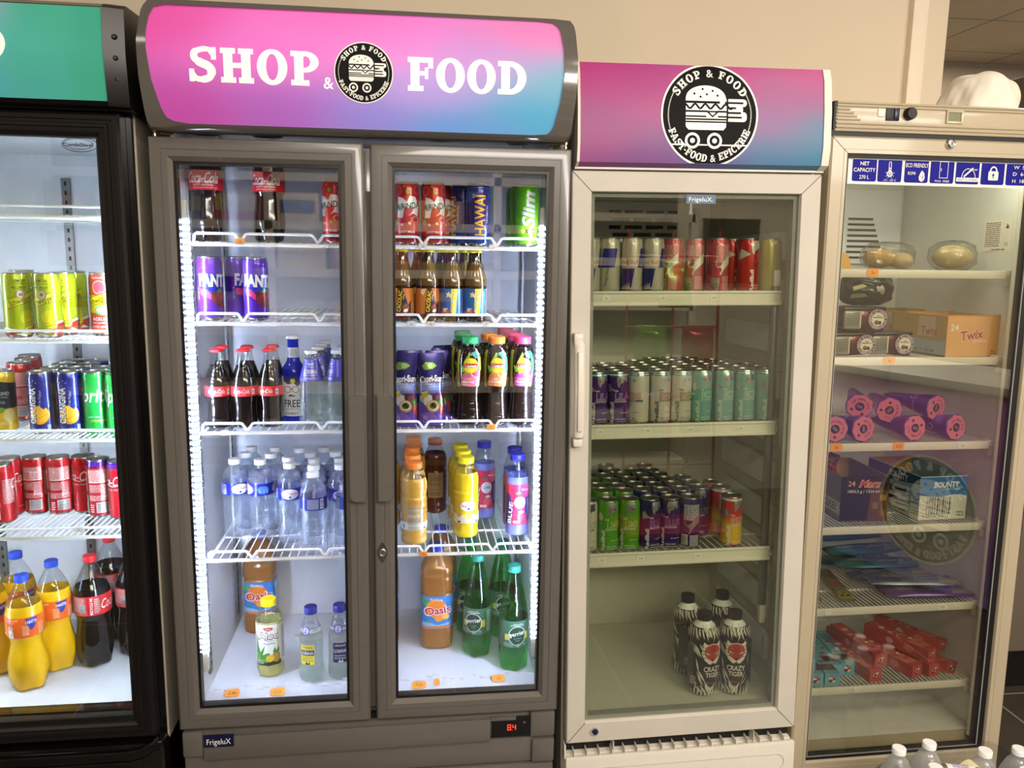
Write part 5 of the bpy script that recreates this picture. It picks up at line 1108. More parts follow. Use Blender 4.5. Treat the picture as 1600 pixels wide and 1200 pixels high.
for key, lc, lt, nm, inner in (('lemonade_lemon', '#efe02a', '#1c2076', 'CITRON', '#22286e'), ('lemonade_plain', '#20265e', Wh, 'LIMONADE', '#20265e')):
    el = [('rr', 0, 78, 38, 54, 4, lc), ('t', nm, 0, 98, 5.4, lt, {'b': .03, 'w': 28}), ('r', 0, 83, 36, 15, inner), ('t', 'LORINA', 0, 83, 9.5, Wh, {'b': .04, 'w': 33}), ('t', 'BOISSON', 0, 70, 4.4, lt, {'b': .03, 'w': 26}), ('t', 'ARTISANALE', 0, 63, 4.4, lt, {'b': .03, 'w': 30}), ('p', [(-6, 52), (-1, 60), (2, 54), (6, 60), (8, 52)], lt)]
    nk = [('r', 0, 141, 170, 11, '#c9cbd6'), ('r', 0, 146, 170, 1.5, '#2a3090'), ('r', 0, 136, 170, 1.5, '#e2d62a' if key == 'lemonade_lemon' else '#2a3090'), ('e', -4, 141, 11, 11, '#2a3090'), ('e', -4, 141, 9, 9, '#c9cbe0'), ('t', 'L', -4, 141, 11, '#2a3090', {'b': .04, 'sh': .4}), ('t', 'LORINA', 22, 141, 5, '#2a3090', {'w': 18})]
    bottle(key, 'lemonade_bottle', [(.022, 0, 'lemonade_glass'), (.029, .004), (.0315, .02), (.0305, .045), (.0295, .07), (.0298, .095), (.0290, .118, 'clear_pet'), (.0265, .132), (.0225, .15), (.0165, .168), (.0142, .176), (.0142, .184)], 'lemonade_glass', ('cap_navy', .0162, .1805, .198), [(.05, .106, None, el, None, 'label'), (.134, .148, None, nk, None, 'neck_label')], k=lambda a, z: 1 + (.04 * math.cos(5 * a) * max(0, 1 - z / .03) if z > .001 else 0), n=50)
PE = [('r', 0, 108, 240, 74, '#3f6a52'), ('p', [(-34, 108), (34, 112), (34, 92), (-34, 92)], '#d8c83a'), ('e', 0, 104, 24, 27, '#d8dcd2'), ('e', 0, 104, 22, 25, '#143c26'), ('t', 'perrier', 0, 111, 12, Wh, {'b': .05, 'w': 43, 'rot': 8}), ('r', -17, 103, 3, 9, Wh), ('t', 'EAU GAZEUSE', 0, 97, 2.8, '#b8cabc', {'w': 18}), ('t', 'VERG\u00c8ZE', 0, 91, 2.4, '#b8cabc', {'w': 12}), ('n', 0, 133, 36, 4, Wh, 1), ('n', 2, 137, 26, 3, Wh, 1), fine(-24, 80, 26, 12, '#a8bcae', 4), ('e', 2, 78, 5, 5, '#8fae9a'), ('t', '1L', 20, 80, 5, Wh, {}), ('r', 44, 108, 14, 66, '#5c8a6c'), fine(44, 108, 12, 60, '#c4d6c8', 12)]
def peti(a, z): return 1 + (.10 * math.cos(5 * a) - .08) * max(0., 1 - z / .042)
bottle('sparkling', 'sparkling_bottle', [(.030, 0, 'green_pet'), (.037, .006), (.0390, .03), (.0388, .075), (.0385, .14), (.0362, .165), (.030, .20), (.0215, .238), (.0160, .262), (.0150, .274)], 'green_pet', ('cap_teal', .0172, .270, .2875), [(.071, .145, None, PE, None, 'label')], k=peti, n=50, capk=20)
FA = [('r', 0, 168, 290, 52, '#e8641c'), ('p', [(24, 190), (52, 192), (44, 166), (36, 160), (28, 172)], '#23309c'), ('t', 'FANTA', 37, 182, 8, Wh, {'b': .06, 'w': 25, 'rot': 4}), ('t', 'CALL OF DUTY', -10, 188, 5.4, Wh, {'b': .05, 'w': 38}), ('n', -10, 182, 22, 2.4, Wh, 1), ('e', -10, 168, 6.4, 6.4, Wh), ('T', ring(-10, 168, 4.6, 4.6, 1.2, 18), '#a8342c'), ('r', -10, 169, 1.6, 5, '#a8342c'), ('rr', -10, 153, 13, 21, 4, Wh), fine(-10, 150, 8, 12, '#3a4a8c', 5), fine(24, 162, 14, 26, '#ffd9c0', 7), fine(-24, 164, 8, 26, '#ffd9c0', 7), ('rr', -36, 152, 16, 6, 2.5, '#f2c8a8'), fine(60, 160, 16, 30, '#ffd9c0', 8)]
bottle('orange_big', 'soda_bottle', [(.030, 0, 'soda_orange'), (.040, .006), (.0445, .035), (.0445, .07), (.038, .100), (.0345, .122), (.0380, .138), (.0415, .146), (.0420, .192), (.0400, .206), (.0370, .218, 'clear_pet'), (.0300, .238), (.0205, .258), (.0142, .268), (.0138, .278)], 'soda_orange', ('cap_blue', .0158, .2735, .2905), [(.142, .1945, None, FA, None, 'label')], k=peti, n=50)
CO = [('r', 0, 172, 290, 52, '#c81c26'), ('r', -20, 172, 44, 48, '#cf5a5c'), fine(-24, 176, 40, 38, '#f0d8d8', 12), ('r', -10, 166, 16, 20, '#dcdad6'), ('b', -10, 166, 14, 18, '#46525a', 0), ('t', 'RECYCLE ME', 12, 172, 6.4, Wh, {'b': .05, 'rot': 90, 'w': 46}), fine(24, 172, 10, 40, '#b8c8d8', 8), ('r', 31, 172, 3, 30, '#6aa83a'), ('t', 'Coca-Cola', 78, 174, 26, Wh, {'sh': .42, 'b': .02, 'w': 84})]
bottle('cola_big', 'soda_bottle', [(.030, 0, 'cola_liquid'), (.040, .006), (.0440, .035), (.0440, .07), (.0405, .105), (.0390, .13), (.0435, .144), (.0445, .150), (.0445, .196), (.0430, .205), (.0395, .216, 'clear_pet'), (.0300, .238), (.0205, .262), (.0142, .274), (.0138, .284)], 'cola_liquid', ('cap_red', .0158, .2785, .2955), [(.1455, .1985, None, CO, None, 'label')], k=peti, n=50)
q_ = lambda L: [tuple([p[0] * .82, p[1] * .80] + list(p[2:])) for p in L]
CM = [('r', 0, 137, 230, 44, '#c81c26'), ('t', 'Coca-Cola', 0, 143, 25, Wh, {'sh': .45, 'b': .05, 'w': 74}), ('q', [(-20, 131), (-6, 134), (10, 131), (26, 135)], 1.4, Wh), ('t', 'GO\u00dbT ORIGINAL', 2, 126, 4.4, Wh, {'b': .03, 'w': 46}), ('n', 2, 120, 46, 3, Wh, 1)]
bottle('cola_medium', 'soda_bottle', q_([(.030, 0, 'cola_liquid'), (.040, .006), (.0440, .035), (.0440, .07), (.0405, .105), (.0390, .13), (.0435, .144), (.0445, .150), (.0445, .196), (.0430, .205), (.0395, .216, 'clear_pet'), (.0300, .238), (.0205, .262), (.0142, .274), (.0138, .284)]), 'cola_liquid', ('cap_red', .0145, .2225, .238), [(.115, .159, None, CM, None, 'label')], k=peti, n=50)
# black zebra bottle
rz = random.Random(5); ZS = []
for i in range(64):
    x = -118 + (i % 40) * 6. + rz.uniform(-1.6, 1.6); z = rz.choice((24, 52, 92, 128, 176)) + rz.uniform(-8, 8)
    if abs(x) < 20 and 60 < z < 168: z = rz.choice((22, 182))
    L = rz.uniform(24, 44); sl = (1 if x < 0 else -1) * rz.uniform(4, 12); t = rz.uniform(2.6, 5.)
    ZS.append(('p', [(x - sl, z + L / 2), (x - sl * .2 + t * .7, z + L * .15), (x + sl + .4, z - L / 2), (x - sl * .1 - t * .7, z)], '#d9d4c6'))
for i in range(26):
    x = -110 + i * 8.6; ZS.append(('p', [(x - 1.6, 186), (x + 2.2, 187), (x + 6, 166 - (i % 3) * 5), (x + 1, 172)], '#d9d4c6')); ZS.append(('p', [(x - 1, 8), (x + 3, 9), (x + 7 - (i % 4) * 3, 34 + (i % 3) * 5), (x + 1, 24)], '#d9d4c6'))
TR = '#c03428'; TI = '#dcd6c8'
TG_ = [('p', [(-22, 146), (-19, 156), (-11, 148), (-15, 138)], TI), ('p', [(22, 146), (19, 156), (11, 148), (15, 138)], TI), ('p', [(-24, 122), (-22, 138), (-14, 148), (0, 152), (14, 148), (22, 138), (24, 122), (16, 104), (6, 98), (-6, 98), (-16, 104)], TI), ('p', [(-18, 126), (-17, 140), (-10, 147), (0, 150), (10, 147), (17, 140), (18, 126), (12, 112), (5, 106), (-5, 106), (-12, 112)], TR), ('p', [(-5, 134), (5, 134), (7, 112), (4, 108), (-4, 108), (-7, 112)], '#a82a20'), ('p', [(-5, 109), (5, 109), (2, 104), (-2, 104)], Dk), ('p', [(-13, 106), (-2, 104), (-4, 95), (-11, 98)], TI), ('p', [(13, 106), (2, 104), (4, 95), (11, 98)], TI), ('l', [(0, 104), (0, 98)], 1, Dk),
       ('p', [(-15, 129), (-6, 124), (-7, 121), (-13, 123)], TI), ('p', [(15, 129), (6, 124), (7, 121), (13, 123)], TI), ('e', -9, 123.5, 1.6, 1.4, Dk), ('e', 9, 123.5, 1.6, 1.4, Dk), ('l', [(-16, 131), (-6, 126)], 1.4, Dk), ('l', [(16, 131), (6, 126)], 1.4, Dk), ('l', [(-7, 140), (0, 145), (7, 140)], 1.6, Dk), ('l', [(-6, 135), (0, 140), (6, 135)], 1.5, Dk), ('l', [(-4, 130), (0, 134), (4, 130)], 1.3, Dk), ('l', [(-22, 134), (-14, 130)], 1.6, Dk), ('l', [(22, 134), (14, 130)], 1.6, Dk), ('l', [(-22, 124), (-14, 122)], 1.6, Dk), ('l', [(22, 124), (14, 122)], 1.6, Dk), ('l', [(-18, 114), (-12, 116)], 1.5, Dk), ('l', [(18, 114), (12, 116)], 1.5, Dk)]
bottle('zebra', 'energy_bottle', [(.026, 0), (.032, .004), (.0355, .016), (.0360, .05), (.0360, .145), (.0345, .168), (.0285, .187, 'cap_white'), (.0225, .193), (.0185, .198), (.0178, .203)], A('#15120f', 'film'), ('cap_black', .0188, .2015, .222), [(.006, .188, None, ZS + [('r', -52, 82, 20, 120, '#3a3834'), ('r', 60, 82, 26, 120, '#3a3834')] + TG_ + [('t', 'CRAZY', 0, 83, 14, TI, {'b': .05, 'w': 38}), ('t', 'TIGER', 0, 67, 12.5, TI, {'b': .05, 'w': 30}), ('t', 'ENERGY DRINK', 2, 56, 2.8, TR, {'w': 17}), ('t', 'CLASSIC TASTE', 0, 49, 5, '#7c2a22', {'b': .03, 'w': 38}), ('n', 0, 44, 40, 1.2, TI, 1), ('r', -42, 48, 13, 22, '#c9c4b4'), ('b', -42, 48, 12, 20, Dk, 1), ('t', 'xxx', -44, 68, 4, TR, {'b': .05})], None, 'label')])
# large spring-water bottle of the shrink-wrapped pack
bottle('water_big', 'water_bottle', [(.034, 0), (.040, .005), (.042, .015), (.042, .19), (.0425, .2), (.0405, .222), (.0340, .25), (.0235, .274), (.0150, .286), (.0142, .297)], 'water_pet_bulk', ('cap_white', .0158, .293, .307), [(.13, .19, '#1726b4', [('e', 0, 160, 30, 20, '#e4ecf8'), ('t', 'CRISTALINE', 0, 161, 9, '#c2333c', {'b': .03, 'w': 58})], None, 'label')], ribs=(.016, .125, .001, .012), n=36)

# ------------------------------------------------------------------ pouches, boxes, cones, bags
r = design('pouch', 'drink_pouch', 'drink pouch')
def pw(v): return .033 * (1 - .16 * math.exp(-((v - .60) / .16) ** 2) + .02 * math.cos(v * 20)) * (1 if v < .93 else 1 - (v - .93) * 1.5)
def pth(u, v): return .019 * max(0., 1 - (2 * u - 1) ** 2) ** .55 * (min(1, (v + .12) / .2)) ** .5 * (1 - max(0, v - .45) / .58) ** .9 + .0006
def pouch_pt(s): return lambda u, v: ((2 * u - 1) * pw(v), s * pth(u, v), .178 * v)
mb = MB(); mb.grid(lambda u, v: pouch_pt(-1)(u, v), 20, 30, A('#221a5e', 'foil')); mb.grid(lambda u, v: pouch_pt(1)(1 - u, v), 20, 30, A('#221a5e', 'foil'))
mb.add([pouch_pt(s)(u / 20, 0) for s in (-1, 1) for u in range(21)], [(i, 21 + i, 22 + i, i + 1) for i in range(20)], A('#221a5e', 'foil'))
def pmap(x, z, o):
    v = z / 190.; u = .5 + x / 2000. / pw(v); u = min(.985, max(.015, u)); p = pouch_pt(-1)(u, v); return (p[0], p[1] - o - .0003, p[2])
CS = [('p', [(-31, 2), (31, 2), (31, 52), (10, 46), (-10, 62), (-31, 52)], '#6a4a9c'), ('p', [(-31, 52), (-10, 62), (10, 46), (31, 52), (29, 84), (-29, 84)], '#4a4a94'), ('p', [(-29, 84), (29, 84), (27, 100), (-27, 100)], '#6f84c0'), ('e', -14, 66, 13, 12, '#c9b84a', 20), ('e', -6, 60, 13, 14, '#e8e2d4'), ('p', [(-24, 78), (-10, 84), (-8, 70), (-20, 68)], '#d8c03a'), ('e', 14, 68, 13, 12, '#5a2a3c'), ('e', 17, 66, 8, 7, '#7c4a52'), ('e', 4, 48, 16, 14, '#c9a06a'), ('e', 4, 49, 13, 11, '#e8e0a0'), ('e', 4, 49, 9, 7.5, '#5a5a22'), ('e', 2, 50, 2.4, 2, '#1e1e12'), ('e', 7, 47, 2.4, 2, '#1e1e12'), ('e', 4, 53, 2, 1.6, '#1e1e12'), ('p', [(14, 58), (30, 66), (29, 52), (18, 50)], '#4f8a3a'), ('p', [(20, 50), (30, 52), (31, 24), (22, 30)], '#c2553a'), ('p', [(-30, 30), (0, 36), (24, 12), (-10, 14)], '#8a62b4'), ('t', 'Capri-Sun', 0, 111, 15, Wh, {'b': .07, 'w': 54, 'rot': 3, 'arch': -.004}), ('t', 'mangue &', -4, 99, 5.4, '#cdd6ee', {'w': 26}), ('t', 'passion', 6, 93, 5.4, '#cdd6ee', {'w': 28}), ('p', [(-22, 138), (-14, 147), (4, 146), (14, 139), (4, 132), (-16, 129)], '#7aa83a'), ('o', -2, 139, 4.4, 4.4, 1.2, Wh), ('rr', -15, 22, 9, 9, 1.5, '#b4a8d4'), ('T', ring(-15, 22, 3, 3, .8, 14), '#4a3a7c'), ('t', '20 cl', -16, 13, 3, Wh, {})]
pm_ = pmap
def pmap2(x, z, o): return pm_(x, z * 1.14 if z < 160 else z, o)
art(mb, CS, pmap2, 'foil', dx=4., dz=6.)
mb.build('body', r)
mb = MB(); mb.tube([(.016, .010, .165), (-.012, .016, .120)], .0022, A('#e8d83a', 'film'), 8); mb.build('straw', r)

def carton(key, name, w, d, h, faces, cat='box', serr=False, kraft='#b08a52', sc=(1., 1., 1.)):
    """open display carton: faces = {'front': (base, art), 'left': ..., 'back': ...}"""
    r = design(key, name, cat); mb = MB(); t = .0022; b0 = faces['front'][0]
    side = A(faces.get('left', (b0,))[0], 'card'); fr = A(b0, 'card'); kr = A(kraft, 'card')
    mb.box(-w / 2, w / 2, 0, t, 0, h, fr); mb.box(-w / 2, -w / 2 + t, t, d, 0, h, side); mb.box(w / 2 - t, w / 2, t, d, 0, h, side); mb.box(-w / 2, w / 2, d - t, d, 0, h, kr); mb.box(-w / 2, w / 2, 0, d, 0, t, kr)
    mb.box(-w / 2 + t, w / 2 - t, t, t * 1.4, t, h - .001, kr)
    if serr:
        nn = 24
        for i in range(nn): x = -w / 2 + w * i / nn; mb.add([(x, 0, h), (x + w / nn, 0, h), (x + w / nn / 2, 0, h + .004), (x, t, h), (x + w / nn, t, h), (x + w / nn / 2, t, h + .004)], [(0, 1, 2), (3, 5, 4)], fr)
    art(mb, faces['front'][1], lambda x, z, o: (x / 1000, -o, z / 1000), 'card')
    if 'left' in faces: art(mb, faces['left'][1], lambda x, z, o: (-w / 2 - o, d / 2 - x / 1000, z / 1000), 'card')
    mb.v = [(p[0] * sc[0], p[1] * sc[1], p[2] * sc[2]) for p in mb.v]
    mb.build('carton', r); return r
Y1 = '#d89a3c'
twr = carton('wafer_box', 'ice_cream_carton', .145, .20, .102, {'front': (Y1, [('p', [(-72, 1), (40, 1), (48, 101), (-72, 101)], '#e0aa72'), ('t', '24', -52, 74, 16, '#f4e6cc', {'b': .05}), ('t', 'Twix', -4, 56, 27, '#e6cfb4', {'b': .15, 'sh': .1, 'w': 66, 'rot': 8}), ('t', 'Twix', -4, 56, 25, '#b3383c', {'b': .05, 'sh': .1, 'w': 62, 'rot': 8}), ('t', 'ICE CREAM', 18, 39, 6, '#f0dfc4', {'b': .03, 'w': 38, 'rot': 5}), ('t', '860 g', 58, 14, 4.6, Dk, {}), ('t', '1025 ml', 57, 8, 4.6, Dk, {})]), 'left': ('#c9a66c', [('r', 0, 22, 198, 34, '#b9c2c4'), ('t', 'INT 05032027 F 125 HB', 0, 12, 7, '#44484a', {'w': 120}), ('r', 30, 72, 60, 50, '#d8c0a0'), ('t', 'Twix', 40, 62, 22, '#c07a78', {'b': .05, 'w': 60})])}, serr=True, sc=(1.12, 1.1, 1.06))
mars_ = carton('bar_box_dark', 'ice_cream_carton', .115, .20, .108, {'front': ('#1c1411', [('p', [(8, 1), (57, 1), (57, 70), (30, 84), (14, 64)], '#5c3c1c'), ('p', [(20, 30), (34, 30), (34, 46), (20, 46)], '#8a6428'), ('p', [(38, 12), (54, 12), (54, 28), (38, 28)], '#7c5622'), ('p', [(36, 50), (52, 50), (52, 64), (36, 64)], '#94702e'), ('t', '24', -34, 92, 13, '#c9a67c', {'b': .03}), ('t', 'Mars', 10, 92, 17, '#d8bfa0', {'b': .13, 'sh': .35, 'w': 54}), ('t', 'Mars', 10, 92, 15.5, '#c8402a', {'b': .05, 'sh': .35, 'w': 51}), ('t', 'ICE CREAM', 20, 82, 4, '#c9a67c', {'sh': .2, 'w': 30}), ('t', '1003.2 g / 1224 ml', -4, 73, 7, '#e2d8c8', {'b': .03, 'w': 76})]), 'left': ('#8f8c80', [('r', 0, 30, 196, 30, '#c9c6ba'), fine(0, 30, 160, 20, '#4a4844', 3)])}, sc=(1.17, 1.1, 1.16))
bo = carton('coconut_box', 'ice_cream_carton', .112, .20, .103, {'front': ('#d8d8cc', [('p', [(-56, 74), (56, 56), (56, 102), (-56, 102)], '#2e6aa8'), ('p', [(-56, 60), (-10, 54), (56, 66), (56, 76), (-56, 80)], '#3f78b0'), ('t', 'BOUNTY', 6, 84, 13.5, '#f0f0ea', {'b': .05, 'sh': .1, 'w': 60}), ('t', 'Ice Cream', 22, 74, 6, '#e6ece8', {'sh': .4, 'w': 34}), ('r', -10, 32, 64, 46, '#ecebe2'), ('b', -10, 34, 60, 42, Dk, 1), ('t', '5 000159 498018 >', -12, 10, 5, Dk, {'w': 68}), ('t', '628.4 g', 42, 18, 4.4, Dk, {}), ('t', '1200 ml', 42, 11, 4.4, Dk, {})]), 'left': ('#8fb0cc', [('p', [(-98, 1), (98, 1), (98, 30), (-98, 22)], '#d4d6cc'), ('p', [(-98, 60), (98, 84), (98, 102), (-98, 102)], '#1f4f7c'), ('t', 'BOUNTY', 20, 88, 16, '#d8e0e4', {'b': .04, 'sh': .1, 'w': 70}), ('p', [(-60, 40), (50, 52), (56, 66), (-50, 56)], '#1a2430'), ('p', [(-40, 24), (60, 34), (64, 48), (-36, 40)], '#e8e8e2'), ('p', [(-60, 24), (20, 28), (22, 36), (-58, 34)], '#20303e'), ('t', '24 ICE CREAM BARS', 0, 10, 6, '#4a5a64', {'w': 110})])}, sc=(1.29, 1.2, 1.2))

def cone(key, c1, c2):
    r = design(key, 'ice_cream_cone', 'ice cream cone'); mb = MB(); Rr = .034; L = .175
    mb.T = Matrix.Rotation(PI / 2, 4, 'X')            # axis along -Y, disc lid in front
    mb.lathe([(.002, -L), (.012, -L * .8), (Rr * .72, -.06), (Rr * .96, -.012), (Rr * 1.02, -.004), (Rr * 1.05, 0), (Rr * .98, .002)], A(c1, 'film'), n=28, k=lambda a, z: 1 + (.02 * math.cos(9 * a) if z > -.01 else .008 * math.cos(5 * a)))
    art(mb, [('t', 'cornet', 10, -50, 11, '#c9b4e6', {'w': 44, 'rot': 0}), ('T', ring(-30, -60, 11, 11, 2, 18), '#d8c8ea'), ('p', [(-70, -20), (-40, -14), (-46, -40), (-74, -46)], c2)], lambda x, z, o: ((lambda rr, a: (rr * math.sin(a), -rr * math.cos(a), z / 1000.))(Rr * .74 + (z / 1000. + .06) / .048 * Rr * .24 + o, x / 1000. / Rr) if z > -60 else (lambda rr, a: (rr * math.sin(a), -rr * math.cos(a), z / 1000.))(Rr * .72 * (1 + (z / 1000. + .06) / .115 * .95) + o, x / 1000. / Rr)), dx=5, dz=6)
    mb.T = None; mb.build('wrapper', r)
    l = MB(); l.T = Matrix.Rotation(PI / 2, 4, 'X'); l.lathe([(Rr * 1.0, .0005), (Rr * .97, .0025), (0, .0028)], A('#d27888', 'film'), n=28, k=lambda a, z: 1 + .035 * math.cos(8 * a), cap=False); l.T = None
    art(l, [('e', 0, 0, 12, 12, '#2a2430'), ('n', 0, 0, 15, 8, '#b8b0b8', 3), ('T', [[(p[0], p[1]) for p in q] for q in slab_arc('ICE CREAM CONE', 19, PI / 2, 5, True)], '#5a2436'), ('e', -16, -14, 4, 4, '#5a2a44'), ('e', 14, -17, 4, 4, '#5a2a44')], lambda x, z, o: (x / 1000, -.0028 - o, z / 1000), 'film'); l.build('lid', r, label='pink round paper lid')
    return r
cone('cone', '#4a2c8e', '#6a58bc'); cone('cone_blue', '#3a5590', '#7a98c0')

def bar_box(key, c, dk):
    r = design(key, 'ice_cream_bar_box', 'ice cream box'); mb = MB(); w, d, h = .040, .205, .036
    mb.box(-w / 2, w / 2, 0, d, 0, h, A(c, 'card'))
    tp = lambda x, z, o: (x / 1000, z / 1000, h + o)
    if key == 'bar_blue': E = [('r', 0, 36, 40, 34, '#4a2a1e'), ('e', -6, 70, 9, 6, '#7c3a2e', 20), ('e', 8, 100, 8, 6, '#8a4434', 40), ('e', -4, 132, 9, 6, '#7c3a2e'), ('r', 0, 54, 40, 1.2, '#c8c2a0'), ('n', 0, 165, 30, 40, '#1e4a54', 4)]
    else: E = [('p', [(-20, 20), (20, 20), (20, 64), (8, 70), (-6, 62), (-20, 68)], dk), ('q', [(-12, 86), (-16, 98), (-4, 106), (10, 100), (12, 92)], 3.4, '#d8a8a0'), ('e', 8, 74, 6, 5, '#e2d8cc'), ('e', -6, 128, 8, 7, '#d89a94'), ('t', 'glace', 4, 116, 8, '#d8b4ac', {'rot': 70}), ('e', -2, 160, 10, 8, '#e0b0a8'), ('e', 6, 44, 7, 6, '#a83a34')]
    art(mb, E, tp, 'card')
    fr = [('e', 0, 18, 10, 9, '#d8cfc4'), ('e', -4, 14, 6, 5, '#5a2e24'), ('e', 5, 20, 5, 5, '#7c4638'), ('p', [(-8, 26), (0, 22), (4, 28), (-2, 32)], '#a8584a')] if key != 'bar_red' else [('e', 0, 20, 9, 9, '#7c1e1c'), ('T', ring(-1, 19, 7, 7, 2, 16), '#d8c8bc'), ('e', 5, 24, 4, 4, '#c8bab0'), ('e', -5, 12, 4, 3, '#4a2420')]
    art(mb, fr, lambda x, z, o: (x / 1000, -o, z / 1000), 'card')
    art(mb, [('e', 60, 18, 16, 10, dk), ('e', 120, 18, 12, 9, '#c8a8a0')], lambda x, z, o: (-w / 2 - o, x / 1000, z / 1000), 'card')
    if key == 'bar_red_back': art(mb, [('r', 0, 30, 26, 34, '#d8cfc0'), ('b', 0, 30, 22, 30, Dk, 0)], lambda x, z, o: (x / 1000, z / 1000, h + .001 + o), 'card')
    mb.build('carton', r); return r
bar_box('bar_blue', '#5c9cac', '#2f6a78'); bar_box('bar_red', '#b0443a', '#c8685a'); bar_box('bar_red_back', '#b0443a', '#c8685a')

def pillow(mb, w, d, h, mat, seed=0, n=14, wr=.12):
    rn = random.Random(seed); ph = [rn.uniform(0, 6) for _ in range(4)]
    def f(s):
        def g(u, v):
            e = (1 - abs(2 * u - 1) ** 4) * (1 - abs(2 * v - 1) ** 4)
            wv = 1 + wr * math.sin(9 * u + ph[0]) * math.cos(7 * v + ph[1]) + wr * .6 * math.sin(17 * v + ph[2] + 5 * u)
            return ((u - .5) * w * (1 + .02 * math.sin(11 * v + ph[3])), (v - .5) * d, h / 2 + s * h / 2 * e ** .6 * wv)
        return g
    mb.grid(f(1), n, n, mat); mb.grid(lambda u, v: f(-1)(1 - u, v), n, n, mat)
    return f(1)
def ice_bag(key, c1, c2, c3, txt, seed):
    r = design(key, 'ice_lolly_pack', 'ice lolly packet'); mb = MB(); top = pillow(mb, .26, .060, .022, A(c1, 'foil'), seed, 18, .08)
    mp = lambda x, z, o: (lambda p: (p[0], p[1], p[2] + o))(top(min(.99, max(.01, .5 + x / 260.)), min(.97, max(.03, .5 + z / 60.))))
    art(mb, [('p', [(-126, -26), (-40, -26), (-60, 24), (-126, 24)], c2), ('p', [(60, -26), (126, -26), (126, 24), (80, 24)], c3), ('t', txt, 40, -6, 13, '#d4c8dc', {'w': 80, 'sh': .2}), fine(-60, 4, 50, 24, '#c8c8b8', 4), ('e', 100, 6, 12, 10, c2), ('p', [(-20, 10), (30, 14), (60, 6), (10, 2)], c3)], mp, 'foil', dx=14, dz=7)
    mb.build('packet', r); return r
ice_bag('lolly_blue', '#3f6f84', '#58909c', '#7a9aa0', 'glace', 3); ice_bag('lolly_purple', '#6a5490', '#8a6a9c', '#b89a88', 'SUMMER', 5); ice_bag('lolly_grey', '#85909c', '#6c6a9a', '#b8b088', 'Limon', 9)
r = design('lolly_lizard', 'ice_lolly_pack', 'ice lolly packet'); mb = MB(); top = pillow(mb, .045, .24, .016, A('#8f8440', 'foil'), 8, 16, .08)
art(mb, [('p', [(-20, -115), (20, -115), (18, -60), (-18, -70)], '#b0a030'), ('e', -8, -96, 5, 5, '#1e1c10'), ('e', 8, -96, 5, 5, '#1e1c10'), ('e', 0, -80, 4, 3, '#1e1c10'), ('p', [(-18, -40), (18, -30), (16, 20), (-16, 10)], '#a85a38'), fine(0, 60, 28, 70, '#5c5a2a', 8)], lambda x, z, o: (lambda p: (p[0], p[1], p[2] + o))(top(min(.97, max(.03, .5 + x / 45.)), min(.99, max(.01, .5 + z / 240.)))), 'foil', dx=6, dz=14); mb.build('packet', r)

# bread rolls in clear bags, dessert packs
def bun_mesh(mb, w, d, h, col, seed):
    rn = random.Random(seed); ph = rn.uniform(0, 6)
    mb.grid(lambda u, v: (w / 2 * math.sin(PI * v) * math.cos(2 * PI * u) * (1 + .03 * math.sin(3 * 2 * PI * u + ph)), d / 2 * math.sin(PI * v) * math.sin(2 * PI * u), h / 2 - h / 2 * math.cos(PI * v) * (1. if v > .5 else .96)), 24, 14, col)
M('bread_crust', '#b08848', rough=.7, var=.18, vscale=60); M('pale_crust', '#c2a878', rough=.7, var=.15, vscale=60)
def bag_mesh(mb, w, d, h, mat, seed):
    rn = random.Random(seed); ph = [rn.uniform(0, 6) for _ in range(5)]
    def g(u, v):
        a = 2 * PI * u; b = PI * v; wr = 1 + .035 * math.sin(7 * a + ph[0] + 4 * b) + .03 * math.sin(11 * b + ph[1] + 3 * a) + .02 * math.sin(19 * a + ph[2])
        x = w / 2 * math.copysign(abs(math.sin(b)) ** .7, 1) * math.cos(a) * wr; y = d / 2 * abs(math.sin(b)) ** .7 * math.sin(a) * wr
        return (x, y, max(.0004, h / 2 - h / 2 * math.copysign(abs(math.cos(b)) ** .8, math.cos(b)) * wr))
    mb.grid(g, 48, 24, mat)
r = design('bun_bag', 'bread_bag', 'bagged bread'); mb = MB(); bag_mesh(mb, .125, .105, .080, 'clear_wrap', 3); mb.build('bag', r); mb = MB(); bun_mesh(mb, .105, .09, .066, 'pale_crust', 3); o = mb.build('bun', r); o.location = (0, 0, .004)
r = design('roll_bag', 'bread_bag', 'bagged bread'); mb = MB(); bag_mesh(mb, .155, .11, .075, 'clear_wrap', 11); mb.build('bag', r); mb = MB(); bun_mesh(mb, .085, .08, .055, 'bread_crust', 9); o = mb.build('bun', r); o.location = (-.03, 0, .004); mb = MB(); bun_mesh(mb, .06, .07, .045, 'pale_crust', 4); o = mb.build('bun', r); o.location = (.042, 0, .004)
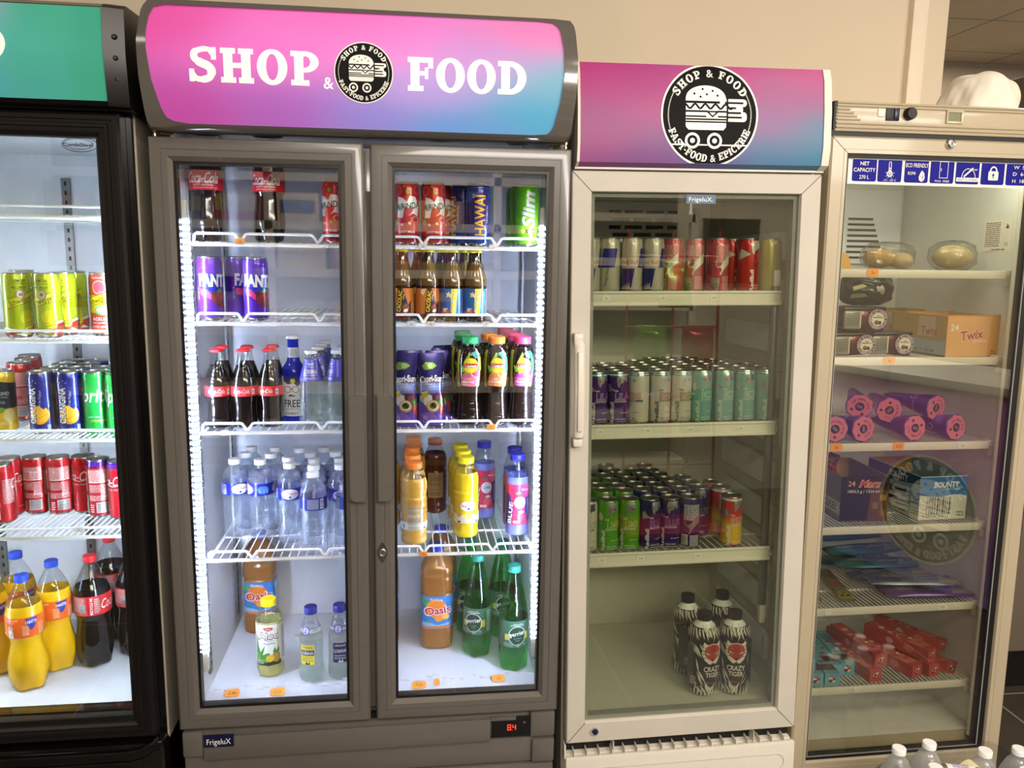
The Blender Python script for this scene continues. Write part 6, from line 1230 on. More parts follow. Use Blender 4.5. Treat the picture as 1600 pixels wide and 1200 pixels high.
def dessert(key, dark):
    r = design(key, 'dessert_pack', 'dessert pack'); mb = MB(); c = '#5a2428' if not dark else '#1b1a18'
    mb.box(-.062, .052, .004, .10, .0, .058, A(c, 'foil'), .006); mb.box(-.062, -.018, .0, .012, .006, .054, A('#8f8f84', 'film'), .003); art(mb, [fine(-40, 32, 36, 34, '#4c4a44', 8), ('r', -19, 31, 3, 44, '#d8d4c8')], lambda x, z, o: (x / 1000, -o - .0002, z / 1000)); mb.box(-.064, .054, .002, .102, .054, .064, A('#1a1817', 'film'), .004)
    mb.build('tray', r)
    mb = MB(); mb.T = Matrix.Translation((.030, .002, .032)) @ Matrix.Rotation(PI / 2, 4, 'X'); mb.lathe([(.026, 0), (.026, .0012)], A('#e8e2d4', 'film'), n=32); mb.T = None
    art(mb, [('T', ring(30, 32, 25.5, 25.5, 8, 36), '#57334c'), ('T', ring(30, 32, 26, 26, 1.2, 36), '#c9b8d4'), ('T', [[(p[0] + 30, p[1] + 32) for p in q] for q in slab_arc('CHOCOLAT CHOCOLAT', 18.6, PI / 2, 5.6, True, gap=.1)], '#e8dcd8'), ('T', [[(p[0] + 30, p[1] + 32) for p in q] for q in slab_arc('CHOCOLAT', 24, -PI / 2, 5.4, False, gap=.1)], '#e8dcd8'), ('t', '2x50g', 30, 42, 4, Dk, {'sh': .4, 'w': 11}), ('t', 'MOUSSE DUO', 30, 37, 3.6, Dk, {'b': .06, 'w': 26}), ('e', 26, 24, 6, 6, '#6a4028'), ('e', 35, 23, 5, 5, '#58341f'), ('e', 26, 26, 3, 2.4, '#9a6a48')], lambda x, z, o: (x / 1000, .0008 - o - .0002, z / 1000)); mb.build('sticker', r, label='round white sticker ringed in purple lettering')
    mb = MB(); mb.T = Matrix.Translation((.064, .05, .030)); mb.grid(lambda u, v: (.018 * math.sin(PI * v) * math.cos(2 * PI * u), .03 * math.sin(PI * v) * math.sin(2 * PI * u), -.026 * math.cos(PI * v)), 16, 10, 'clear_wrap'); mb.T = None; mb.build('bubble_wrapping', r)
dessert('dessert', 0)
r = design('dark_bag', 'foil_bag', 'foil bag'); mb = MB(); bag_mesh(mb, .15, .11, .085, A('#2a2924', 'foil'), 21); art(mb, [('p', [(-60, 50), (-20, 62), (-14, 54), (-58, 40)], '#8f8a3a'), ('t', 'Black', -10, 56, 9, '#9a9a8e', {'sh': .4, 'rot': 24}), ('e', 12, 44, 11, 16, '#8a8478', 20), ('p', [(-64, 20), (-10, 26), (-4, 34), (-60, 32)], '#6f6c60')], lambda x, z, o: (x / 1000, -.056 * (1 - (x / 90.) ** 2 * .4) - o + abs(z - 42) * .0003, z / 1000)); mb.build('bag', r)
r = design('pale_card', 'folded_card', 'folded card'); mb = MB(); mb.prism([(-.018, 0), (.022, 0), (.008, .040), (-.018, .046)], lambda a, b, q: (a, q, b), A('#c99a3e', 'card'), .0, .03); mb.build('card', r)
r = design('snack_pouch', 'snack_bag', 'snack bag'); mb = MB(); bag_mesh(mb, .13, .08, .13, A('#6e2a1c', 'foil'), 31)
art(mb, [('e', -30, 80, 26, 30, '#8a2418'), ('e', 20, 96, 24, 26, '#a03a1c'), ('e', 0, 60, 30, 20, '#7c5a24'), ('p', [(-50, 100), (-10, 112), (0, 100), (-40, 90)], '#b06a2c')], lambda x, z, o: (x / 1000, -.041 * max(0., 1 - (x / 66.) ** 2) ** .5 - o, z / 1000)); mb.build('bag', r)
# ------------------------------------------------------------------ goods on the shelves: design, fridge, x, y, z, turn, label, group
GOODS = [
 ('lemon_soda', F1, -0.3352, 0.125, 0.914, 38, 'yellow-green lemon soda can turned to its barcode side, beside the whole-name can', 'lemon soda cans in the black fridge'),
 ('lemon_soda', F1, -0.271, 0.125, 0.914, 0, 'yellow-green lemon soda can showing its whole slanted name, front row of black fridge', 'lemon soda cans in the black fridge'),
 ('lemon_soda', F1, -0.2604, 0.185, 0.914, -2, 'yellow-green lemon soda can half hidden directly behind the can with the whole name', 'lemon soda cans in the black fridge'),
 ('lemon_soda', F1, -0.259, 0.245, 0.914, -2, 'yellow-green lemon soda can second back in the file behind the whole-name can', 'lemon soda cans in the black fridge'),
 ('agrum_soda', F1, -0.1675, 0.17, 0.914, 0, 'coral red grapefruit soda can against the black door frame, lemon cans beside it', None),
 ('lemon_soda', F1, -0.3977, 0.3, 0.914, 60, 'yellow-green lemon soda can in the back row, only its rim showing above the front cans', 'lemon soda cans in the black fridge'),
 ('limonata', F1, -0.4023, 0.165, 0.687, -4, 'yellow lemonade can with navy band and star, cut by the picture edge', None),
 ('cola', F1, -0.4215, 0.3, 0.687, 200, 'dark red can with barcode just behind the yellow lemonade can', 'dark red cans behind the yellow lemonade can'),
 ('cola', F1, -0.4379, 0.38, 0.687, 190, 'dark red can second back behind the yellow lemonade can', 'dark red cans behind the yellow lemonade can'),
 ('cola', F1, -0.4601, 0.45, 0.687, 170, 'dark red can furthest back behind the yellow lemonade can', 'dark red cans behind the yellow lemonade can'),
 ('orangina', F1, -0.31, 0.15, 0.687, -4, 'navy blue orange-drink can in the front, nearer the yellow lemonade can', 'navy orange-drink cans in the black fridge'),
 ('orangina', F1, -0.2482, 0.15, 0.687, 2, 'navy blue orange-drink can in the front, beside the bright green can', 'navy orange-drink cans in the black fridge'),
 ('orangina', F1, -0.3069, 0.215, 0.687, 20, 'navy blue orange-drink can first back in the file nearer the yellow lemonade can', 'navy orange-drink cans in the black fridge'),
 ('orangina', F1, -0.3076, 0.28, 0.687, 20, 'navy blue orange-drink can second back in the file nearer the yellow lemonade can', 'navy orange-drink cans in the black fridge'),
 ('orangina', F1, -0.3112, 0.345, 0.687, 20, 'navy blue orange-drink can third back in the file nearer the yellow lemonade can', 'navy orange-drink cans in the black fridge'),
 ('orangina', F1, -0.2496, 0.215, 0.687, -20, 'navy blue orange-drink can first back in the file beside the bright green can', 'navy orange-drink cans in the black fridge'),
 ('orangina', F1, -0.2502, 0.28, 0.687, -20, 'navy blue orange-drink can second back in the file beside the bright green can', 'navy orange-drink cans in the black fridge'),
 ('orangina', F1, -0.2539, 0.345, 0.687, -20, 'navy blue orange-drink can third back in the file beside the bright green can', 'navy orange-drink cans in the black fridge'),
 ('sprite', F1, -0.1908, 0.1515, 0.687, 0, 'bright green lemon-lime can showing white letters beside the navy cans', 'green cans in the black fridge'),
 ('sprite', F1, -0.1349, 0.1385, 0.687, 8, 'green lemon-lime can mostly hidden by the black door frame', 'green cans in the black fridge'),
 ('sprite', F1, -0.1915, 0.22, 0.687, 8, 'green lemon-lime can behind the one showing white letters', 'green cans in the black fridge'),
 ('cola', F1, -0.4379, 0.1994, 0.456, 150, 'red cola can standing forward of its row at the picture edge', 'red cola cans in the black fridge'),
 ('cola', F1, -0.4449, 0.2564, 0.456, 120, 'red cola can tucked behind the forward one at the picture edge', 'red cola cans in the black fridge'),
 ('cola', F1, -0.389, 0.2696, 0.456, 180, 'red cola can showing fine print, between the tucked-back can and RECYCLE ME can', 'red cola cans in the black fridge'),
 ('cola', F1, -0.3319, 0.2635, 0.456, 202, 'red cola can with RECYCLE ME in white along its side', 'red cola cans in the black fridge'),
 ('cola', F1, -0.275, 0.2708, 0.456, -14, 'red cola can showing its big white script beside the purple-topped can', 'red cola cans in the black fridge'),
 ('cherry_cola', F1, -0.227, 0.235, 0.456, 196, 'purple-topped red cola can showing its barcode', 'red cola cans in the black fridge'),
 ('cherry_cola', F1, -0.1706, 0.215, 0.456, -30, 'purple-topped red cola can half behind the door frame', 'red cola cans in the black fridge'),
 ('orange_big', F1, -0.4035, 0.1823, 0.035, -8, 'large orange soda bottle with blue cap, standing foremost on the fridge floor', 'orange soda bottles on the floor of the black fridge'),
 ('orange_big', F1, -0.3717, 0.2741, 0.035, -6, 'large orange soda bottle with blue cap, beside the large cola bottle', 'orange soda bottles on the floor of the black fridge'),
 ('orange_big', F1, -0.4868, 0.3418, 0.035, 10, 'large orange soda bottle with blue cap, peeping out behind the foremost one', 'orange soda bottles on the floor of the black fridge'),
 ('orange_big', F1, -0.5197, 0.2589, 0.035, 10, 'large orange soda bottle with blue cap, only its edge showing at the picture border', 'orange soda bottles on the floor of the black fridge'),
 ('cola_big', F1, -0.2838, 0.2898, 0.035, 0, 'large dark cola bottle with red cap standing in front of two others', 'large cola bottles on the floor of the black fridge'),
 ('cola_big', F1, -0.2873, 0.4375, 0.035, 30, 'large dark cola bottle with red cap behind, showing its white script', 'large cola bottles on the floor of the black fridge'),
 ('cola_big', F1, -0.1959, 0.3349, 0.035, 0, 'large dark cola bottle with red cap cut by the black door frame', 'large cola bottles on the floor of the black fridge'),
 ('cola_medium', F2, 0.079, 0.15, 1.134, 0, 'dark cola bottle with red label beside the light strip, top shelf', 'dark cola bottles on the top shelf'),
 ('cola_medium', F2, 0.216, 0.17, 1.134, -6, 'dark cola bottle with red label further along the top shelf', 'dark cola bottles on the top shelf'),
 ('mirinda', F2, 0.3684, 0.145, 1.134, -24, 'red strawberry soda can partly behind the middle door frame', 'strawberry soda cans on the top shelf'),
 ('mirinda', F2, 0.5362, 0.135, 1.134, 0, 'red strawberry soda can first on the top shelf beside middle frame', 'strawberry soda cans on the top shelf'),
 ('mirinda', F2, 0.5977, 0.135, 1.134, 4, 'red strawberry soda can second on the top shelf, fully in view', 'strawberry soda cans on the top shelf'),
 ('mirinda', F2, 0.618, 0.2211, 1.134, 10, 'red strawberry soda can peeping out behind the two front ones', 'strawberry soda cans on the top shelf'),
 ('hawai', F2, 0.7039, 0.135, 1.134, 0, 'dark blue can with yellow HAWAI lettering up its side', 'tropical soda cans on the top shelf'),
 ('hawai', F2, 0.6712, 0.1995, 1.134, -70, 'dark blue can showing fine print behind the HAWAI-lettered one', 'tropical soda cans on the top shelf'),
 ('slim', F2, 0.8208, 0.135, 1.134, 0, 'lime green soda can in front with white vertical lettering', 'lime green soda cans on the top shelf'),
 ('slim', F2, 0.8173, 0.2, 1.134, 0, 'lime green soda can directly behind the front one', 'lime green soda cans on the top shelf'),
 ('slim', F2, 0.8145, 0.265, 1.134, 0, 'lime green soda can furthest back on the top shelf', 'lime green soda cans on the top shelf'),
 ('fanta', F2, 0.0831, 0.13, 0.955, 24, 'purple grape soda can beside the light strip, its name cut short', 'purple soda cans on the second shelf'),
 ('fanta', F2, 0.1337, 0.185, 0.955, 62, 'purple grape soda can set back between the two front ones', 'purple soda cans on the second shelf'),
 ('fanta', F2, 0.1865, 0.13, 0.955, 14, 'purple grape soda can in front, showing its whole name', 'purple soda cans on the second shelf'),
 ('cocoa_orange', F2, 0.5232, 0.13, 0.955, -14, 'brown cocoa bottle with orange label, half behind the middle frame', 'brown cocoa milk bottles on the second shelf'),
 ('cocoa_orange', F2, 0.5844, 0.13, 0.955, 0, 'brown cocoa bottle with orange label, fully in view', 'brown cocoa milk bottles on the second shelf'),
 ('cocoa_blue', F2, 0.641, 0.13, 0.955, 0, 'brown cocoa bottle with blue label, next to the orange-labelled ones', 'brown cocoa milk bottles on the second shelf'),
 ('cocoa_blue', F2, 0.6976, 0.13, 0.955, 0, 'brown cocoa bottle with blue label, at the free end of the row', 'brown cocoa milk bottles on the second shelf'),
 ('cocoa_orange', F2, 0.565, 0.2, 0.955, 0, 'brown cocoa bottle behind the two orange-labelled ones', 'brown cocoa milk bottles on the second shelf'),
 ('cocoa_blue', F2, 0.6232, 0.199, 0.955, 0, 'brown cocoa bottle directly behind the inner blue-labelled one', 'brown cocoa milk bottles on the second shelf'),
 ('cocoa_blue', F2, 0.6794, 0.206, 0.955, 0, 'brown cocoa bottle behind the gap of the blue-labelled ones', 'brown cocoa milk bottles on the second shelf'),
 ('cola_glass', F2, 0.0915, 0.13, 0.7, 8, 'small glass cola bottle in front beside the light strip', 'small glass cola bottles on the third shelf'),
 ('cola_glass', F2, 0.1511, 0.1292, 0.7, 0, 'small glass cola bottle in the middle of the front row', 'small glass cola bottles on the third shelf'),
 ('cola_glass', F2, 0.2103, 0.1358, 0.7, -14, 'small glass cola bottle in front, last before the blue bottle', 'small glass cola bottles on the third shelf'),
 ('cola_glass', F2, 0.0883, 0.2001, 0.7, 60, 'small glass cola bottle behind the one beside the light strip', 'small glass cola bottles on the third shelf'),
 ('cola_glass', F2, 0.1479, 0.198, 0.7, 60, 'small glass cola bottle behind the middle front one', 'small glass cola bottles on the third shelf'),
 ('cola_glass', F2, 0.2058, 0.2122, 0.7, 95, 'small glass cola bottle behind the last front one, next to the blue bottle', 'small glass cola bottles on the third shelf'),
 ('mocktail', F2, 0.2588, 0.186, 0.7, -6, 'tall cobalt blue glass bottle with moustache and glasses on its label', None),
 ('lemonade_glass', F2, 0.3081, 0.13, 0.7, 0, 'clear glass lemonade bottle with violet collar, in front beside the blue bottle', 'clear lemonade bottles on the third shelf'),
 ('lemonade_glass', F2, 0.3691, 0.13, 0.7, -60, 'clear glass lemonade bottle with violet collar, in front against the middle frame', 'clear lemonade bottles on the third shelf'),
 ('lemonade_glass', F2, 0.3165, 0.2018, 0.7, 0, 'clear glass lemonade bottle with violet collar, first back in the file beside the blue bottle', 'clear lemonade bottles on the third shelf'),
 ('lemonade_glass', F2, 0.3163, 0.266, 0.7, 0, 'clear glass lemonade bottle with violet collar, second back in the file beside the blue bottle', 'clear lemonade bottles on the third shelf'),
 ('lemonade_glass', F2, 0.3204, 0.332, 0.7, 0, 'clear glass lemonade bottle with violet collar, third back in the file beside the blue bottle', 'clear lemonade bottles on the third shelf'),
 ('lemonade_glass', F2, 0.3774, 0.1999, 0.7, -40, 'clear glass lemonade bottle with violet collar, first back in the file against the middle frame', 'clear lemonade bottles on the third shelf'),
 ('lemonade_glass', F2, 0.3773, 0.266, 0.7, -40, 'clear glass lemonade bottle with violet collar, second back in the file against the middle frame', 'clear lemonade bottles on the third shelf'),
 ('lemonade_glass', F2, 0.3813, 0.332, 0.7, -40, 'clear glass lemonade bottle with violet collar, third back in the file against the middle frame', 'clear lemonade bottles on the third shelf'),
 ('pouch', F2, 0.5281, 0.12, 0.7, -4, 'purple fruit drink pouch in front, half behind the middle frame', 'drink pouches on the third shelf'),
 ('pouch', F2, 0.5912, 0.12, 0.7, 4, 'purple fruit drink pouch in front, showing its whole name', 'drink pouches on the third shelf'),
 ('pouch', F2, 0.5405, 0.17, 0.7, 0, 'purple fruit drink pouch behind the one at the middle frame', 'drink pouches on the third shelf'),
 ('pouch', F2, 0.6099, 0.17, 0.7, 6, 'purple fruit drink pouch just behind the whole-name pouch', 'drink pouches on the third shelf'),
 ('pouch', F2, 0.6249, 0.225, 0.7, 14, 'purple fruit drink pouch third in the file of the whole-name pouch', 'drink pouches on the third shelf'),
 ('pouch', F2, 0.6305, 0.2814, 0.7, 20, 'purple fruit drink pouch last in the file of the whole-name pouch', 'drink pouches on the third shelf'),
 ('tea_mint', F2, 0.6866, 0.13, 0.7, 0, 'green-capped iced tea bottle at the front of its file', 'green-capped iced tea bottles'),
 ('tea_mint', F2, 0.676, 0.2, 0.7, 0, 'green-capped iced tea bottle second in its file', 'green-capped iced tea bottles'),
 ('tea_mint', F2, 0.6769, 0.2686, 0.7, 0, 'green-capped iced tea bottle third in its file', 'green-capped iced tea bottles'),
 ('tea_peach', F2, 0.7517, 0.13, 0.7, 0, 'orange-capped iced tea bottle at the front of its file', 'orange-capped iced tea bottles'),
 ('tea_peach', F2, 0.7402, 0.2, 0.7, 0, 'orange-capped iced tea bottle second in its file', 'orange-capped iced tea bottles'),
 ('tea_raspberry', F2, 0.8158, 0.13, 0.7, 0, 'pink-capped iced tea bottle at the front of its file', 'pink-capped iced tea bottles'),
 ('tea_raspberry', F2, 0.8095, 0.2, 0.7, 0, 'pink-capped iced tea bottle second in its file', 'pink-capped iced tea bottles'),
 ('tea_raspberry', F2, 0.8034, 0.27, 0.7, 0, 'pink-capped iced tea bottle third in its file', 'pink-capped iced tea bottles'),
 ('tea_raspberry', F2, 0.798, 0.34, 0.7, 0, 'pink-capped iced tea bottle fourth in its file', 'pink-capped iced tea bottles'),
 ('water_small', F2, 0.0966, 0.2505, 0.388, 26, 'small clear water bottle with white cap in front, nearest the light strip', 'small spring-water bottles on the fourth shelf'),
 ('water_small', F2, 0.1617, 0.2402, 0.388, -70, 'small clear water bottle with white cap in front, second from the light strip', 'small spring-water bottles on the fourth shelf'),
 ('water_small', F2, 0.2406, 0.1972, 0.388, 0, 'small clear water bottle with white cap third in front, its oval emblem facing out', 'small spring-water bottles on the fourth shelf'),
 ('water_small', F2, 0.3079, 0.1105, 0.388, 106, 'small clear water bottle with white cap standing foremost, its fine print turned outward', 'small spring-water bottles on the fourth shelf'),
 ('water_small', F2, 0.3672, 0.1786, 0.388, 0, 'small clear water bottle with white cap in front, beside the foremost bottle', 'small spring-water bottles on the fourth shelf'),
 ('water_small', F2, 0.3949, 0.1105, 0.388, 10, 'small clear water bottle with white cap mostly hidden by the middle door frame', 'small spring-water bottles on the fourth shelf'),
 ('water_small', F2, 0.1118, 0.3139, 0.388, 0, 'small clear water bottle with white cap second in the file nearest the light strip', 'small spring-water bottles on the fourth shelf'),
 ('water_small', F2, 0.1156, 0.3792, 0.388, 0, 'small clear water bottle with white cap third in the file nearest the light strip', 'small spring-water bottles on the fourth shelf'),
 ('water_small', F2, 0.1781, 0.3035, 0.388, 0, 'small clear water bottle with white cap second in the file second from the strip', 'small spring-water bottles on the fourth shelf'),
 ('water_small', F2, 0.18, 0.3703, 0.388, 0, 'small clear water bottle with white cap third in the file second from the strip', 'small spring-water bottles on the fourth shelf'),
 ('water_small', F2, 0.2277, 0.2611, 0.388, 0, 'small clear water bottle with white cap behind the bottle with oval emblem facing out', 'small spring-water bottles on the fourth shelf'),
 ('water_small', F2, 0.2439, 0.3581, 0.388, 0, 'small clear water bottle with white cap far back behind the bottle with oval emblem', 'small spring-water bottles on the fourth shelf'),
 ('water_small', F2, 0.3021, 0.1754, 0.388, 0, 'small clear water bottle with white cap first behind the foremost bottle', 'small spring-water bottles on the fourth shelf'),
 ('water_small', F2, 0.2958, 0.2403, 0.388, 0, 'small clear water bottle with white cap second behind the foremost bottle', 'small spring-water bottles on the fourth shelf'),
 ('water_small', F2, 0.2795, 0.3035, 0.388, 0, 'small clear water bottle with white cap third behind the foremost bottle', 'small spring-water bottles on the fourth shelf'),
 ('water_small', F2, 0.3088, 0.3617, 0.388, 0, 'small clear water bottle with white cap at the back, between foremost file and middle frame', 'small spring-water bottles on the fourth shelf'),
 ('water_small', F2, 0.3609, 0.2435, 0.388, 0, 'small clear water bottle with white cap behind the front bottle at the middle frame', 'small spring-water bottles on the fourth shelf'),
 ('water_small', F2, 0.3446, 0.3067, 0.388, 0, 'small clear water bottle with white cap two behind the front bottle at the middle frame', 'small spring-water bottles on the fourth shelf'),
 ('water_small', F2, 0.3719, 0.3782, 0.388, 0, 'small clear water bottle with white cap at the very back beside the middle frame', 'small spring-water bottles on the fourth shelf'),
 ('juice_orange', F2, 0.5506, 0.1583, 0.388, 0, 'golden juice bottle with orange cap, first in its file from the door', 'orange-capped juice bottles in one file'),
 ('juice_orange', F2, 0.5478, 0.2297, 0.388, 20, 'golden juice bottle with orange cap, second in its file from the door', 'orange-capped juice bottles in one file'),
 ('juice_orange', F2, 0.5473, 0.3121, 0.388, 0, 'golden juice bottle with orange cap, third in its file from the door', 'orange-capped juice bottles in one file'),
 ('juice_orange', F2, 0.5516, 0.3781, 0.388, 40, 'golden juice bottle with orange cap, fourth in its file from the door', 'orange-capped juice bottles in one file'),
 ('juice_orange', F2, 0.5496, 0.4443, 0.388, 0, 'golden juice bottle with orange cap, last in its file from the door', 'orange-capped juice bottles in one file'),
 ('juice_red', F2, 0.6113, 0.4072, 0.388, 0, 'dark red juice bottle with rust cap, standing alone mid shelf', None),
 ('juice_lemon', F2, 0.6844, 0.2012, 0.388, 0, 'bright yellow juice bottle with yellow cap, first in its file from the door', 'yellow-capped juice bottles in one file'),
 ('juice_lemon', F2, 0.6815, 0.2694, 0.388, 0, 'bright yellow juice bottle with yellow cap, second in its file from the door', 'yellow-capped juice bottles in one file'),
 ('juice_lemon', F2, 0.6772, 0.3383, 0.388, 0, 'bright yellow juice bottle with yellow cap, last in its file from the door', 'yellow-capped juice bottles in one file'),
 ('blue_drink', F2, 0.8189, 0.2066, 0.388, 0, 'lavender berry drink bottle standing in front beside the light strip', 'violet-capped berry drink bottles'),
 ('blue_drink', F2, 0.8203, 0.2763, 0.388, 0, 'lavender berry drink bottle hidden behind the front one', 'violet-capped berry drink bottles'),
 ('blue_drink', F2, 0.7449, 0.3474, 0.388, 0, 'lavender berry drink bottle set back beside the yellow-capped file', 'violet-capped berry drink bottles'),
 ('juice_orange', F2, 0.4823, 0.2995, 0.388, 0, 'golden juice bottle mostly hidden by the middle door frame', 'golden juice bottles at the frame'),
 ('tropical_big', F2, 0.1071, 0.4854, 0.018, 0, 'big amber tropical juice bottle in the back corner behind the aloe bottle', 'amber tropical juice bottles'),
 ('tropical_big', F2, 0.6138, 0.3453, 0.018, 0, 'big amber tropical juice bottle between the middle frame and green bottles', 'amber tropical juice bottles'),
 ('tropical_big', F2, 0.6331, 0.488, 0.018, 0, 'big amber tropical juice bottle hidden behind another, blue cap showing', 'amber tropical juice bottles'),
 ('tropical_big', F2, 0.462, 0.3783, 0.018, 0, 'amber juice bottle of which only an edge shows beside middle frame', 'amber tropical juice bottles'),
 ('aloe', F2, 0.1736, 0.2236, 0.018, 0, 'pale aloe drink bottle with yellow cap and pineapple label', None),
 ('lemonade_lemon', F2, 0.2855, 0.1811, 0.018, -16, 'clear lemonade bottle with navy cap and yellow label', 'plastic lemonade bottles on the fridge floor'),
 ('lemonade_plain', F2, 0.3577, 0.1868, 0.018, 4, 'clear lemonade bottle with navy cap and navy label', 'plastic lemonade bottles on the fridge floor'),
 ('sparkling', F2, 0.7236, 0.2771, 0.018, -22, 'tall green sparkling water bottle in front, emblem turned toward the amber bottle', 'green sparkling water bottles'),
 ('sparkling', F2, 0.8137, 0.1925, 0.018, 8, 'tall green sparkling water bottle with teal cap, foremost beside the light strip', 'green sparkling water bottles'),
 ('sparkling', F2, 0.7121, 0.4064, 0.018, -22, 'tall green sparkling water bottle behind the one with its emblem turned', 'green sparkling water bottles'),
 ('sparkling', F2, 0.8045, 0.382, 0.018, 0, 'tall green sparkling water bottle behind the foremost one, in the gap', 'green sparkling water bottles'),
 ('classic', F3, 0.0696, 0.118, 1.112, 40, 'silver and blue energy can cut by the door frame beside the handle, top shelf', 'energy cans on the top shelf of the white fridge'),
 ('classic', F3, 0.1222, 0.127, 1.112, -64, 'silver and blue energy can, second from the handle, fine print showing, top shelf', 'energy cans on the top shelf of the white fridge'),
 ('classic', F3, 0.1599, 0.185, 1.112, 100, 'silver and blue energy can set back in a dark gap, top shelf', 'energy cans on the top shelf of the white fridge'),
 ('classic', F3, 0.1753, 0.115, 1.112, 18, 'silver and blue energy can in front beside the dark gap, top shelf', 'energy cans on the top shelf of the white fridge'),
 ('classic', F3, 0.2298, 0.115, 1.112, 12, 'silver and blue energy can next to the pink ones, top shelf', 'energy cans on the top shelf of the white fridge'),
 ('pink', F3, 0.2914, 0.15, 1.112, 150, 'pink energy can nearest the silver ones, top shelf', 'energy cans on the top shelf of the white fridge'),
 ('pink', F3, 0.3501, 0.15, 1.112, 168, 'pink energy can in the middle of the three, top shelf', 'energy cans on the top shelf of the white fridge'),
 ('pink', F3, 0.3954, 0.115, 1.112, 196, 'pink energy can with leaping white bull, next to the red ones, top shelf', 'energy cans on the top shelf of the white fridge'),
 ('red', F3, 0.4503, 0.1619, 1.112, 20, 'red energy can half hidden behind its red neighbour, top shelf', 'energy cans on the top shelf of the white fridge'),
 ('red', F3, 0.4745, 0.1142, 1.112, 10, 'red energy can with white vertical lettering, top shelf', 'energy cans on the top shelf of the white fridge'),
 ('yellow', F3, 0.5334, 0.12, 1.112, 0, 'mustard yellow energy can at the far end of the row, top shelf', 'energy cans on the top shelf of the white fridge'),
 ('lila', F3, 0.0917, 0.112, 0.786, 8, 'purple energy can in front, first from the door handle, middle shelf', 'slim energy cans on the middle shelf of the white fridge'),
 ('lila', F3, 0.0977, 0.1672, 0.786, 45, 'purple energy can, first file from the handle, second back, middle shelf', 'slim energy cans on the middle shelf of the white fridge'),
 ('lila', F3, 0.0917, 0.2224, 0.786, 82, 'purple energy can, first file from the handle, third back, middle shelf', 'slim energy cans on the middle shelf of the white fridge'),
 ('lila', F3, 0.0977, 0.2776, 0.786, 119, 'purple energy can, first file from the handle, fourth back, middle shelf', 'slim energy cans on the middle shelf of the white fridge'),
 ('lila', F3, 0.1451, 0.112, 0.786, -4, 'purple energy can in front, second from the door handle, middle shelf', 'slim energy cans on the middle shelf of the white fridge'),
 ('lila', F3, 0.1511, 0.1672, 0.786, 33, 'purple energy can, second file from the handle, second back, middle shelf', 'slim energy cans on the middle shelf of the white fridge'),
 ('lila', F3, 0.1451, 0.2224, 0.786, 70, 'purple energy can, second file from the handle, third back, middle shelf', 'slim energy cans on the middle shelf of the white fridge'),
 ('lila', F3, 0.1511, 0.2776, 0.786, 107, 'purple energy can, second file from the handle, fourth back, middle shelf', 'slim energy cans on the middle shelf of the white fridge'),
 ('spring', F3, 0.1985, 0.112, 0.786, -66, 'cream energy can in front, third from the door handle, middle shelf', 'slim energy cans on the middle shelf of the white fridge'),
 ('spring', F3, 0.2045, 0.1672, 0.786, -29, 'cream energy can, third file from the handle, second back, middle shelf', 'slim energy cans on the middle shelf of the white fridge'),
 ('spring', F3, 0.1985, 0.2224, 0.786, 8, 'cream energy can, third file from the handle, third back, middle shelf', 'slim energy cans on the middle shelf of the white fridge'),
 ('spring', F3, 0.2045, 0.2776, 0.786, 45, 'cream energy can, third file from the handle, fourth back, middle shelf', 'slim energy cans on the middle shelf of the white fridge'),
 ('spring', F3, 0.254, 0.112, 0.786, 8, 'cream energy can in front, fourth from the door handle, middle shelf', 'slim energy cans on the middle shelf of the white fridge'),
 ('spring', F3, 0.26, 0.1672, 0.786, 45, 'cream energy can, fourth file from the handle, second back, middle shelf', 'slim energy cans on the middle shelf of the white fridge'),
 ('spring', F3, 0.254, 0.2224, 0.786, 82, 'cream energy can, fourth file from the handle, third back, middle shelf', 'slim energy cans on the middle shelf of the white fridge'),
 ('spring', F3, 0.26, 0.2776, 0.786, 119, 'cream energy can, fourth file from the handle, fourth back, middle shelf', 'slim energy cans on the middle shelf of the white fridge'),
 ('spring', F3, 0.254, 0.3328, 0.786, 156, 'cream energy can, fourth file from the handle, fifth back, middle shelf', 'slim energy cans on the middle shelf of the white fridge'),
 ('spring', F3, 0.3087, 0.112, 0.786, 4, 'cream energy can in front, fifth from the door handle, middle shelf', 'slim energy cans on the middle shelf of the white fridge'),
 ('spring', F3, 0.3147, 0.1672, 0.786, 41, 'cream energy can, fifth file from the handle, second back, middle shelf', 'slim energy cans on the middle shelf of the white fridge'),
 ('spring', F3, 0.3087, 0.2224, 0.786, 78, 'cream energy can, fifth file from the handle, third back, middle shelf', 'slim energy cans on the middle shelf of the white fridge'),
 ('spring', F3, 0.3147, 0.2776, 0.786, 115, 'cream energy can, fifth file from the handle, fourth back, middle shelf', 'slim energy cans on the middle shelf of the white fridge'),
 ('spring', F3, 0.3087, 0.3328, 0.786, 152, 'cream energy can, fifth file from the handle, fifth back, middle shelf', 'slim energy cans on the middle shelf of the white fridge'),
 ('spring', F3, 0.3147, 0.388, 0.786, 189, 'cream energy can, fifth file from the handle, sixth back, middle shelf', 'slim energy cans on the middle shelf of the white fridge'),
 ('ice', F3, 0.362, 0.112, 0.786, 4, 'ice-blue energy can in front, sixth from the door handle, middle shelf', 'slim energy cans on the middle shelf of the white fridge'),
 ('ice', F3, 0.368, 0.1672, 0.786, 41, 'ice-blue energy can, sixth file from the handle, second back, middle shelf', 'slim energy cans on the middle shelf of the white fridge'),
 ('ice', F3, 0.362, 0.2224, 0.786, 78, 'ice-blue energy can, sixth file from the handle, third back, middle shelf', 'slim energy cans on the middle shelf of the white fridge'),
 ('ice', F3, 0.368, 0.2776, 0.786, 115, 'ice-blue energy can, sixth file from the handle, fourth back, middle shelf', 'slim energy cans on the middle shelf of the white fridge'),
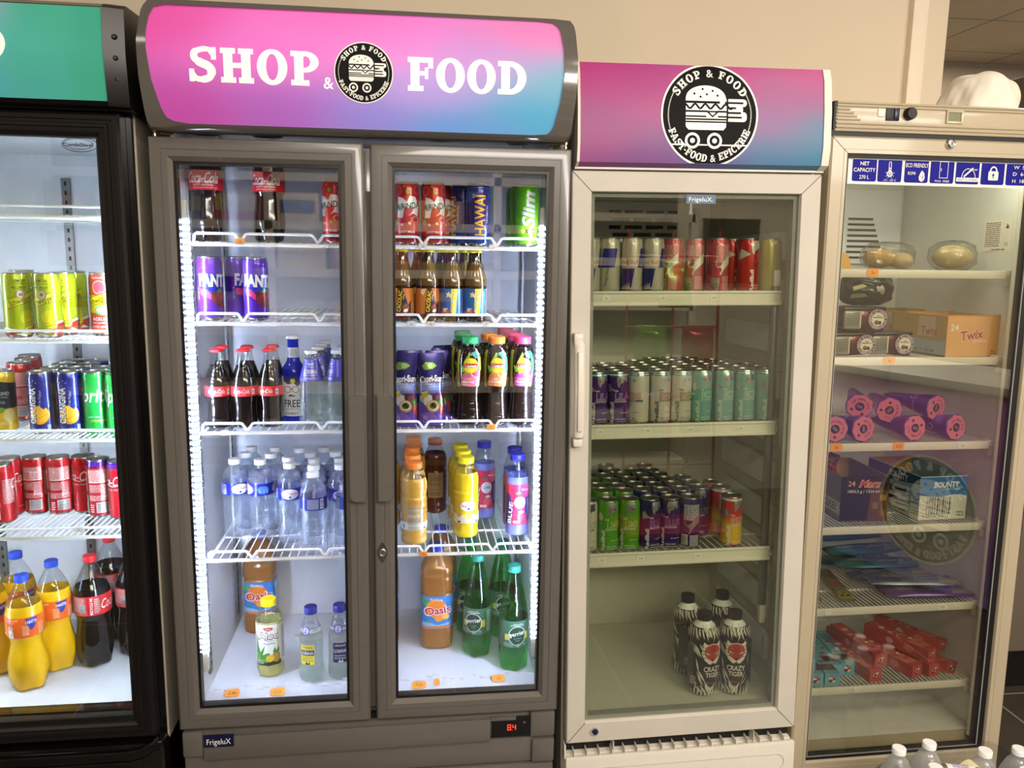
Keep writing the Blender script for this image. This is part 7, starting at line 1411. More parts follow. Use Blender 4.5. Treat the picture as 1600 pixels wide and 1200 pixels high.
 ('ice', F3, 0.362, 0.3328, 0.786, 152, 'ice-blue energy can, sixth file from the handle, fifth back, middle shelf', 'slim energy cans on the middle shelf of the white fridge'),
 ('ice', F3, 0.368, 0.388, 0.786, 189, 'ice-blue energy can, sixth file from the handle, sixth back, middle shelf', 'slim energy cans on the middle shelf of the white fridge'),
 ('ice', F3, 0.4201, 0.112, 0.786, 6, 'ice-blue energy can in front, seventh from the door handle, middle shelf', 'slim energy cans on the middle shelf of the white fridge'),
 ('ice', F3, 0.4261, 0.1672, 0.786, 43, 'ice-blue energy can, seventh file from the handle, second back, middle shelf', 'slim energy cans on the middle shelf of the white fridge'),
 ('ice', F3, 0.4201, 0.2224, 0.786, 80, 'ice-blue energy can, seventh file from the handle, third back, middle shelf', 'slim energy cans on the middle shelf of the white fridge'),
 ('ice', F3, 0.4261, 0.2776, 0.786, 117, 'ice-blue energy can, seventh file from the handle, fourth back, middle shelf', 'slim energy cans on the middle shelf of the white fridge'),
 ('ice', F3, 0.4201, 0.3328, 0.786, 154, 'ice-blue energy can, seventh file from the handle, fifth back, middle shelf', 'slim energy cans on the middle shelf of the white fridge'),
 ('ice', F3, 0.4261, 0.388, 0.786, 191, 'ice-blue energy can, seventh file from the handle, sixth back, middle shelf', 'slim energy cans on the middle shelf of the white fridge'),
 ('ice_banded', F3, 0.4765, 0.112, 0.786, 2, 'ice-blue energy can in front, eighth from the door handle, middle shelf', 'slim energy cans on the middle shelf of the white fridge'),
 ('ice_banded', F3, 0.4799, 0.1672, 0.786, 39, 'ice-blue energy can, eighth file from the handle, second back, middle shelf', 'slim energy cans on the middle shelf of the white fridge'),
 ('ice_banded', F3, 0.4765, 0.2224, 0.786, 76, 'ice-blue energy can, eighth file from the handle, third back, middle shelf', 'slim energy cans on the middle shelf of the white fridge'),
 ('ice_banded', F3, 0.4825, 0.2776, 0.786, 113, 'ice-blue energy can, eighth file from the handle, fourth back, middle shelf', 'slim energy cans on the middle shelf of the white fridge'),
 ('ice_banded', F3, 0.4765, 0.3328, 0.786, 150, 'ice-blue energy can, eighth file from the handle, fifth back, middle shelf', 'slim energy cans on the middle shelf of the white fridge'),
 ('ice_banded', F3, 0.5307, 0.112, 0.786, 22, 'ice-blue energy can in front, ninth from the door handle, middle shelf', 'slim energy cans on the middle shelf of the white fridge'),
 ('ice_banded', F3, 0.5333, 0.1672, 0.786, 59, 'ice-blue energy can, ninth file from the handle, second back, middle shelf', 'slim energy cans on the middle shelf of the white fridge'),
 ('ice_banded', F3, 0.5307, 0.2224, 0.786, 96, 'ice-blue energy can, ninth file from the handle, third back, middle shelf', 'slim energy cans on the middle shelf of the white fridge'),
 ('white', F3, 0.0704, 0.112, 0.458, -8, 'white energy can in front, first from the door handle, bottom shelf', 'slim energy cans on the bottom shelf of the white fridge'),
 ('lime', F3, 0.1255, 0.112, 0.458, 0, 'lime green energy can in front, second from the door handle, bottom shelf', 'slim energy cans on the bottom shelf of the white fridge'),
 ('lime', F3, 0.181, 0.112, 0.458, -18, 'lime green energy can in front, third from the door handle, bottom shelf', 'slim energy cans on the bottom shelf of the white fridge'),
 ('blue', F3, 0.2352, 0.112, 0.458, 12, 'dark blue energy can in front, fourth from the door handle, bottom shelf', 'slim energy cans on the bottom shelf of the white fridge'),
 ('blue', F3, 0.2889, 0.112, 0.458, -18, 'dark blue energy can in front, fifth from the door handle, bottom shelf', 'slim energy cans on the bottom shelf of the white fridge'),
 ('blue', F3, 0.3423, 0.112, 0.458, 172, 'dark blue energy can in front, sixth from the door handle, bottom shelf', 'slim energy cans on the bottom shelf of the white fridge'),
 ('blue', F3, 0.4026, 0.2038, 0.458, -30, 'dark blue energy can set back beside the red and yellow ones, bottom shelf', 'slim energy cans on the bottom shelf of the white fridge'),
 ('winter', F3, 0.4534, 0.1083, 0.458, 4, 'red and yellow energy can standing foremost at the free end', 'slim energy cans on the bottom shelf of the white fridge'),
 ('winter', F3, 0.4589, 0.1979, 0.458, 196, 'red and yellow energy can showing barcode, behind the foremost', 'slim energy cans on the bottom shelf of the white fridge'),
 ('winter', F3, 0.4522, 0.2509, 0.458, 150, 'red and yellow energy can furthest back of the three', 'slim energy cans on the bottom shelf of the white fridge'),
 ('lime', F3, 0.1347, 0.2007, 0.458, 0, 'lime green energy can, second file from the handle, second back, bottom shelf', 'slim energy cans on the bottom shelf of the white fridge'),
 ('lime', F3, 0.1292, 0.2539, 0.458, 23, 'lime green energy can, second file from the handle, third back, bottom shelf', 'slim energy cans on the bottom shelf of the white fridge'),
 ('lime', F3, 0.1269, 0.3112, 0.458, 46, 'lime green energy can, second file from the handle, fourth back, bottom shelf', 'slim energy cans on the bottom shelf of the white fridge'),
 ('lime', F3, 0.1245, 0.365, 0.458, 69, 'lime green energy can, second file from the handle, fifth back, bottom shelf', 'slim energy cans on the bottom shelf of the white fridge'),
 ('lime', F3, 0.1879, 0.1935, 0.458, 11, 'lime green energy can, third file from the handle, second back, bottom shelf', 'slim energy cans on the bottom shelf of the white fridge'),
 ('lime', F3, 0.1826, 0.2467, 0.458, 34, 'lime green energy can, third file from the handle, third back, bottom shelf', 'slim energy cans on the bottom shelf of the white fridge'),
 ('lime', F3, 0.1797, 0.3029, 0.458, 57, 'lime green energy can, third file from the handle, fourth back, bottom shelf', 'slim energy cans on the bottom shelf of the white fridge'),
 ('lime', F3, 0.1772, 0.3568, 0.458, 80, 'lime green energy can, third file from the handle, fifth back, bottom shelf', 'slim energy cans on the bottom shelf of the white fridge'),
 ('blue', F3, 0.2403, 0.2037, 0.458, 22, 'dark blue energy can, fourth file from the handle, second back, bottom shelf', 'slim energy cans on the bottom shelf of the white fridge'),
 ('blue', F3, 0.235, 0.2571, 0.458, 45, 'dark blue energy can, fourth file from the handle, third back, bottom shelf', 'slim energy cans on the bottom shelf of the white fridge'),
 ('blue', F3, 0.2324, 0.3111, 0.458, 68, 'dark blue energy can, fourth file from the handle, fourth back, bottom shelf', 'slim energy cans on the bottom shelf of the white fridge'),
 ('blue', F3, 0.2298, 0.3657, 0.458, 91, 'dark blue energy can, fourth file from the handle, fifth back, bottom shelf', 'slim energy cans on the bottom shelf of the white fridge'),
 ('blue', F3, 0.2117, 0.4159, 0.458, 114, 'dark blue energy can, fourth file from the handle, sixth back, bottom shelf', 'slim energy cans on the bottom shelf of the white fridge'),
 ('blue', F3, 0.208, 0.4692, 0.458, 137, 'dark blue energy can, fourth file from the handle, seventh back, bottom shelf', 'slim energy cans on the bottom shelf of the white fridge'),
 ('blue', F3, 0.291, 0.1869, 0.458, 33, 'dark blue energy can, fifth file from the handle, second back, bottom shelf', 'slim energy cans on the bottom shelf of the white fridge'),
 ('blue', F3, 0.2868, 0.2439, 0.458, 56, 'dark blue energy can, fifth file from the handle, third back, bottom shelf', 'slim energy cans on the bottom shelf of the white fridge'),
 ('blue', F3, 0.284, 0.2972, 0.458, 79, 'dark blue energy can, fifth file from the handle, fourth back, bottom shelf', 'slim energy cans on the bottom shelf of the white fridge'),
 ('blue', F3, 0.281, 0.3506, 0.458, 102, 'dark blue energy can, fifth file from the handle, fifth back, bottom shelf', 'slim energy cans on the bottom shelf of the white fridge'),
 ('blue', F3, 0.2723, 0.4032, 0.458, 125, 'dark blue energy can, fifth file from the handle, sixth back, bottom shelf', 'slim energy cans on the bottom shelf of the white fridge'),
 ('blue', F3, 0.3452, 0.1922, 0.458, 44, 'dark blue energy can, sixth file from the handle, second back, bottom shelf', 'slim energy cans on the bottom shelf of the white fridge'),
 ('blue', F3, 0.3402, 0.2453, 0.458, 67, 'dark blue energy can, sixth file from the handle, third back, bottom shelf', 'slim energy cans on the bottom shelf of the white fridge'),
 ('blue', F3, 0.3373, 0.2987, 0.458, 90, 'dark blue energy can, sixth file from the handle, fourth back, bottom shelf', 'slim energy cans on the bottom shelf of the white fridge'),
 ('blue', F3, 0.3344, 0.352, 0.458, 113, 'dark blue energy can, sixth file from the handle, fifth back, bottom shelf', 'slim energy cans on the bottom shelf of the white fridge'),
 ('blue', F3, 0.3257, 0.4047, 0.458, 136, 'dark blue energy can, sixth file from the handle, sixth back, bottom shelf', 'slim energy cans on the bottom shelf of the white fridge'),
 ('blue', F3, 0.3229, 0.458, 0.458, 159, 'dark blue energy can, sixth file from the handle, seventh back, bottom shelf', 'slim energy cans on the bottom shelf of the white fridge'),
 ('blue', F3, 0.3933, 0.2564, 0.458, 55, 'dark blue energy can, seventh file from the handle, second back, bottom shelf', 'slim energy cans on the bottom shelf of the white fridge'),
 ('blue', F3, 0.3895, 0.3097, 0.458, 78, 'dark blue energy can, seventh file from the handle, third back, bottom shelf', 'slim energy cans on the bottom shelf of the white fridge'),
 ('zebra', F3, 0.39, 0.1096, 0.055, 12, 'black zebra-striped energy bottle in front, its red tiger facing the camera', 'black and white striped energy bottles'),
 ('zebra', F3, 0.4729, 0.1054, 0.055, -14, 'black zebra-striped energy bottle in front, beside the cabinet wall', 'black and white striped energy bottles'),
 ('zebra', F3, 0.387, 0.2284, 0.055, 50, 'black zebra-striped energy bottle behind, turned to its dark side, away from the wall', 'black and white striped energy bottles'),
 ('zebra', F3, 0.4906, 0.237, 0.055, 160, 'black zebra-striped energy bottle in the back, hidden between the two front ones', 'black and white striped energy bottles'),
 ('bun_bag', F4, 0.4173, 0.17, 1.3, 0, 'round bread bun in a clear plastic bag on the top freezer shelf', None),
 ('roll_bag', F4, 0.2486, 0.2, 1.3, 10, 'clear plastic bag of small brown rolls on the top freezer shelf', None),
 ('pale_card', F4, 0.0787, 0.12, 1.3, 0, 'yellow folded card at the frame of the top freezer shelf', None),
 ('dessert', F4, 0.1086, 0.09, 1.075, 0, 'dark red dessert pack with round sticker at the bottom of the stack', 'chocolate dessert packs in the freezer'),
 ('dessert', F4, 0.2294, 0.11, 1.075, 0, 'dark red dessert pack with round sticker beside the wafer-bar carton', 'chocolate dessert packs in the freezer'),
 ('dessert', F4, 0.1384, 0.095, 1.1415, 0, 'dark red dessert pack with round sticker, second level of the stack', 'chocolate dessert packs in the freezer'),
 ('dark_bag', F4, 0.1577, 0.15, 1.207, 0, 'crumpled black and gold foil bag on top of the dessert packs', None),
 ('wafer_box', F4, 0.4397, 0.09, 1.075, 4, 'orange wafer-bar ice cream carton marked 24, its front facing out', 'wafer-bar ice cream cartons'),
 ('wafer_box', F4, 0.4505, 0.28, 1.075, 4, 'pale wafer-bar ice cream carton pushed to the back', 'wafer-bar ice cream cartons'),
]
for key, F, x, y, z, rot, lab, grp in GOODS:
    place(key, F, x, y, z + .0018, rot, lab, grp)
# ------------------------------------------------------------------ freezer goods lying down
def rot(x=0, y=0, z=0): return Matrix.Rotation(math.radians(z), 4, 'Z') @ Matrix.Rotation(math.radians(y), 4, 'Y') @ Matrix.Rotation(math.radians(x), 4, 'X')
G = 'purple ice cream cones on the freezer shelf'
u3 = U4[2]
for key, x, y, z, a, p, t, gl in (('cone_blue', .075, .105, .036, -6, 0, 40, 'ice cream cone lying with pink lid outward, at the door frame'), ('cone', .152, .10, .0365, 8, 0, 80, 'ice cream cone with pink lid outward, above the hand-priced orange tag'), ('cone', .30, .10, .0365, 8, -2, 200, 'ice cream cone with pink lid outward, third along the shelf'), ('cone', .42, .10, .0365, 14, -2, 30, 'ice cream cone with pink lid outward, last along the shelf'),
        ('cone', .262, .16, .075, -14, 6, 130, 'ice cream cone resting on top between the second and third'), ('cone', .168, .15, .088, -22, 8, 20, 'ice cream cone lying on top of the second cone'), ('cone', .392, .15, .082, 16, 4, 90, 'ice cream cone lying on top behind the last cones'), ('cone_blue', .105, .30, .09, 150, 10, 10, 'bluish ice cream cone turned backwards in the second layer')):
    o = place(key, F4, x, y, u3 + z, 0, gl, G, rot(p, 0, a) @ Matrix.Rotation(math.radians(t), 4, 'Y'))
u4 = U4[3]
place('bar_box_dark', F4, .185, .12, u4, -3, 'dark brown ice cream bar carton with orange script, marked 24', None)
place('coconut_box', F4, .411, .11, u4, 2, 'blue and white coconut ice cream bar carton with big barcode', None)
place('snack_pouch', F4, .20, .37, u4 + .002, 10, 'red brown snack bag standing behind the dark brown carton', 'red snack bags in the freezer')
place('snack_pouch', F4, .10, .40, u4 + .002, -20, 'red brown snack bag at the door frame behind the dark carton', 'red snack bags in the freezer')
u5 = U4[4]; G = 'ice lolly packets in the freezer'
for i, (key, x, y, z, a, t) in enumerate((('lolly_purple', .395, .125, .0, -4, 'purple and pale packet in front on the pile'), ('lolly_purple', .40, .195, .0, 4, 'purple packet second from the front of the pile'), ('lolly_grey', .375, .16, .022, -8, 'grey violet packet lying across the two front purple ones'), ('lolly_grey', .37, .265, .0, 5, 'grey packet in the middle of the pile'), ('lolly_blue', .345, .30, .022, -3, 'blue packet halfway up the pile'), ('lolly_blue', .34, .36, .044, 6, 'blue packet near the top of the pile'), ('lolly_blue', .33, .39, .0, 0, 'blue packet underneath at the back of the pile'), ('lolly_blue', .30, .42, .07, 3, 'teal blue packet topmost at the back'))):
    place(key, F4, x, y, u5 + z + .002, a, 'flat ' + t + ', freezer shelf', G, rot(4 if z else 0, 0, 0))
for i, (x, y, a, t) in enumerate(((.17, .215, -12, 'nearer the lolly pile'), (.085, .225, -16, 'nearer the door frame'), (.13, .34, -10, 'further back between the two others'))):
    place('lolly_lizard', F4, x, y, u5 + .002, a, 'narrow olive lolly packet with eyes, ' + t, 'narrow olive lolly packets in the freezer')
u6 = U4[5]; G = 'blue ice cream bar boxes in the freezer'
for x, y, z, a, t in ((.062, .085, 0, -2, 'bottom layer at the door frame'), (.107, .083, 0, -6, 'bottom layer, second from the frame'), (.044, .10, .0362, -2, 'top layer at the door frame'), (.137, .13, .0, -6, 'set back, with chocolate squares on its lid'), (.182, .135, .0, -6, 'set back, touching the red boxes')):
    place('bar_blue', F4, x, y, u6 + z + .001, a, 'turquoise chocolate bar box, ' + t, G)
G = 'red ice cream bar boxes in the freezer'
for key, x, y, z, a, tl, t in (('bar_red', .240, .09, 0, 8, 0, 'bottom one next to the turquoise boxes'), ('bar_red', .262, .105, .0362, 6, 0, 'stacked on the one next to the turquoise boxes'), ('bar_red', .372, .10, 0, 18, 0, 'bottom layer in the middle of the shelf'), ('bar_red', .424, .10, 0, 14, 0, 'bottom layer nearer the shelf bracket'), ('bar_red', .425, .115, .038, 24, 0, 'lying across the top of the middle boxes'), ('bar_red_back', .478, .105, .002, 20, 18, 'tipped on its side with barcode up'), ('bar_red', .478, .15, .045, 26, 10, 'topmost behind the barcode one'), ('bar_red', .30, .17, .0, 10, 0, 'set back in the gap behind the stack')):
    place(key, F4, x, y, u6 + z + .001, a, 'red chocolate bar box, ' + t, G, Matrix.Rotation(math.radians(tl), 4, 'Y'))

# ------------------------------------------------------------------ spring water in front of the freezer
G = 'large water bottles standing before the freezer'; I4 = Matrix.Identity(4)
for (x, y), t in zip(((1.700, -.185), (1.787, -.172), (1.902, -.215), (1.989, -.217), (1.742, -.262), (1.945, -.297)), ('at the outer end, cap in front of the glass', 'second along, behind the paper handle', 'third along, beside the pale label', 'at the far end by the tile floor', 'in the near row, only its shoulder in view', 'in the near row at the lower corner')):
    place('water_big', I4, x, y, .0, 20, 'large clear shrink-wrapped water bottle, ' + t, G)
W_ = empty('pack_wrapping', Matrix.Translation((1.85, -.23, 0)), 'torn clear shrink wrap with paper handle round the water bottles', 'plastic wrap')
mb = MB()
def wr(u, v):
    a = 2 * PI * u; ca, sa = math.cos(a), math.sin(a); q = (abs(ca) ** 5 + abs(sa) ** 5) ** -.2
    s = 1. - .0 * v; w = .004 * math.sin(9 * a) + .003 * math.sin(23 * a + 5 * v)
    s = 1. - .22 * max(0., v - .75) / .25
    return ((.205 + w) * q * ca * s, (.115 + w) * q * sa * s, .005 + .265 * v + .008 * math.sin(7 * a + 1) * v)
mb.grid(wr, 96, 16, 'clear_wrap'); mb.build('film', W_)
mb = MB(); mb.grid(lambda u, v: (-.055 + .05 * u, -.02 + .05 * v - .03 * u, .262 + .022 * math.sin(PI * v) + .01 * u), 8, 8, A('#e6e2da', 'paper')); art(mb, [('n', -30, -8, 30, 26, '#6a64a4', 7), ('p', [(-56, -22), (-52, -22), (-30, 22), (-36, 22)], '#242a86')], lambda x, z, o: ((lambda u, v: (-.055 + .05 * u, -.02 + .05 * v - .03 * u, .262 + .022 * math.sin(PI * v) + .01 * u + .001 + o))(min(.98, max(.02, (x + 55) / 50.)), min(.98, max(.02, (z + 22) / 48.)))), 'paper'); mb.build('paper_handle', W_, label='white and navy paper carrying handle')
mb = MB(); mb.grid(lambda u, v: (.0 + .045 * u, .0 + .03 * v, .262 + .012 * math.sin(PI * u)), 8, 6, A('#e2d4a8', 'paper')); mb.build('pale_label', W_)
mb = MB(); mb.grid(lambda u, v: (.085 + .055 * u, -.045 + .03 * v, .272 + .01 * math.sin(PI * v)), 8, 6, A('#23276e', 'paper')); art(mb, [('n', 112, -30, 40, 6, '#c9c9dc', 2)], lambda x, z, o: (x / 1000, z / 1000, .2815 + o), 'paper'); mb.build('navy_label', W_)

# ------------------------------------------------------------------ on and beside the freezer
M('white_cotton', '#efe6d4', rough=.9, var=.03, vscale=60, bump=.35, bscale=900)
hat = empty('cloth_cap', F4 @ Matrix.Translation((.482, .22, 1.699)), 'crumpled white cloth cap lying on top of the freezer', 'cap')
mb = MB()
def cap_pt(u, v):
    a = 2 * PI * u; b = v * PI / 2
    r = math.cos(b) ** .45; fold = 1. + .05 * math.sin(3 * a + 3 * v) + .035 * math.sin(5 * a - 6 * v + 1) + .02 * math.sin(11 * a + 9 * v) * (1 - v) + .008 * math.sin(23 * a - 9 * v) * (1 - v)
    dent = .018 * math.exp(-((math.sin(a / 2 - .75)) ** 2) * 12) * math.sin(PI * v)
    return (.104 * r * math.cos(a) * fold + .012 * math.sin(PI * v), .095 * r * math.sin(a) * fold, .122 * math.sin(b) ** .8 * (1 + .05 * math.sin(3 * a + .5)) - dent)
mb.grid(cap_pt, 120, 40, 'white_cotton'); mb.build('crown', hat)
mb = MB(); mb.grid(lambda u, v: ((.112 + .02 * v) * math.cos(2 * PI * u) * (1 + .03 * math.sin(12 * PI * u)), (.095 + .02 * v) * math.sin(2 * PI * u) * (1 + .03 * math.sin(12 * PI * u)), .012 - .011 * v + .004 * math.sin(14 * PI * u)), 72, 4, 'white_cotton'); mb.build('brim', hat)
mb = MB(); mb.box(-.013, -.006, -.112, -.1105, .014, .046, 'white_plastic'); art(mb, [('t', 'cap', -9.5, 30, 4, 'ink_dark', {'rot': 90, 'sh': .3, 'w': 22})], lambda x, z, o: (x / 1000, -.112 - o, z / 1000)); 
cd = empty('cable', F4 @ Matrix.Translation((.6, .25, 1.70)), 'thin cream cable trailing off the freezer top beside the cap', 'cable')
mb = MB(); mb.tube(curve_pts3 if False else [(-.02, .0, .045), (.0, .01, .030), (.03, .02, .018), (.06, .03, .012), (.10, .05, .01), (.16, .06, -.02)], .003, A('#d8cf94', 'film')); mb.build('cord', cd)
tc = empty('tall_cabinet', Matrix.Translation((2.56, .53, 0)), 'tall grey brown cabinet on a black plinth beyond the freezer', 'cabinet')
M('cabinet_grey', '#6e6253', rough=.7, var=.06, vscale=3)
mb = MB(); mb.box(0, 1.3, 0, .5, .14, 2.06, 'cabinet_grey', .004); mb.build('body', tc)
mb = MB(); mb.box(.0, 1.3, .02, .48, 0, .14, 'black_satin'); mb.build('plinth', tc)

# ------------------------------------------------------------------ the shop behind the camera, seen only as reflections in the glass doors
M('brown_wood', '#4a2f22', rough=.5, var=.15, vscale=8)
M('rack_white', '#d8d2c4', rough=.5, var=.03); M('rack_back', '#4c4a48', rough=.8, var=.05)
rk = empty('shop_shelving', Matrix.Translation((.4, -3.4, 0)), 'white shop shelving reflected in the double fridge doors', 'shelving')
mb = MB(); mb.box(-2.0, 2.0, -.16, -.14, .05, 2.2, 'rack_back'); mb.build('back_panel', rk)
for x in (-2.0, -.68, .68, 2.0): mb = MB(); mb.box(x - .025, x + .025, .16, .21, .0, 2.2, 'rack_white', .003); mb.build('upright', rk)
for z in (.3, .62, .98, 1.33, 1.61, 1.89): mb = MB(); mb.box(-2.0, 2.0, -.14, .2, z - .02, z, 'rack_white', .003); mb.box(-2.0, 2.0, .2, .21, z - .045, z + .005, 'rack_white'); mb.build('shelf', rk)
cols = ['#a83228', '#c8a04a', '#d8c8a0', '#7a2a24', '#3a5a8c', '#b8562c', '#8c9c6a', '#c04c6a', '#6a4a8c', '#d0c060', '#4a7a74', '#b89a78']
cn = ['red', 'golden', 'cream', 'dark red', 'blue', 'rust', 'olive', 'pink', 'violet', 'yellow', 'teal', 'tan']
rr_ = random.Random(4); G = 'grocery boxes on the reflected shelving'; sh = ['lowest shelf', 'second shelf up', 'middle shelf', 'fourth shelf up', 'fifth shelf up']
bays = ['first bay', 'centre bay']
for si, z in enumerate((.98, 1.33, 1.61)):
    for b, x0 in enumerate((-1.95, -.64)):
        x = x0; k = 0
        while k < 4:
            w = rr_.uniform(.2, .29); h = rr_.uniform(.14, .22); c = (si * 5 + b * 4 + k * 3) % 12
            o = empty('grocery_box', Matrix.Translation((.4 + x + w / 2, -3.36, z)), cn[c] + ' grocery box on the ' + sh[si + 2] + ' of the reflected shelving, ' + bays[b], 'box', G)
            mb = MB(); mb.box(-w / 2, w / 2, -.08, .10, 0, h, A(cols[c], 'card'), .003); mb.box(-w / 2 + .02, w / 2 - .02, .1, .1008, h * .3, h * .75, A(cols[(c + 2) % 12], 'card')); mb.build('carton', o)
            x += w + .04; k += 1
bb = empty('wall_board', Matrix.Translation((2.8, -3.58, 1.68)), 'black menu board reflected high in the white fridge door', 'board'); mb = MB(); mb.box(-.2, .2, 0, .02, -.2, .22, 'black_satin'); mb.build('panel', bb)
mb = MB(); mb.box(-.21, .21, .0, .025, -.21, -.2, 'brown_wood'); mb.box(-.21, .21, .0, .025, .22, .23, 'brown_wood'); mb.build('frame', bb)
sr = empty('snack_rack', Matrix.Translation((2.07, -2.62, 0)), 'red wire snack stand reflected in the white fridge door', 'rack')
M('red_wire', '#a8283a', rough=.4)
mb = MB()
for x in (-.27, 0, .27): mb.tube([(x, 0, .05), (x, 0, 1.75)], .008, 'red_wire')
for z in (.4, .8, 1.2, 1.6): mb.tube([(-.27, 0, z), (.27, 0, z)], .006, 'red_wire')
mb.box(-.3, .3, -.2, .2, 0, .05, 'red_wire', .01); mb.build('stand', sr)
for i, (x, z, c, nm) in enumerate(((-.14, 1.22, '#6c9a3a', 'green'), (.14, 1.22, '#b8485a', 'pink'), (-.14, .86, '#4a3468', 'purple'), (.14, .86, '#5a9a4a', 'lime'), (.0, 1.58, '#7aa03a', 'leafy green'))):
    o = empty('crisp_bag', Matrix.Translation((2.07 + x, -2.585, z - .3 + .02)), nm + ' crisp bag hanging on the red reflected stand', 'crisp bag', 'crisp bags on the stand'); mb = MB(); mb.T = Matrix.Rotation(PI / 2, 4, 'X') @ Matrix.Translation((0, .14, -.02)); pillow(mb, .19, .26, .04, A(c, 'foil'), i, 12); mb.T = None; mb.build('bag', o)
ct = empty('shop_counter', F4 @ Matrix.Translation((1.30, -1.45, -.131)) @ Matrix.Rotation(math.radians(-90 - 17.8), 4, 'Z'), 'pink and blue serving counter with round logo, mirrored in the freezer door', 'counter')
scm = sign_mat('counter_film', (-.75, .75, 0, .92), [(.0, .9, '#c884d6'), (.3, .6, '#e08ad8'), (.6, .9, '#e08ad8'), (1., .9, '#cc88d0'), (.85, .2, '#8a86e0'), (1.0, .05, '#4fc4e4'), (.5, .1, '#a290ea'), (.1, .15, '#b890e6'), (.95, .5, '#b098ea')], 0.)
mb = MB(); mb.box(-.75, .75, 0, .6, .0, .92, scm); mb.build('body', ct)
mb = MB(); mb.box(-.78, .78, -.03, .62, .92, .96, 'rack_white', .006); mb.build('worktop', ct)
mb = MB(); art(mb, emblem(-40, 350, 250), lambda x, z, o: (x / 1000, -.001 - o, z / 1000), off0=.0005); mb.build('emblem', ct, label='black round emblem with white lettering')
# ------------------------------------------------------------------ room
M('wall_paint', '#d8c9b0', rough=.85, var=.03, vscale=3, bump=.08, bscale=120)
M('room_paint', '#cfc7b8', rough=.9, var=.03, vscale=2)
M('trim_paint', '#eadcc4', rough=.6, var=.02)
M('dark_wall', '#6f6557', rough=.85, var=.05, vscale=2)


def tile_mat(name, col, joint, sx, sy, w, rough, off=(0, 0)):
    m, nt, out = new_mat(name); N = nt.nodes.new; L = nt.links.new
    tc = N('ShaderNodeTexCoord'); mp = N('ShaderNodeMapping'); mp.inputs['Location'].default_value = (off[0], off[1], 0)
    br = N('ShaderNodeTexBrick'); br.offset = 0.; br.inputs['Scale'].default_value = 1.; br.inputs['Mortar Size'].default_value = w; br.inputs['Mortar Smooth'].default_value = 0.
    br.inputs['Brick Width'].default_value = sx; br.inputs['Row Height'].default_value = sy
    br.inputs['Color1'].default_value = lin(col); br.inputs['Color2'].default_value = tuple(c * .92 for c in lin(col)[:3]) + (1,); br.inputs['Mortar'].default_value = lin(joint)
    no = N('ShaderNodeTexNoise'); no.inputs['Scale'].default_value = 5.; mx = N('ShaderNodeMixRGB'); mx.blend_type = 'MULTIPLY'; mx.inputs[0].default_value = .25
    b = N('ShaderNodeBsdfPrincipled'); b.inputs['Roughness'].default_value = rough
    L(tc.outputs['Object'], mp.inputs[0]); L(mp.outputs[0], br.inputs['Vector']); L(tc.outputs['Object'], no.inputs['Vector'])
    L(br.outputs['Color'], mx.inputs[1]); L(no.outputs['Color'], mx.inputs[2]); L(mx.outputs[0], b.inputs['Base Color']); L(b.outputs[0], out.inputs[0])
    return m
tile_mat('floor_tiles', '#4b443b', '#a89c86', .6, .6, .003, .35, (-.087, .095))
tile_mat('ceiling_tiles', '#b3a995', '#6d6455', .6, .6, .005, .9, (.2, .3))

def struct(name, x0, x1, y0, y1, z0, z1, m, bev=0.):
    mb = MB(); mb.box(x0, x1, y0, y1, z0, z1, m, bev); o = mb.build(name); o['kind'] = 'structure'; return o
CE = 2.62
struct('floor', -2.6, 5.2, -3.6, 3.05, -.1, 0, 'floor_tiles')
struct('ceiling', -2.6, 5.2, -3.6, 3.05, CE, CE + .1, 'ceiling_tiles')
struct('wall_back', -2.6, 2.10, .66, .80, 0, CE, 'wall_paint')
struct('trim_1', 2.075, 2.125, .635, .82, 0, CE, 'trim_paint', .004)
struct('trim_2', 2.125, 2.195, .64, .82, 0, CE, 'wall_paint', .004)
struct('wall_left', -2.7, -2.6, -3.6, 3.05, 0, CE, 'room_paint')
struct('wall_right', 5.2, 5.3, -3.6, 3.05, 0, CE, 'room_paint')
struct('wall_front', -2.6, 5.2, -3.7, -3.6, 0, CE, 'room_paint')
struct('wall_far', -2.6, 5.2, 2.95, 3.05, 0, CE, 'dark_wall')
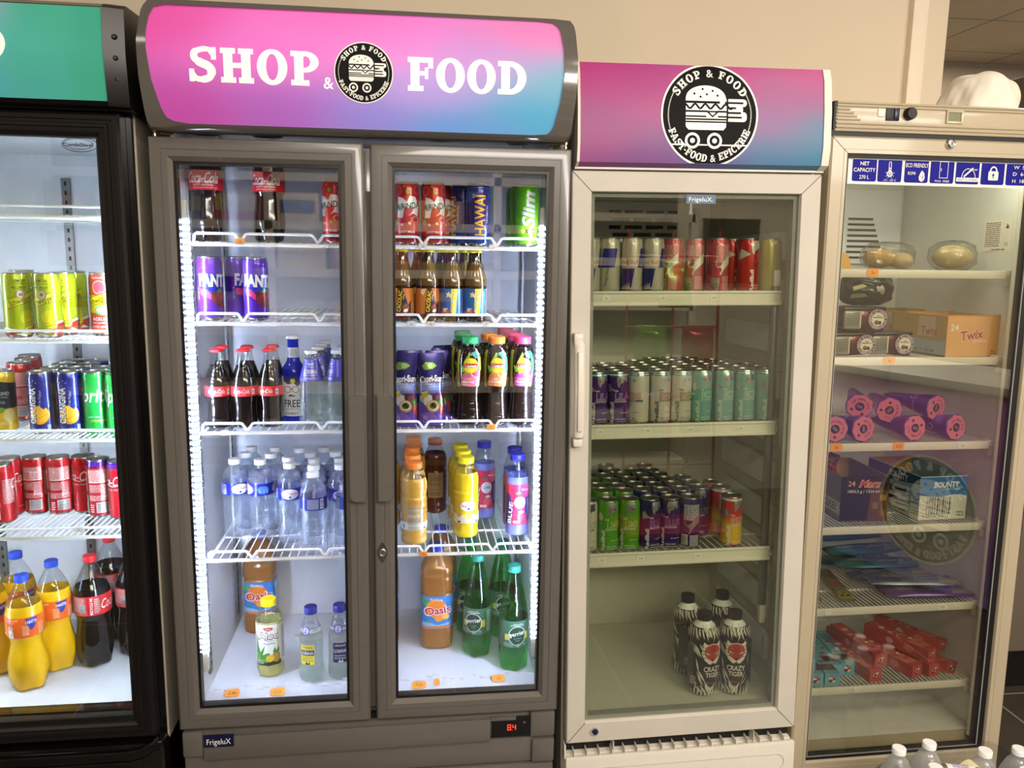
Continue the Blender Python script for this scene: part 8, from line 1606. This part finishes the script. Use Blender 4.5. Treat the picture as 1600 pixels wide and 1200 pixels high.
struct('trim_3', 3.9, 5.2, 2.6, 2.95, 2.0, 2.35, 'brown_wood')

# ------------------------------------------------------------------ light
def lamp(name, loc, size, power, col, rot=(0, 0, 0)):
    l = bpy.data.lights.new(name, 'AREA'); l.shape = 'RECTANGLE'; l.size, l.size_y = size; l.energy = power; l.color = lin(col)[:3]
    o = bpy.data.objects.new(name, l); COL.objects.link(o); o.location = loc; o.rotation_euler = rot; return o
WARM = '#fff3e3'
for x, y, p in ((.2, -.9, 4), (1.9, -.75, 6), (.5, -2.3, 26), (-1.3, -1.6, 4), (2.1, -2.0, 20), (3.4, -1.8, 15)):
    lamp('ceiling_panel_light', (x, y, CE - .02), (.58, .28), p, WARM)
lamp('ceiling_panel_light', (3.6, 1.9, CE - .02), (.58, .58), 150, WARM)
lamp('added_front_fill', (2.3, -3.5, 2.33), (3.6, .45), 138, '#fff6ec', (math.radians(72), 0, 0))  # added unseen fill behind the camera, tilted to brighten the white fridge and freezer interiors
w = bpy.data.worlds.new('shop'); SC.world = w; w.use_nodes = True
w.node_tree.nodes['Background'].inputs[0].default_value = lin('#cbbfa8'); w.node_tree.nodes['Background'].inputs[1].default_value = .05

# ------------------------------------------------------------------ camera
cam = bpy.data.cameras.new('camera'); co = bpy.data.objects.new('camera', cam); COL.objects.link(co)
fw = Vector((.1249, .9788, -.1622)).normalized(); up = Vector((.0046, .1629, .9866)); r = fw.cross(up).normalized(); up = r.cross(fw)
m = Matrix((r, up, -fw)).transposed().to_4x4(); m.translation = Vector((.5386, -1.8488, 1.1292 + FLOOR))
co.matrix_world = m; cam.sensor_width = 36.; cam.lens = 36. * 1280. / 1600.; cam.clip_start = .05
SC.camera = co
vs = SC.view_settings; vs.view_transform = 'Standard'; vs.look = 'None'; vs.gamma = 1.; vs.use_curve_mapping = False; vs.exposure = 0.
cy = SC.cycles; cy.transparent_max_bounces = 32; cy.max_bounces = 10; cy.transmission_bounces = 10; cy.glossy_bounces = 5; cy.diffuse_bounces = 4
